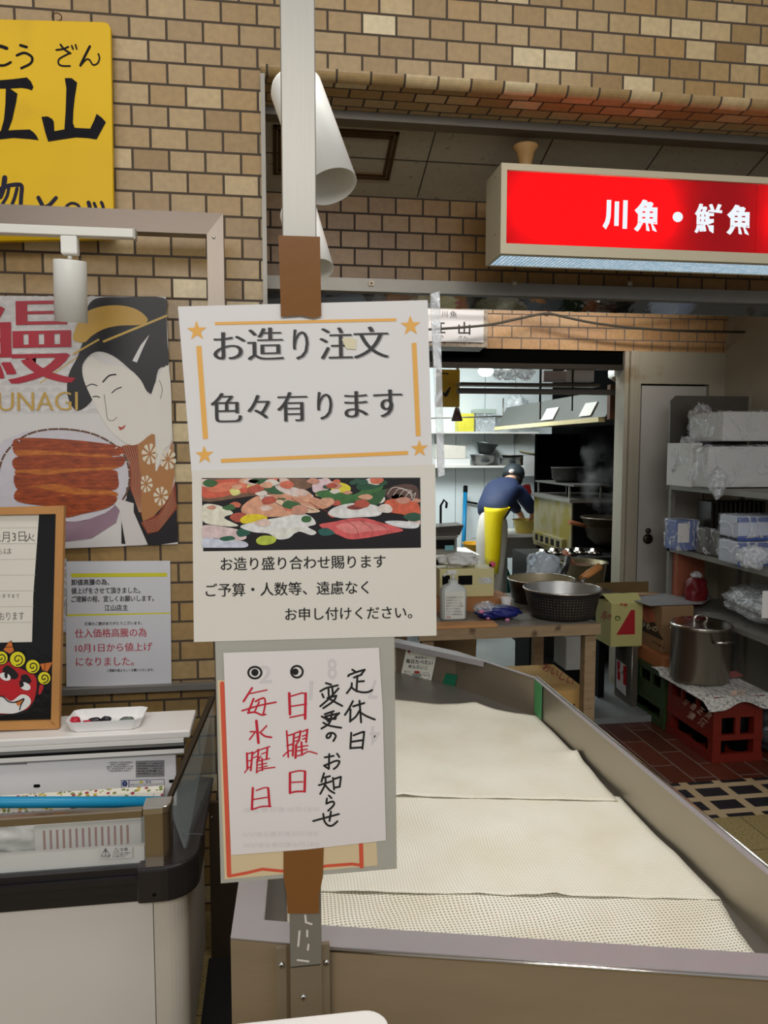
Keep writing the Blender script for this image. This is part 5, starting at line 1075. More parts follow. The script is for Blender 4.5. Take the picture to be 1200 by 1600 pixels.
a, b = at(744, 646, 8.55), at(774, 646, 8.55); O('body', MB(HAZY).box((a.x, 8.55, zA + .0005), (b.x, 8.74, a.z)), t); O('lid', MB(mat('lid_grey', (170, 180, 170), .4)).box((a.x - .01, 8.54, a.z), (b.x + .01, 8.75, at(744, 639, 8.55).z)), t, bevel=.006)
p = at(806, 640, 8.5); solo('plastic_bag', MB(HAZY).blob((p.x, 8.5, zA + .22), (.15, .10, .2), 40, .3, 2.2, 4), 'big clear plastic bag standing at the right of the upper kitchen shelf', 'bag')
m = MB(STEELD).tube([(at(660, 652, 8.3).x, 8.3, at(660, 654, 8.3).z), (at(800, 650, 8.3).x, 8.3, at(800, 650, 8.3).z)], .008, 8); m.tube([(at(786, 640, 8.3).x, 8.3, at(786, 622, 8.3).z), (at(786, 640, 8.3).x, 8.3, at(786, 668, 8.3).z)], .008, 8); m.tube([(at(786, 640, 8.3).x, 8.3, at(786, 652, 8.3).z), (at(786, 640, 8.3).x, 8.797, at(786, 652, 8.3).z)], .008, 8); solo('wire_rail', m, 'thin steel wire rail in front of the upper kitchen shelf', 'rail')
def lbowl(name, px, r, h, Y, z, mt, label, cat, prof=None, tilt=(0, 0, 1), group=None):
    p = at(px, 700, Y); prof = prof or [(r * .45, 0), (r * .8, h * .35), (r, h), (r * 1.04, h), (r * .96, h - .01), (r * .76, h * .38), (r * .4, .012)]
    return solo(name, MB(mt).lathe(prof, (p.x, Y, z), 32, tilt), label, cat, group)
BS = mat('bowl_steel', (150, 152, 150), .25, .85, .1, 20)
lbowl('mixing_bowl', 755, .155, .125, 8.62, zB + .001, BS, 'large steel mixing bowl on the lower kitchen shelf', 'bowl')
WIRE = mat('sieve_wire', (120, 126, 124), .35, .8, .25, 90)
p = at(757, 700, 8.62); solo('strainer', MB(WIRE).lathe([(.06, 0), (.085, .03), (.14, .13), (.146, .13), (.135, .12), (.08, .03), (.055, .012)], (p.x, 8.62, zB + .129), 32, (.16, 0, 1)), 'wire strainer tilted on top of the large mixing bowl', 'strainer')
lbowl('basin', 798, .125, .085, 8.62, zB + .001, BS, 'wide steel basin right of the mixing bowl on the lower shelf', 'basin', [(.11, 0), (.12, .01), (.128, .085), (.136, .085), (.124, .08), (.115, .014)])
lbowl('pan_lid', 800, .12, .03, 8.62, zB + .09, mat('lid_dark', (90, 84, 74), .4, .6), 'dark pan resting on the wide steel basin', 'pan', [(.1, 0), (.125, .03), (.13, .03), (.1, .008)])
onshelf(zB, 820, 712, 837, 8.55, .15, CARD, 'carton', 'brown carton at the right end of the lower kitchen shelf', 'box')
za = at(820, 712, 8.55).z
p = at(826, 702, 8.62); solo('wicker_tray', MB(mat('wicker', (196, 186, 150), .6, 0, .2, 60)).lathe([(.0, .0), (.10, .004), (.12, .02), (.122, .024), (.10, .01), (0, .006)], (p.x, 8.62, za + .012), 28, (.2, 0, 1)), 'pale wicker tray lying on the brown carton', 'tray')
onshelf(zB, 680, 717, 735, 8.52, .2, PAPER, 'paper_stack', 'flat stack of white sheets on the lower kitchen shelf', 'paper')
a, b = at(682, 694, 8.5), at(728, 697, 8.5); z_ = at(690, 716.5, 8.5).z
m = MB(mat('cream_board', (214, 206, 194), .5)).hexa([(a.x, 8.52, z_), (b.x, 8.52, z_), (b.x, 8.66, z_), (a.x, 8.66, z_), (a.x, 8.52, a.z), (b.x, 8.52, b.z), (b.x, 8.66, b.z), (a.x, 8.66, a.z)]); m.use(mat('tube_inside', (140, 128, 116), .6)).hexa([(b.x + .0006, 8.522, z_ + .008), (b.x + .001, 8.522, z_ + .008), (b.x + .001, 8.65, z_ + .008), (b.x + .0006, 8.65, z_ + .008), (b.x + .0006, 8.522, b.z - .01), (b.x + .001, 8.522, b.z - .01), (b.x + .001, 8.65, b.z - .01), (b.x + .0006, 8.65, b.z - .01)])
solo('carton', m, 'white carton lying on the stack of white sheets', 'box')
m = MB(PAPER).pbox(819, 712, 836, 744, 8.46, .03); solo('paper_pack', m, 'white paper pack hanging below the right end of the lower shelf', 'paper')
solo('dish_cloth', MB(mat('red_cloth', (206, 52, 54), .7)).blob(at(822, 768, 7.62), (.055, .03, .075), 5, .3, 2, 3), 'red cloth hanging beside the bent worker', 'cloth')
# broom and left side clutter
t = thing('broom', 'bright blue handled broom leaning on the white kitchen wall', 'broom')
a, b = at(727, 770, 8.6), at(724, 858, 8.3); O('handle', MB(mat('broom_blue', (20, 128, 178), .4)).tube([b, a], .024, 10), t); O('grip', MB(DARK).tube([a + (a - b) * .0, a + (a - b) * .12], .026, 10), t)
fz = .0; d = (b - a); k_ = (.12 - b.z) / d.z; e = b + d * k_; O('lower_handle', MB(MATS['broom_blue']).tube([b, e], .024, 10), t); O('brush', MB(mat('bristle', (60, 70, 70), .9)).hexa([(e.x - .14, e.y - .03, .001), (e.x + .14, e.y - .03, .001), (e.x + .14, e.y + .03, .001), (e.x - .14, e.y + .03, .001), (e.x - .1, e.y - .02, .14), (e.x + .1, e.y - .02, .14), (e.x + .1, e.y + .02, .14), (e.x - .1, e.y + .02, .14)]), t)
m = MB(DARK).tube([at(729, 784, 8.76), at(746, 787, 8.76)], .012, 8); m.tube([at(729, 784, 8.796), at(729, 784, 8.72)], .012, 8); solo('wall_hook', m, 'black hook bracket on the white wall beside the broom', 'hook')
t = thing('side_counter', 'low white counter at the left inside the kitchen, under the scale', 'counter')
YC = 6.3; zc_ = at(700, 868, YC).z
a, b = at(640, 868, YC), at(750, 868, YC); O('top', MB(WHITEP).box((a.x, YC, zc_ - .02), (b.x, YC + .5, zc_)), t); O('body', MB(DARK).box((a.x + .02, YC + .02, .05), (b.x - .02, YC + .48, zc_ - .021)), t)
for x in (a.x + .03, b.x - .06): O('foot', MB(DARK).box((x, YC + .05, 0), (x + .03, YC + .4, .049)), t)
t = thing('kitchen_scale', 'grey scale with dark display on the low kitchen counter', 'scale')
a, b = at(672, 838, YC + .05), at(714, 838, YC + .05); zt_ = a.z
O('body', MB(mat('scale_grey', (130, 126, 116), .4, .2)).box((a.x, YC + .05, zc_ + .0005), (b.x, YC + .3, zt_ - .012)), t); O('platform', MB(STEEL).box((a.x - .01, YC + .04, zt_ - .0115), (b.x + .01, YC + .31, zt_)), t)
a, b = at(676, 858, YC + .049), at(710, 843, YC + .049); O('display', MB(DARK).box((a.x, YC + .047, a.z), (b.x, YC + .0495, b.z)), t); a, b = at(695, 860, YC + .048), at(709, 852, YC + .048); O('keypad', MB(mat('keypad_teal', (110, 160, 162), .5)).box((a.x, YC + .044, a.z), (b.x, YC + .0465, b.z)), t)
m = MB(mat('dark_tray', (72, 66, 62), .4)).hexa([at(672, 834, YC + .08), at(718, 834, YC + .08), at(718, 834, YC + .08) + Vector((0, .2, 0)), at(672, 834, YC + .08) + Vector((0, .2, 0)), at(668, 822, YC + .06), at(725, 818, YC + .06), at(725, 818, YC + .06) + Vector((0, .26, 0)), at(668, 822, YC + .06) + Vector((0, .26, 0))])
dz_ = zt_ + .0006 - min(v.z for v in m.v)
for v in m.v: v.z += dz_
solo('roasting_pan', m, 'dark flared pan sitting on the scale', 'pan')
p = at(692, 800, 6.72); m = MB(DARK).lathe([(.05, 0), (.055, .06), (.02, .14), (.02, .16)], (p.x - .02, 6.72, zc_ + .0006), 20); m.tube([(p.x - .02, 6.72, zc_ + .15), (p.x - .02, 6.72, at(690, 790, 6.72).z), (p.x + .01, 6.72, at(690, 781, 6.72).z), (p.x + .035, 6.72, at(690, 786, 6.72).z), (p.x + .03, 6.72, at(690, 794, 6.72).z)], .011, 8); solo('black_kettle', m, 'black long-necked kettle behind the scale', 'kettle')
t = thing('bucket', 'yellow bucket on the kitchen floor behind the worker leg', 'bucket'); p = atz(747, 930, 0); p = Vector((at(744, 860, 7.7).x, 7.7, 0)); O('shell', MB(mat('bucket_yellow', (206, 150, 30), .4)).lathe([(.10, 0), (.14, .62), (.15, .62), (.13, .60), (.09, .02)], p, 24), t); O('handle', MB(STEELD).tube([p + Vector((.14 * math.cos(k), 0, .61 + .06 * math.sin(k))) for k in [i * math.pi / 8 for i in range(9)]], .004, 6), t)
# right counter, basin
t = thing('prep_counter', 'steel prep counter with pale board where the worker bends', 'counter')
YPc = 7.3; zP = at(810, 835, YPc).z; a, b = at(787, 836, YPc), at(880, 836, YPc)
O('top', MB(WHITEP).box((a.x, YPc, zP - .03), (3.25, YPc + .55, zP)), t); O('front', MB(STEEL).box((a.x + .01, YPc + .02, at(800, 872, YPc).z), (3.24, YPc + .05, zP - .031)), t)
for x in (a.x + .02, 3.15): O('leg', MB(STEELD).box((x, YPc + .06, 0), (x + .04, YPc + .1, zP - .031)), t); 
for x in (a.x + .02, 3.15): O('leg', MB(STEELD).box((x, YPc + .45, 0), (x + .04, YPc + .49, zP - .031)), t)
lbowl('wash_basin', 826, .14, .12, YPc + .16, zP + .001, mat('basin_yellow', (208, 180, 84), .4), 'yellow round basin on the prep counter', 'basin', [(.11, 0), (.12, .01), (.145, .13), (.16, .13), (.135, .12), (.105, .014)])
for i, px in enumerate((790, 808)): p = at(px, 880, 7.5); solo('gas_bottle', MB(mat('bottle_green', (22, 84, 72), .35)).lathe([(.05, 0), (.055, .02), (.055, .3), (.03, .36), (.02, .38), (.02, .44), (0, .44)], (p.x, 7.5, .0), 20), ('left', 'right')[i] + ' one of two dark green bottles under the prep counter', 'bottle', 'green bottles under the counter')
# range hood
HOOD = mat('hood_steel', (84, 84, 80), .45, .5, .08, 6)
t = thing('range_hood', 'long stainless range hood receding along the kitchen right side', 'range hood')
XH = 2.345; zh0, zh1 = at(938, 651, 5.2).z, at(938, 606, 5.2).z
O('canopy', MB(HOOD).hexa([(XH, 5.2, zh0), (3.25, 5.2, zh0), (3.25, 7.85, zh0), (XH, 7.85, zh0), (XH + .10, 5.2, zh1), (3.25, 5.2, zh1), (3.25, 7.85, zh1), (XH + .10, 7.85, zh1)]), t)
O('lower_lip', MB(mat('lip_cream', (206, 190, 140), .4)).box((XH - .03, 5.25, zh0 - .035), (XH + .02, 7.85, zh0 - .001)), t)
O('end_panel', MB(mat('brown_end_board', (88, 56, 34), .6, 0, .2)).box((XH + .01, 5.15, zh0 - .02), (3.25, 5.199, zh1 + .02)), t)
for px in (846, 905): x0, x1 = atx(px, 640, XH), atx(px + 18, 640, XH); O('filter_plate', MB(mat('pale_plate', (214, 210, 202), .4)).hexa([(XH - .004, x0.y, zh0 + .02), (XH + .002, x0.y, zh0 + .02), (XH + .002, x1.y, zh0 + .02), (XH - .004, x1.y, zh0 + .02), (XH + .05, x0.y, zh1 - .08), (XH + .056, x0.y, zh1 - .08), (XH + .056, x1.y, zh1 - .08), (XH + .05, x1.y, zh1 - .08)]), t)
O('hanger_rod', MB(DARK).tube([(XH + .3, 5.6, zh1), (XH + .3, 5.6, 2.799)], .008, 6), t); O('hanger_rod', MB(DARK).tube([(XH + .3, 7.4, zh1), (XH + .3, 7.4, 2.799)], .008, 6), t)
m = MB(CHROME).hexa([at(960, 588, 5.05), at(984, 604, 5.05), at(984, 604, 5.05) + Vector((0, .1, 0)), at(960, 588, 5.05) + Vector((0, .1, 0)), at(960, 577, 5.05), at(984, 576, 5.05), at(984, 576, 5.05) + Vector((0, .1, 0)), at(960, 577, 5.05) + Vector((0, .1, 0))]); m.box((at(970, 577, 5.1).x, 5.08, at(970, 578, 5.1).z), (at(976, 577, 5.1).x, 5.12, 2.799)); solo('duct_cowl', m, 'small shiny metal cowl at the upper right of the kitchen opening', 'duct')
# cooker
t = thing('cooker', 'tall stained stainless cooker with slotted base in the kitchen', 'cooker')
XK, YK2, YKf = 2.40, 5.92, 6.82; fX = onX(XK)
zk0, zk1 = atx(895, 872, XK).z, atx(895, 786, XK).z
SST = mat('stained_cooker_steel', (150, 142, 112), .4, .6, .2, 6, stretch=(4, 4, .6), stain=(140, 126, 56), sscale=5, sthr=.5)
O('body', MB(SST).box((XK, YK2, zk0), (XK + .62, YKf, zk1)), t); O('near_end', MB(DARK).box((XK + .01, YK2 - .012, zk0), (XK + .62, YK2 - .001, zk1)), t); O('top_lip', MB(STEELD).box((XK - .025, YK2 - .02, zk1), (XK + .63, YKf + .02, zk1 + .03)), t)
q0, q1 = fX(838, 846), fX(884, 843); zs0 = fX(884, 860).z; g = O('slotted_base', MB(SST).box((XK - .035, q1.y, zs0), (XK - .001, q0.y, q1.z)), t)
for k in range(5): y = q1.y + .05 + k * (q0.y - q1.y - .06) / 5; O('slot', MB(DARK).box((XK - .037, y, zs0 + .015), (XK - .0351, y + .07, q1.z - .02)), g)
for y in (YK2 + .02, YKf - .06):
    for x in (XK + .02, XK + .56): O('leg', MB(DARK).box((x, y, 0), (x + .04, y + .04, zk0)), t)
zst = atx(895, 760, XK).z
for y in (YK2 + .06, YKf - .1):
    for x in (XK, XK + .27): O('stand', MB(STEELD).box((x, y, zk1 + .03), (x + .014, y + .014, zst)), t)
O('stand_top', MB(mat('sooty_steel', (84, 82, 78), .5, .4, .2)).box((XK - .01, YK2 - .06, zst), (XK + .30, YKf - .05, zst + .014)), t)
solo('stock_pan', MB(mat('pan_dark', (62, 60, 60), .4, .4)).lathe([(.10, 0), (.14, .03), (.15, .13), (.155, .13), (.14, .11), (.1, .02)], (XK + .14, 6.35, zst + .0145), 28), 'dark round pan on top of the cooker stand', 'pan')
# stove with steaming pot
t = thing('stove', 'black gas stove with round burners on the right of the kitchen', 'stove')
YSv = 5.3; zv = at(900, 872, YSv).z; a, b = at(838, 872, YSv), at(985, 872, YSv)
O('body', MB(mat('stove_iron', (40, 38, 36), .5, .4, .2)).box((a.x, YSv, .08), (b.x, YSv + .56, zv)), t)
for x in (a.x + .03, b.x - .08): O('leg', MB(DARK).box((x, YSv + .05, 0), (x + .05, YSv + .5, .079)), t)
for k in range(5): p = at(852 + k * 20, 866, YSv + .12); O('burner', MB(CHROME).lathe([(.05, 0), (.06, .02), (.035, .03), (.03, .05), (0, .05)], (p.x, YSv + .16 + .05 * (k % 2), zv), 20), t)
p = at(956, 850, 5.62); R0 = 46 * pxs(5.6)
m = MB(mat('pot_blackened', (74, 66, 52), .35, .5, .3, 8)).lathe([(R0 * .55, 0), (R0 * .8, .05), (R0, .20), (R0 * 1.06, .20), (R0 * 1.06, .215), (R0 * .95, .205), (R0 * .75, .06)], (p.x, 5.66, zv + .052), 36); t = thing('steaming_pot', 'blackened pot with wooden handle steaming at the edge of the doorway', 'pot'); O('body', m, t); O('handle', MB(mat('handle_wood', (150, 92, 54), .6)).tube([(p.x - R0 * 1.0, 5.62, zv + .20), (p.x - R0 - .16, 5.56, zv + .24)], [.014, .018], 10), t); O('broth', MB(mat('broth', (120, 96, 60), .1)).lathe([(R0 * .96, 0), (0, .0002)], (p.x, 5.66, zv + .19), 28), t)
sm = bpy.data.materials.new('steam'); sm.use_nodes = True; nt = sm.node_tree; nt.nodes.clear(); v = nt.nodes.new('ShaderNodeVolumeScatter'); nz = nt.nodes.new('ShaderNodeTexNoise'); nz.inputs['Scale'].default_value = 6; nz.inputs['Detail'].default_value = 4; r = nt.nodes.new('ShaderNodeMapRange'); r.inputs[1].default_value = .46; r.inputs[2].default_value = .72; r.inputs[3].default_value = 0; r.inputs[4].default_value = 3.4
tc = nt.nodes.new('ShaderNodeTexCoord'); nt.links.new(tc.outputs['Object'], nz.inputs[0]); nt.links.new(nz.outputs[0], r.inputs[0]); nt.links.new(r.outputs[0], v.inputs['Density']); o_ = nt.nodes.new('ShaderNodeOutputMaterial'); nt.links.new(v.outputs[0], o_.inputs['Volume'])
solo('steam', MB(sm).blob((p.x - .05, 5.7, zv + .62), (.2, .16, .34), 4, .2, 1.6, 3), 'white steam rising from the blackened pot', 'steam', kind='stuff')
# ------------------------------------------------------------------ the worker
def skin(name, pts, edges, parent, m, root=0, sub=2):
    me = bpy.data.meshes.new(name); c = Vector(pts[root][0]); me.from_pydata([Vector(p[0]) - c for p in pts], edges, []); me.materials.append(m)
    o = bpy.data.objects.new(name, me); COL.objects.link(o); o.location = c
    if parent: o.parent = parent
    s = o.modifiers.new('skin', 'SKIN'); s.use_smooth_shade = True
    for i, p in enumerate(pts):
        r = p[1]; r = (r, r) if not isinstance(r, tuple) else r
        me.skin_vertices[0].data[i].radius = r; me.skin_vertices[0].data[i].use_root = (i == root)
    q = o.modifiers.new('sub', 'SUBSURF'); q.levels = sub; q.render_levels = sub
    return o
wk = thing('person', 'worker bending over the counter in navy jacket, dark cap and yellow apron', 'person')
YWk = 7.05
def W(px, py, dy): return at(px, py, YWk + dy)
hipc = W(768, 800, 0)
B = [(hipc, (.10, .08)), (W(776, 783, .10), (.13, .10)), (W(787, 765, .22), (.135, .10)), (W(795, 754, .32), (.08, .08)), (W(798, 749, .38), (.055, .055)), (W(802, 745, .46), (.085, .095)), (W(805, 750, .54), (.06, .06)),
     (W(807, 763, .20), .06), (W(822, 782, .22), .046), (W(832, 800, .32), .034), (W(833, 806, .36), (.036, .018)),
     (W(782, 757, .38), .06), (W(795, 782, .52), .046), (W(812, 802, .56), .034), (W(815, 807, .60), (.036, .018)),
     (W(760, 818, 0), .075), (W(757, 868, .0), .055), (Vector((W(757, 900, 0).x, YWk + .02, .09)), .045), (Vector((W(757, 900, 0).x + .02, YWk + .16, .035)), (.045, .03)),
     (W(779, 818, .06), .075), (W(777, 868, .10), .055), (Vector((W(776, 900, 0).x, YWk + .12, .09)), .045), (Vector((W(776, 900, 0).x + .03, YWk + .27, .035)), (.045, .03))]
E_ = [(0, 1), (1, 2), (2, 3), (3, 4), (4, 5), (5, 6), (2, 7), (7, 8), (8, 9), (9, 10), (2, 11), (11, 12), (12, 13), (13, 14), (0, 15), (15, 16), (16, 17), (17, 18), (0, 19), (19, 20), (20, 21), (21, 22)]
for base in (10, 14):                              # five fingers and a thumb side
    h0 = B[base][0]
    for k in range(5):
        a_ = (k - 2) * .35; ln = (.045, .055, .06, .055, .045)[k] if k else .05
        f1 = h0 + Vector((.018 * (k - 2) + .01, .03, -.03)); f2 = f1 + Vector((.012 * math.sin(a_), ln * .4, -ln * .7))
        n = len(B); B.append((f1, .0095)); B.append((f2, .008)); E_ += [(base, n), (n, n + 1)]
n = len(B); B.append((B[5][0] + Vector((.09, -.03, -.01)), .022)); E_.append((5, n))
n = len(B); B.append((B[6][0] + Vector((.045, .03, -.02)), .016)); E_.append((6, n))
SK = mat('skin', (206, 158, 128), .5, 0, .05)
skin('body', B, E_, wk, SK)
NAVY = mat('navy_cloth', (30, 42, 74), .7, 0, .15, 12, .15, 30)
J = [(W(764, 812, -.03), (.175, .145)), (W(774, 786, .08), (.175, .14)), (W(785, 768, .18), (.18, .15)), (W(792, 757, .28), (.12, .11)),
     (W(808, 765, .18), .085), (W(824, 785, .20), .07), (W(832, 799, .30), .056), (W(783, 760, .36), .08), (W(796, 783, .50), .066), (W(811, 800, .55), .054)]
skin('jacket', J, [(0, 1), (1, 2), (2, 3), (2, 4), (4, 5), (5, 6), (2, 7), (7, 8), (8, 9)], wk, NAVY)
TR = [(W(770, 790, .04), (.125, .10)), (W(767, 806, 0), (.135, .11)), (W(758, 830, 0), .095), (W(756, 868, .0), .08), (Vector((W(757, 900, 0).x, YWk + .02, .10)), .075), (W(780, 830, .06), .095), (W(778, 868, .10), .08), (Vector((W(776, 900, 0).x, YWk + .12, .10)), .075)]
skin('trousers', TR, [(0, 1), (1, 2), (2, 3), (3, 4), (1, 5), (5, 6), (6, 7)], wk, mat('pale_trousers', (206, 200, 190), .8, 0, .06, 10, .2, 20))
for i in (17, 21):
    p = B[i][0]; O('boot', MB(mat('boot_dark', (40, 44, 46), .4)).blob((p.x + .02, p.y + .07, .058), (.062, .14, .055), i, .04, 1, 3).lathe([(.06, 0), (.062, .12), (.055, .12)], (p.x, p.y, .06), 16), wk)
apr = MB(mat('yellow_rubber_apron', (232, 206, 16), .3, 0, .06, 6, .2, 9))
rows = [(794, 763, 801, .16), (801, 763, 796, .15), (812, 762.5, 790, .14), (830, 762.5, 788, .13), (850, 763, 786.5, .13), (872, 763.5, 785, .12), (897, 765, 782, .11)]
bs = len(apr.v); NR = 20
for py, xa, xb, dep in rows:
    a, b = at(xa, py, 6.86), at(xb, py, 6.86); cx, rx = (a.x + b.x) / 2, (b.x - a.x) / 2
    for k in range(NR): th = math.pi * 2 * k / NR; apr.v.append(Vector((cx + rx * math.cos(th) * (1 + .03 * math.sin(5 * th + py)), 6.99 + dep * math.sin(th) - .02, a.z)))
for i in range(len(rows) - 1):
    for k in range(NR): apr.face([bs + i * NR + k, bs + i * NR + (k + 1) % NR, bs + (i + 1) * NR + (k + 1) % NR, bs + (i + 1) * NR + k], True)
O('apron', apr, wk, solid=.006)
hd = B[5][0]
O('hair', MB(mat('dark_hair', (34, 30, 28), .6)).blob(hd + Vector((-.01, -.03, -.02)), (.095, .09, .10), 2, .05, 3, 3), wk)
cp = MB(mat('dark_cap', (38, 46, 50), .6, 0, .1)).lathe([(.112, -.02), (.114, .02), (.10, .07), (.06, .105), (0, .115)], hd + Vector((0, 0, .02)), 28, (.15, .25, 1)); O('cap', cp, wk)
O('cap_brim', MB(MATS['dark_cap']).blob(hd + Vector((.05, .13, .02)), (.08, .07, .012), 1, 0, 1, 2), wk)
O('cap_badge', MB(PAPER).blob(hd + Vector((-.05, -.10, .06)), (.03, .012, .022), 6, .2, 2, 2), wk)

# ------------------------------------------------------------------ work table and its load
YT0, YT1 = 3.42, 4.24
zT = at(930, 975, YT0).z
t = thing('work_table', 'worn low wooden work table in front of the kitchen opening', 'table')
xa, xb = at(655, 980, YT0).x, at(939, 980, YT0).x
O('top', MB(mat('scuffed_table_top', (132, 126, 116), .5, .15, .2, 6, stain=(98, 86, 70), sscale=9, sthr=.58)).box((xa, YT0 + .02, zT - .012), (xb - .006, YT1, zT)), t)
O('front_rail', MB(WOOD).box((xa, YT0, zT - .052), (xb, YT0 + .019, zT - .001)), t)
for x in (xa + .02, xb - .065):
    for y in (YT0 + .03, YT1 - .08): O('leg', MB(WOOD).box((x, y, 0), (x + .055, y + .055, zT - .0125)), t)
a, b = at(660, 984, YT0 + .02), at(778, 968, YT0 + .0)
solo('card_strip', MB(mat('tan_card_tiles', (190, 138, 88), .7, 0, .2, 10)).box((a.x, YT0 + .004, zT + .0005), (b.x, YT0 + .09, zT + .014)), 'tan cardboard strip along the front left edge of the work table', 'cardboard')
# colander
yb_ = YT0 + .19; p = at(878, 950, yb_); R0 = 62 * pxs(yb_) * 1.02
def perf():
    m = bpy.data.materials.new('perforated_black'); m.use_nodes = True; nt = m.node_tree; N = nt.nodes; L = nt.links; b = N['Principled BSDF']
    tc = N.new('ShaderNodeTexCoord'); sp = N.new('ShaderNodeSeparateXYZ'); L.new(tc.outputs['Object'], sp.inputs[0]); at2 = N.new('ShaderNodeMath'); at2.operation = 'ARCTAN2'; L.new(sp.outputs[1], at2.inputs[0]); L.new(sp.outputs[0], at2.inputs[1])
    ml = N.new('ShaderNodeMath'); ml.operation = 'MULTIPLY'; ml.inputs[1].default_value = .19; L.new(at2.outputs[0], ml.inputs[0]); cb = N.new('ShaderNodeCombineXYZ'); ad = N.new('ShaderNodeMath'); ad.operation = 'ADD'; ad.inputs[1].default_value = 2; L.new(ml.outputs[0], ad.inputs[0]); L.new(ad.outputs[0], cb.inputs[0]); L.new(sp.outputs[2], cb.inputs[1])
    br = N.new('ShaderNodeTexBrick'); br.offset = 0; br.inputs['Scale'].default_value = 1; br.inputs['Brick Width'].default_value = .0165; br.inputs['Row Height'].default_value = .0135; br.inputs['Mortar Size'].default_value = .0042; L.new(cb.outputs[0], br.inputs[0])
    br.inputs['Color1'].default_value = S(112, 106, 96); br.inputs['Color2'].default_value = S(84, 80, 72); br.inputs['Mortar'].default_value = S(38, 37, 36)
    gt = N.new('ShaderNodeMath'); gt.operation = 'LESS_THAN'; gt.inputs[1].default_value = .115; L.new(sp.outputs[2], gt.inputs[0])
    mx = N.new('ShaderNodeMix'); mx.data_type = 'RGBA'; L.new(gt.outputs[0], mx.inputs[0]); mx.inputs[6].default_value = S(40, 39, 38); L.new(br.outputs[0], mx.inputs[7]); L.new(mx.outputs[2], b.inputs['Base Color']); b.inputs['Roughness'].default_value = .45; b.inputs['Metallic'].default_value = .3; return m
t = thing('colander', 'black perforated round colander with a shiny inside on the work table', 'colander')
H0 = .142
O('outer_shell', MB(perf()).lathe([(R0 * .70, 0), (R0 * .80, .006), (R0 * .86, .03), (R0 * .985, H0)], (p.x, yb_, zT + .0006), 56, top=False), t)
O('inner_shell', MB(mat('colander_inside', (186, 186, 184), .32, .7, .1, 30)).lathe([(0, .008), (R0 * .78, .009), (R0 * .845, .032), (R0 * .97, H0 - .004), (R0 * .985, H0 + .001)], (p.x, yb_, zT + .0006), 56, top=False), t)
O('rim', MB(CHROME).tube([(p.x + R0 * math.cos(k * math.pi / 24), yb_ + R0 * math.sin(k * math.pi / 24), zT + H0) for k in range(48)], .0045, 8, closed=True), t)
g = O('handle_bracket', MB(STEELD).tube([(p.x + R0 * .78, yb_ + R0 * .62, zT + H0), (p.x + R0 * .98, yb_ + R0 * .82, zT + H0 + .025)], .01, 8), t)
a = Vector((p.x + R0 * .86, yb_ + R0 * .8, zT + H0 + .02)); O('handle', MB(mat('handle_beech', (190, 128, 70), .5, 0, .1)).tube([a, a + Vector((.05, .02, .02)), a + Vector((.12, .05, .05))], [.016, .021, .02], 14), t)
t = thing('frying_pan', 'wide dark pan with black handle behind the colander', 'pan')
yp = YT0 + .62; p = at(840, 915, yp); R1 = 54 * pxs(yp)
hp = .125
O('body', MB(mat('pan_outer', (58, 46, 36), .3, .6, .3, 6)).lathe([(R1 * .78, 0), (R1 * .88, .02), (R1, hp)], (p.x, yp - .06, zT + .0006), 48, top=False), t); O('inside', MB(mat('pan_inner', (160, 148, 118), .4, .2, .15)).lathe([(0, .01), (R1 * .8, .012), (R1 * .98, hp)], (p.x, yp - .06, zT + .0006), 48, top=False), t); O('rim', MB(CHROME).tube([(p.x + R1 * math.cos(k * math.pi / 20), yp - .06 + R1 * math.sin(k * math.pi / 20), zT + hp) for k in range(40)], .004, 8, closed=True), t)
O('handle', MB(BLACKP).tube([(p.x + R1 * .9, yp + .05, zT + hp - .01), (p.x + R1 * 1.15, yp + .12, zT + hp + .03), (p.x + R1 * 1.4, yp + .2, zT + hp + .07)], [.016, .018, .02], 12), t)
# pump bottle
t = thing('pump_bottle', 'translucent pump bottle with a printed white label on the work table', 'bottle')
yq = YT0 + .17; a, b = at(691, 930, yq), at(731, 930, yq); zb_ = zT + .0006; zs_ = at(711, 918, yq).z
BOT = mat('bottle_plastic', (206, 212, 208), .25, 0, .03, alpha=.9)
cx = (a.x + b.x) / 2; hw = (b.x - a.x) / 2
m = MB(BOT); secs = [(hw * .96, .038, zb_), (hw, .042, zb_ + .006), (hw, .042, zs_ - .02), (hw * .8, .036, zs_), (hw * .36, .022, zs_ + .012), (hw * .32, .020, zs_ + .03), (0.001, .001, zs_ + .031)]; bs = len(m.v); NR = 28
def sup(c_): return math.copysign(abs(c_) ** .5, c_)
for rx, ry, z_ in secs: m.v += [Vector((cx + rx * sup(math.cos(2 * math.pi * k / NR)), yq + .045 + ry * sup(math.sin(2 * math.pi * k / NR)), z_)) for k in range(NR)]
for i in range(len(secs) - 1):
    for k in range(NR): m.face([bs + i * NR + k, bs + i * NR + (k + 1) % NR, bs + (i + 1) * NR + (k + 1) % NR, bs + (i + 1) * NR + k], True)
m.face([bs + k for k in range(NR)][::-1]); O('bottle', m, t)
g = O('label', MB(mat('bottle_label', (226, 226, 216), .5)).box((cx - hw * .78, yq + .0008, at(711, 967, yq).z), (cx + hw * .78, yq + .0025, at(711, 924, yq).z)), t)
m = MB(mat('label_print', (120, 120, 116), .5)); pf = onY(yq - .0004)
for k in range(7): m.text('手指消毒用アルコール製剤使用上の注意'[k:k + 9], 697, 935 + k * 4.4, 725 - (k * 5) % 7, 935 + k * 4.4, 3, pf)
m.use(mat('label_red', (190, 60, 60), .5)).text('消毒', 697, 966, 704, 966, 3, pf); O('label_text', m, g)
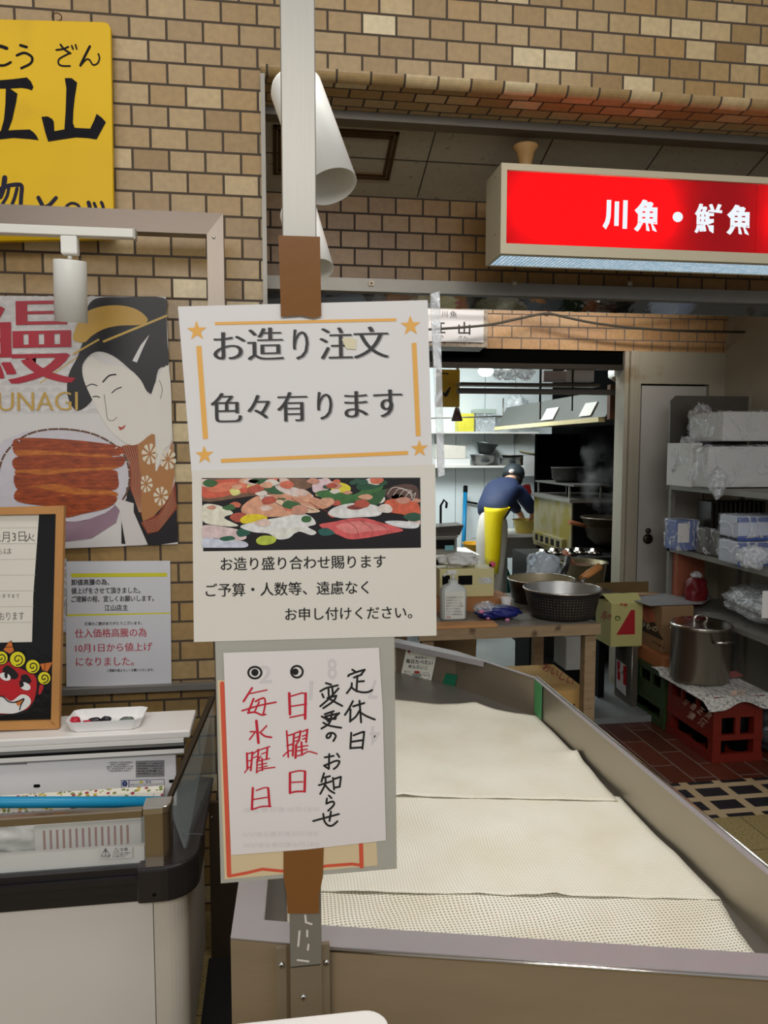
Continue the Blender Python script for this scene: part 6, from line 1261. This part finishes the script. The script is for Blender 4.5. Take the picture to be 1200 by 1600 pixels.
O('pump', MB(mat('pump_white', (214, 216, 212), .3)).tube([(cx, yq + .045, zs_ + .03), (cx, yq + .045, zs_ + .06)], .008, 10).box((cx - .03, yq + .033, zs_ + .06), (cx + .016, yq + .057, zs_ + .076)).tube([(cx - .028, yq + .045, zs_ + .068), (cx - .05, yq + .03, zs_ + .052)], .005, 8), t)
# snack bag
m = MB(mat('snack_blue', (28, 36, 110), .25, 0, .25, 25)).blob((at(778, 960, YT0 + .16).x, YT0 + .165, zT + .036), (.118, .055, .030), 12, .3, 2.2, 4); t = thing('snack_bag', 'shiny navy and pink snack bag lying on the work table', 'bag'); O('pouch', m, t)
m = MB(mat('snack_pink', (206, 130, 170), .4)); pf = onY(YT0 + .10)
for k, (px, py, r) in enumerate(((752, 955, 5), (762, 966, 3.4), (792, 968, 4.2))): c_ = at(px, py, YT0 + .125); m.blob((c_.x, YT0 + .118, c_.z), (r * .003, .008, r * .002), k, .2, 2, 2)
O('printed_flower', m, t)
c_ = at(757, 951, YT0 + .17); O('clear_end', MB(HAZY).blob((c_.x, YT0 + .165, c_.z + .004), (.055, .04, .03), 3, .4, 3, 3), t)
# yellow case with towel, etc
yc = YT0 + .42; a, b = at(687, 925, yc), at(772, 925, yc); zc1 = at(720, 889, yc).z
solo('wood_block', MB(mat('block_orange', (176, 120, 74), .7, 0, .2, 10)).box((at(655, 930, yc).x, yc - .06, zT + .0005), (at(794, 930, yc).x, yc + .16, at(720, 937, yc - .06).z)), 'orange brown wooden block under the pale yellow case', 'block'); zk = at(720, 937, yc - .06).z
t = thing('drawer_case', 'pale yellow plastic case with black windows on the work table', 'case')
O('shell', MB(mat('case_yellow', (216, 206, 152), .4, 0, .04)).box((a.x, yc, zk + .0005), (b.x, yc + .14, zc1)), t, bevel=.004)
for x0_, x1_ in ((691, 703), (716, 738)): q0, q1 = at(x0_, 914, yc), at(x1_, 899, yc); O('window', MB(DARK).box((q0.x, yc - .002, q0.z), (q1.x, yc - .0003, q1.z)), t)
q0, q1 = at(748, 912, yc), at(769, 902, yc); O('silver_seal', MB(HAZY).box((q0.x, yc - .003, q0.z), (q1.x, yc - .0003, q1.z)), t, bevel=.001)
c_ = at(716, 882, yc + .07); solo('towel', MB(mat('white_towel', (222, 222, 218), .9, 0, .04, 10, .4, 30)).blob((c_.x, yc + .07, zc1 + .034), (.098, .06, .036), 9, .5, 2.0, 4), 'white crumpled towel on the pale yellow case', 'towel')
t = thing('toy_figure', 'tiny pink trinket on the right end of the yellow case', 'trinket'); c_ = at(769, 889, yc + .03); O('trinket_body', MB(mat('toy_pink', (226, 90, 130), .5)).blob((c_.x, yc + .03, zc1 + .016), (.016, .012, .015), 3, .2, 2, 3), t); O('trinket_band', MB(DARK).blob((c_.x - .012, yc + .022, zc1 + .012), (.007, .006, .008), 1, 0, 1, 2), t)
solo('paper_cup', MB(PAPER).lathe([(.018, 0), (.026, .085), (.028, .085), (.017, .006)], (at(791, 940, YT0 + .27).x, YT0 + .27, zT + .0006), 20), 'white paper cup between the snack bag and the dark pan', 'cup')
c_ = at(778, 920, yc - .03); solo('card_piece', MB(CARD).box((at(771, 925, yc - .03).x, yc + .145, zk + .0006), (at(787, 925, yc - .03).x, yc + .15, at(778, 896, yc).z)), 'upright brown card piece beside the yellow case', 'cardboard')
# box, basin and panel under the table
YBx = 3.60; a, b = at(800, 1090, YBx), at(917, 1090, YBx); ztb = at(900, 1079, YBx).z
t = thing('carton', 'long cardboard box with red print on top below the work table', 'box'); O('box', MB(CARDL).box((a.x, YBx, .0005), (b.x, 4.07, ztb)), t, bevel=.003)
O('print', MB(mat('faded_red_print', (176, 76, 60), .7)).text('おいしい', 846, 1046, 893, 1072, 13, onZ(ztb + .0008), .02), t); O('side_mark', MB(DARK).disc(897, 1101, 1.2, 1.4, onY(YBx - .0006)), t)
lbowl('basin', 712, .12, .1, 3.95, .0006, mat('beige_basin', (176, 160, 128), .5), 'beige basin on a stand under the left of the work table', 'basin', [(.09, 0), (.1, .01), (.12, zT - .16), (.125, zT - .16), (.1, zT - .2), (.08, .02)])
solo('foam_box', MB(mat('grey_white_foam', (186, 186, 180), .7)).pbox(885, 996, 924, 1046, 4.3, .2), 'greyish foam box behind the right leg of the work table', 'box', bevel=.004); 
solo('foam_box_stand', MB(DARK).box((at(883, 1046, 4.3).x, 4.3, .036), (at(926, 1046, 4.3).x, 4.5, at(900, 1046.5, 4.3).z)), 'dark stand carrying the greyish foam box', 'stand')
# big pot with pink content on a low stove edge, carrier bag
YPp = 4.55; zPp = at(910, 919, YPp).z
t = thing('serving_stand', 'dark stand inside the kitchen threshold carrying a pot', 'stand'); O('top', MB(STEELD).box((at(815, 920, YPp).x, YPp - .12, zPp - .03), (at(944, 920, YPp).x, YPp + .24, zPp)), t)
for px in (822, 930): O('leg', MB(DARK).box((at(px, 920, YPp).x, YPp - .08, .0355), (at(px + 9, 920, YPp).x, YPp + .2, zPp - .0305)), t)
p = at(911, 900, YPp + .1); R2 = 38 * pxs(YPp)
t = thing('pot', 'olive steel pot with reddish contents and a wooden paddle inside the opening', 'pot')
O('body', MB(mat('olive_pot', (132, 122, 92), .35, .6, .15)).lathe([(R2 * .8, 0), (R2 * .9, .02), (R2, .14), (R2 * 1.08, .145), (R2 * 1.08, .155), (R2 * .95, .15), (R2 * .8, .03)], (p.x, YPp + .1, zPp + .0006), 40), t); O('contents', MB(mat('reddish_stew', (140, 84, 76), .3, 0, .2, 30)).lathe([(R2 * .95, 0), (0, .004)], (p.x, YPp + .1, zPp + .125), 30), t)
a, b = at(903, 888, YPp + .1), at(882, 862, YPp + .02); O('paddle', MB(mat('paddle_wood', (190, 130, 100), .6)).tube([a, a.lerp(b, .5), b], [.012, .012, .02], 8), t)
t = thing('carrier_bag', 'pale blue-white plastic carrier bag with knotted handles beside the pot', 'bag'); c_ = at(851, 890, YPp)
BAG = mat('carrier_plastic', (206, 218, 230), .35, 0, .08, 12, .5, 18, alpha=.92); O('sack', MB(BAG).blob((c_.x, YPp + .02, zPp + .115), (.105, .08, .105), 21, .3, 2.4, 4), t); q = at(833, 875, YPp); O('handle', MB(BAG).tube([q + Vector((.035 * math.cos(k * .7), 0, .035 * math.sin(k * .7))) for k in range(9)], .009, 8), t); q = at(846, 872, YPp); O('handle', MB(BAG).tube([q + Vector((.03 * math.cos(k * .7), .01, .03 * math.sin(k * .7))) for k in range(9)], .010, 8), t)
# ------------------------------------------------------------------ right hand clutter
Yc_ = atz(986, 1104, .036).y; xc_ = atz(986, 1104, .036).x
t = thing('oil_can', 'square tin can with red lettering on a white label by the door', 'can')
zc2 = at(986, 1012, Yc_).z; wd_ = min(.19, 2.18 - xc_)
O('can_body', MB(mat('tin_plate', (140, 132, 120), .35, .75, .12, 8)).box((xc_, Yc_, .0356), (xc_ + wd_, Yc_ + .235, zc2)), t, bevel=.004); O('lid_rim', MB(STEELD).box((xc_ - .003, Yc_ - .003, zc2), (xc_ + wd_ + .003, Yc_ + .238, zc2 + .006)), t)
O('seam', MB(STEEL).tube([(xc_, Yc_, .04), (xc_, Yc_, zc2)], .004, 6), t)
fx = onX(xc_ - .001); fx2 = onX(xc_ - .002)
O('label', MB(PAPER).mark([fx(963, 1029).copy() if 0 else (963, 1029), (978, 1040), (978, 1088), (963, 1074)], fx), t)
m = MB(mat('can_red', (190, 30, 40), .5)); m.mark([(964.5, 1032), (969, 1035), (969, 1064), (964.5, 1060)], fx2); m.mark([(974, 1039), (979, 1042), (978, 1072), (973.5, 1068)], fx2); m.use(PAPER).text('油', 965, 1048, 968.7, 1050, 8, onX(xc_ - .003)); m.use(INK).text('食用', 970, 1052, 973, 1054, 8, fx2); O('label_print', m, t)
# yellow carton on the can
Yy = Yc_ + .01; xy = xc_ - .10
t = thing('carton', 'yellow carton with a red triangle print standing on the tin can', 'box')
zy0 = zc2 + .0066; cx0 = at(955, 960, Yy).x; zy1 = at(955, 944, Yy).z
O('box', MB(mat('yellow_green_carton', (196, 190, 124), .6, 0, .05)).box((cx0, Yy, zy0), (min(cx0 + .2, 2.235), Yy + .22, zy1)), t)
O('flap', MB(MATS['yellow_green_carton']).hexa([(cx0, Yy, zy1), (cx0 + .2, Yy, zy1), (cx0 + .2, Yy + .004, zy1), (cx0, Yy + .004, zy1), (cx0 - .03, Yy + .07, zy1 + .05), (cx0 + .2, Yy + .07, zy1 + .05), (cx0 + .2, Yy + .074, zy1 + .05), (cx0 - .03, Yy + .074, zy1 + .05)]), t)
O('back_flap', MB(mat('brown_flap', (110, 88, 50), .7)).box((cx0, Yy + .225, max(zy1, at(1041, 948, 4.15).z + .016)), (cx0 + .35, Yy + .23, zy1 + .09)), t)
pf = onY(Yy - .001); m = MB(mat('carton_red', (178, 40, 48), .5)).mark([(963, 992), (986, 953), (992, 953), (992, 991)], pf); O('red_triangle', m, t)
O('emblem', MB(mat('carton_green', (96, 110, 50), .6)).disc(965, 966, 4.5, 4, pf).use(MATS['yellow_green_carton']).disc(965, 966.5, 2.4, 2, onY(Yy - .0015)), t)
m = MB(MATS['carton_red']); fx = onX(cx0 - .001); m.text('寿', 937, 968, 946, 971, 16, fx); m.text('酢', 948, 968, 954, 970, 10, fx); m.text('本舗', 968, 946, 980, 947, 4, onP((0, Yy - .001, zy1 + .0), (0, -.6, .8)), .01); O('print', m, t)
# cardboard base, picture carton, crates
XB, YBb = 2.25, 4.15; XC = 2.2
zb2 = at(1041, 1020, YBb).z; zCr = .343
def crate(name, X, Y, w_, d_, h_, col, label, txt=None):
    t = thing(name, label, 'crate', 'bottle crates by the right wall'); m = MB(col); th = .018; pw = .045
    for x in (X, X + w_ - pw):
        for y in (Y, Y + d_ - pw): m.box((x, y, .0005), (x + pw, y + pw, h_ - .001))
    for z0, z1 in ((.001, .045), (h_ * .34, h_ * .42), (h_ * .90, h_)):
        e = .004
        m.box((X - e, Y - e, z0), (X + w_ + e, Y + th, z1)); m.box((X - e, Y + d_ - th, z0), (X + w_ + e, Y + d_ + e, z1)); m.box((X - e, Y + th, z0), (X + th, Y + d_ - th, z1)); m.box((X + w_ - th, Y + th, z0), (X + w_ + e, Y + d_ - th, z1))
    m.box((X + .002, Y + th, h_ * .42), (X + th - .002, Y + d_ - th, h_ * .68)); m.box((X + th, Y + th, .012), (X + w_ - th, Y + d_ - th, .03))
    for f in (.33, .66): m.box((X + .001, Y + d_ * f, h_ * .68), (X + th, Y + d_ * f + .022, h_ * .90))
    m.box((X + w_ * .5 - .014, Y + .001, h_ * .42), (X + w_ * .5 + .014, Y + th, h_ * .68)); m.box((X + .01, Y + .001, h_ * .68), (X + w_ - .01, Y + th - .002, h_ * .90))
    O('lattice', m, t)
    m = MB(DARK)
    for ix in range(2):
        for iy in range(3): m.lathe([(.045, .032), (.045, h_ * .6), (.016, h_ * .78), (.016, h_ * .88), (0, h_ * .88)], (X + w_ * (.27 + .46 * ix), Y + d_ * (.2 + .3 * iy), 0), 14)
    O('bottles_inside', m, t)
    return t
t = crate('bottle_crate', XC, 3.51, .27, .455, zCr, mat('crate_red', (116, 30, 16), .45, 0, .1, 10), 'red plastic bottle crate with white lettering beneath the stockpot')
m = MB(mat('crate_print', (206, 176, 156), .6)); fx = onX(XC - .0045)
for s_, x0_, y0_, x1_, y1_, h in (('酒', 1066, 1099, 1072, 1104, 9), ('造', 1077, 1105, 1084, 1111, 10), ('正', 1088, 1112, 1095, 1118, 11), ('宗', 1100, 1119, 1107, 1125, 11), ('清', 1072, 1120, 1082, 1127, 12), ('酒', 1089, 1130, 1099, 1138, 13)): m.text(s_, x0_, y0_, x1_, y1_, h, fx, .02)
O('lettering', m, t); fy = onY(3.51 - .0045 + .005); O('lettering', MB(MATS['crate_print']).text('清酒', 1140, 1088, 1166, 1086, 9, onY(3.51 - .0055), .02), t)
crate('bottle_crate', XC - .01, 3.985, .27, .455, zCr - .02, mat('crate_green', (50, 70, 34), .5, 0, .1, 10), 'dark green plastic bottle crate behind the red one')
solo('cardboard_slab', MB(mat('orange_card', (176, 110, 66), .7, 0, .15)).box((XB - .04, YBb - .12, zCr - .0195), (XB + .2, YBb + .30, zb2 - .001)), 'brown cardboard base between the green crate and the picture carton', 'cardboard')
t = thing('carton', 'brown carton with a mountain picture print behind the stockpot', 'box'); zpt = at(1041, 948, YBb).z
O('box', MB(CARD).box((XB, YBb, zb2), (XB + .2, YBb + .45, zpt)), t, bevel=.003)
fx = onX(XB - .001); fx2 = onX(XB - .002); fx3 = onX(XB - .003)
O('picture', MB(mat('print_peach', (190, 112, 84), .7, 0, .2, 40)).mark(crom([(996, 962), (1003, 950), (1015, 950), (1023, 962), (1020, 974), (1002, 968)], True, 3), fx).use(mat('print_dark', (62, 52, 44), .7, 0, .3, 40)).mark(crom([(992, 968), (1000, 964), (1010, 974), (1022, 972), (1029, 988), (1036, 1000), (1018, 992), (1000, 982)], True, 3), fx2).use(mat('print_cream', (206, 190, 160), .7)).text('ひもの', 998, 978, 1026, 988, 9, fx3, .03).use(MATS['print_dark']).text('天然素材', 1018, 1003, 1037, 1014, 3.5, fx2), t)
m = MB(mat('grey_tray_lid', (150, 150, 152), .45, .2, .12, 8)).prism([atz(x, y, zpt + .004) for x, y in [(980, 936), (1035, 928), (1092, 926), (1114, 933), (1098, 944), (1015, 947)]], (0, 0, .005)); solo('flat_tray', m, 'flat grey sheet lying over the cartons behind the stockpot', 'tray')
# newspaper and stockpot on the red crate
def news(u, v):
    a = Vector((XC - .05, 3.47)).lerp(Vector((XC + .30, 3.47)), u); x = XC - .05 + .36 * u; y = 3.455 + .60 * v
    z = zCr + .004 + .004 * abs(noise.noise((x * 12, y * 9, 1)))
    if u < .14: z -= .0 + (.14 - u) * .16
    if v < .10: z -= (.10 - v) * .35 * (1 + .6 * math.sin(u * 9))
    if u < .14 or v < .10: x -= .008; 
    if v > .85: z = zCr + .006
    return Vector((x, y, z))
def newsmat():
    m = bpy.data.materials.new('newsprint'); m.use_nodes = True; nt = m.node_tree; N = nt.nodes; L = nt.links; b = N['Principled BSDF']; tc = N.new('ShaderNodeTexCoord'); mp = N.new('ShaderNodeMapping'); mp.inputs['Scale'].default_value = (90, 26, 90); L.new(tc.outputs['Object'], mp.inputs[0]); nz = N.new('ShaderNodeTexNoise'); nz.inputs['Scale'].default_value = 1; nz.inputs['Detail'].default_value = 6; nz.inputs['Roughness'].default_value = .8; L.new(mp.outputs[0], nz.inputs[0])
    r = N.new('ShaderNodeValToRGB'); L.new(nz.outputs[0], r.inputs[0]); r.color_ramp.elements[0].position = .4; r.color_ramp.elements[0].color = S(96, 96, 96); r.color_ramp.elements[1].position = .5; r.color_ramp.elements[1].color = S(206, 203, 196); L.new(r.outputs[0], b.inputs['Base Color']); b.inputs['Roughness'].default_value = .9; return m
t = thing('newspaper', 'folded newspaper sheet spread over the red crate under the stockpot', 'newspaper'); O('sheet', MB(newsmat()).grid(news, 36, 36), t, solid=.0015)
O('colour_picture', MB(mat('news_red', (170, 96, 92), .8, 0, .3, 40)).mark([(1118, 1052), (1150, 1048), (1162, 1056), (1128, 1062)], onZ(zCr + .0125)), t)
pp = atz(1094, 1040, zCr + .012); PX, PY, PR = XC + .135, 3.80, 46 * pxs(3.97)
pp = at(1094, 1000, PY); PX = pp.x
t = thing('stockpot', 'lidded steel stockpot with side handles on newspaper', 'pot'); z0 = zCr + .0115; PH = .285
SP = mat('pot_steel', (150, 142, 128), .28, .85, .15, 6, stretch=(3, 3, .4))
O('body', MB(SP).lathe([(PR * .97, 0), (PR, .008), (PR, PH), (PR * 1.04, PH + .002), (PR * 1.04, PH + .008)], (PX, PY, z0), 56), t)
O('lid', MB(CHROME).lathe([(PR * 1.06, PH + .0085), (PR * 1.06, PH + .016), (PR * .98, PH + .022), (PR * .9, PH + .020), (PR * .3, PH + .034), (0, PH + .036)], (PX, PY, z0), 56), t)
O('lid_handle', MB(CHROME).tube([(PX + .04 * math.cos(k * math.pi / 8), PY, z0 + PH + .034 + .03 * math.sin(k * math.pi / 8)) for k in range(9)], .006, 8), t)
for sgn in (-1, 1):
    c_ = Vector((PX + .03 * sgn, PY - PR * .95 * sgn, z0 + PH - .05)); O('side_handle', MB(CHROME).tube([c_ + Vector((-.05, 0, .0)), c_ + Vector((-.045, -.04 * sgn, .005)), c_ + Vector((.045, -.04 * sgn, .005)), c_ + Vector((.05, 0, .0))], .008, 10), t)
# shelf unit along the right wall
XS, YS0, YS1 = 2.46, 3.0, 4.5
t = thing('shelf_unit', 'grey steel shelf rack against the right wall loaded with packaging', 'shelf')
z1_, z2_, z3_ = at(1045, 757, YS1).z, at(1045, 853, YS1).z, atx(1140, 976, XS).z
GSH = mat('shelf_grey_paint', (138, 136, 128), .5, .3, .12, 8, stain=(98, 88, 72), sscale=14, sthr=.6)
for z_ in (z1_, z2_, z3_): O('shelf_board', MB(GSH).box((XS, YS0, z_ - .03), (XS + .5, YS1, z_)), t)
for y in (YS0, YS1 - .03):
    for x in (XS, XS + .47): O('upright', MB(GSH).box((x, y, 0), (x + .03, y + .03, z1_ - .0305)), t)
a = at(1043, 618, YS1); O('end_panel', MB(mat('dark_end_panel', (108, 104, 98), .3, .6, .1)).prism([(XS - .005, YS1 + .001, z1_ - .03), (XS + .52, YS1 + .001, z1_ - .03), (XS + .52, YS1 + .001, a.z), (XS + .03, YS1 + .001, a.z), (XS - .005, YS1 + .001, a.z - .035)], (0, .012, 0)), t)
WRAPF = film('crinkled_clear_wrap', .14, .85, 6)
def packs(name, px0, py0, px1, Y, dep, z, mt, label, film=None, cat='package', group=None, bevel=.006):
    a, b = at(px0, py0, Y), at(px1, py0, Y); t = thing(name, label, cat, group); ix, iz = (b.x - a.x) * .04, (a.z - z) * .05; O('contents', MB(mt).box((a.x + ix, Y + .014, z + .006), (b.x - ix, Y + dep - .014, a.z - iz)), t, bevel=bevel)
    c_ = Vector(((a.x + b.x) / 2, Y + dep / 2, (a.z + z) / 2 + .002)); h = (a.z - z) / 2
    O('film_wrap', MB(film or WRAPF).blob(c_, ((b.x - a.x) / 2 * .97, dep / 2 * .97, h * .95), len(label), .05, 3.5, 4, 1), t); return a.z
WT = mat('white_foam_trays', (222, 221, 218), .6, 0, .03, 4, stretch=(1, 1, 30))
zz = packs('tray_pack', 1104, 694, 1235, 3.98, .38, z1_, WT, 'film wrapped block of white trays directly on the top shelf, lower of two', group='tray packs on the top shelf')
packs('tray_pack', 1128, 640, 1250, 4.02, .38, zz + .012, WT, 'film wrapped block of white trays, upper of two on the top shelf', group='tray packs on the top shelf')
a = at(1080, 692, 4.15); b = at(1098, 692, 4.15); solo('tray_pack', MB(WT).box((a.x, 4.15, z1_ + .0005), (b.x, 4.42, a.z)), 'narrow upright pack of white trays left of the lower block on the top shelf', 'package', bevel=.004)
for i, (px, py, rx, rz, dy, lab) in enumerate(((1061, 722, 22, 34, 4.32, 'crumpled clear bag at the left end of the top shelf'), (1098, 665, 20, 34, 4.38, 'torn clear bag above the upright tray pack'))):
    p = at(px, py, dy); r = pxs(dy); zc_2 = z1_ + rz * r * 1.3 if i == 0 else p.z; solo('plastic_bag', MB(HAZY).blob((max(p.x, XS + .02), dy, zc_2), (rx * r, .07, rz * r), 50 + i, .45, 2.3, 4), lab, 'bag', 'clear bags on the top shelf')
p = at(1124, 757, 3.9); solo('plastic_bag', MB(HAZY).blob((p.x, 3.925, p.z + .01), (.04, .03, .075), 61, .5, 2, 4), 'loose clear bag end hanging over the top shelf edge', 'bag')
# middle shelf
BLU = mat('blue_pack', (70, 92, 160), .5, 0, .25, 10); BW = mat('blue_white_pack', (196, 204, 220), .5, 0, .06, 6)
packs('package', 1058, 812, 1096, 4.22, .16, z2_, BLU, 'blue and white bagged pack at the far left of the middle shelf', group='packs on the middle shelf')
for i, (px0, py0, px1, Y, lab) in enumerate(((1104, 826, 1120, 4.05, 'small clear bag of dark trays left of centre on the middle shelf'), (1126, 830, 1144, 3.95, 'small clear bag of dark trays at the centre of the middle shelf'))):
    packs('tray_bag', px0, py0, px1, Y, .11, z2_, mat('dark_gold_trays', (70, 60, 44), .4, 0, .5, 30), lab, group='bags of dark trays on the middle shelf')
t = thing('tray_row', 'row of black food trays standing at the back of the middle shelf', 'trays'); a = at(1112, 784, 4.2); b = at(1112, 822, 4.2)
for k in range(12):
    x = max(a.x, XS + .03) + k * .030; O('tray', MB(mat('tray_black_gold', (40, 34, 28), .3, 0, .6, 30)).box((x, 4.2, z2_ + .0005), (x + .02, 4.36, a.z)), t, bevel=.006)
def band(px0, py0, px1, py1, Y, mt, nm, par): a, b = at(px0, py0, Y), at(px1, py1, Y); O(nm, MB(mt).box((a.x, Y + .009, b.z), (b.x, Y + .0135, a.z)), par)
pk = [o for o in THINGS if o['label'].startswith('blue and white bagged')][0]; band(1061, 818, 1078, 848, 4.22, PAPER, 'white_label', pk)
zz = packs('package', 1152, 846, 1240, 3.66, .2, z2_, BW, 'blue and white carton pack, lower of two at the right of the middle shelf', group='packs on the middle shelf')
packs('package', 1154, 806, 1240, 3.66, .2, zz + .008, BW, 'blue and white carton pack, upper of two at the right of the middle shelf', group='packs on the middle shelf')
for st, y0 in (('lower', 848), ('upper', 808)):
    pk = [o for o in THINGS if st + ' of two at the right of the middle' in o['label']][0]
    band(1155, y0 + 1, 1238, y0 + 7, 3.66, BLU, 'blue_band', pk); band(1155, y0 + 30, 1238, y0 + 36, 3.66, BLU, 'blue_band', pk)
p = at(1180, 868, 3.5); solo('plastic_bag', MB(HAZY).blob((p.x, 3.52, z2_ + .07), (.07, .05, .06), 71, .45, 2.3, 4), 'crumpled clear bag at the front right of the middle shelf', 'bag')
# lower shelf
solo('tile_stack', MB(mat('terracotta', (150, 84, 60), .7, 0, .15)).box((XS + .02, 4.40, z3_ + .0005), (XS + .2, 4.46, z2_ - .035)), 'terracotta panel at the far end of the lower shelf', 'panel')
p = at(1068, 910, 4.3); t = thing('red_bag', 'dark red packed bag at the left end of the lower shelf', 'bag'); O('sack', MB(mat('red_net', (110, 24, 30), .4, 0, .25, 30, .3, 40)).blob((XS + .075, 4.28, z3_ + .092), (.062, .05, .088), 81, .15, 2, 4, .4), t); O('knot', MB(HAZY).blob((XS + .075, 4.28, z3_ + .195), (.035, .025, .02), 82, .4, 3, 3), t)
WRAP = film('bubble_wrap', .42, 1.0, 14, .1, (214, 218, 222))
p = at(1150, 925, 3.75); solo('bubble_wrap', MB(WRAP).blob((XS + .22, 3.66, z3_ + .118), (.19, .40, .085), 91, .14, 3.0, 5, .35), 'large bundle of crinkled clear wrap filling the lower shelf', 'wrap')
for i, (y, lab) in enumerate(((3.62, 'dark crinkled bag under the lower shelf, nearer one'), (3.85, 'dark crinkled bag under the lower shelf, farther one'))): solo('dark_bag', MB(mat('dark_bag_film', (60, 62, 66), .2, 0, .3, 20, .7, 30)).blob((XS + .16, y, .115 + .02 * i), (.12, .10, .11), 95 + i, .22, 2.4, 4), lab, 'bag', 'dark bags under the lower shelf')
q0, q1 = at(1190, 966, 3.32), at(1212, 923, 3.32); solo('paper_sheet', MB(PAPER).box((q0.x, 3.32, q0.z), (q1.x, 3.322, q1.z)), 'white paper sheet taped at the right edge of the lower shelf', 'paper')
for o in list(THINGS): settle(o)
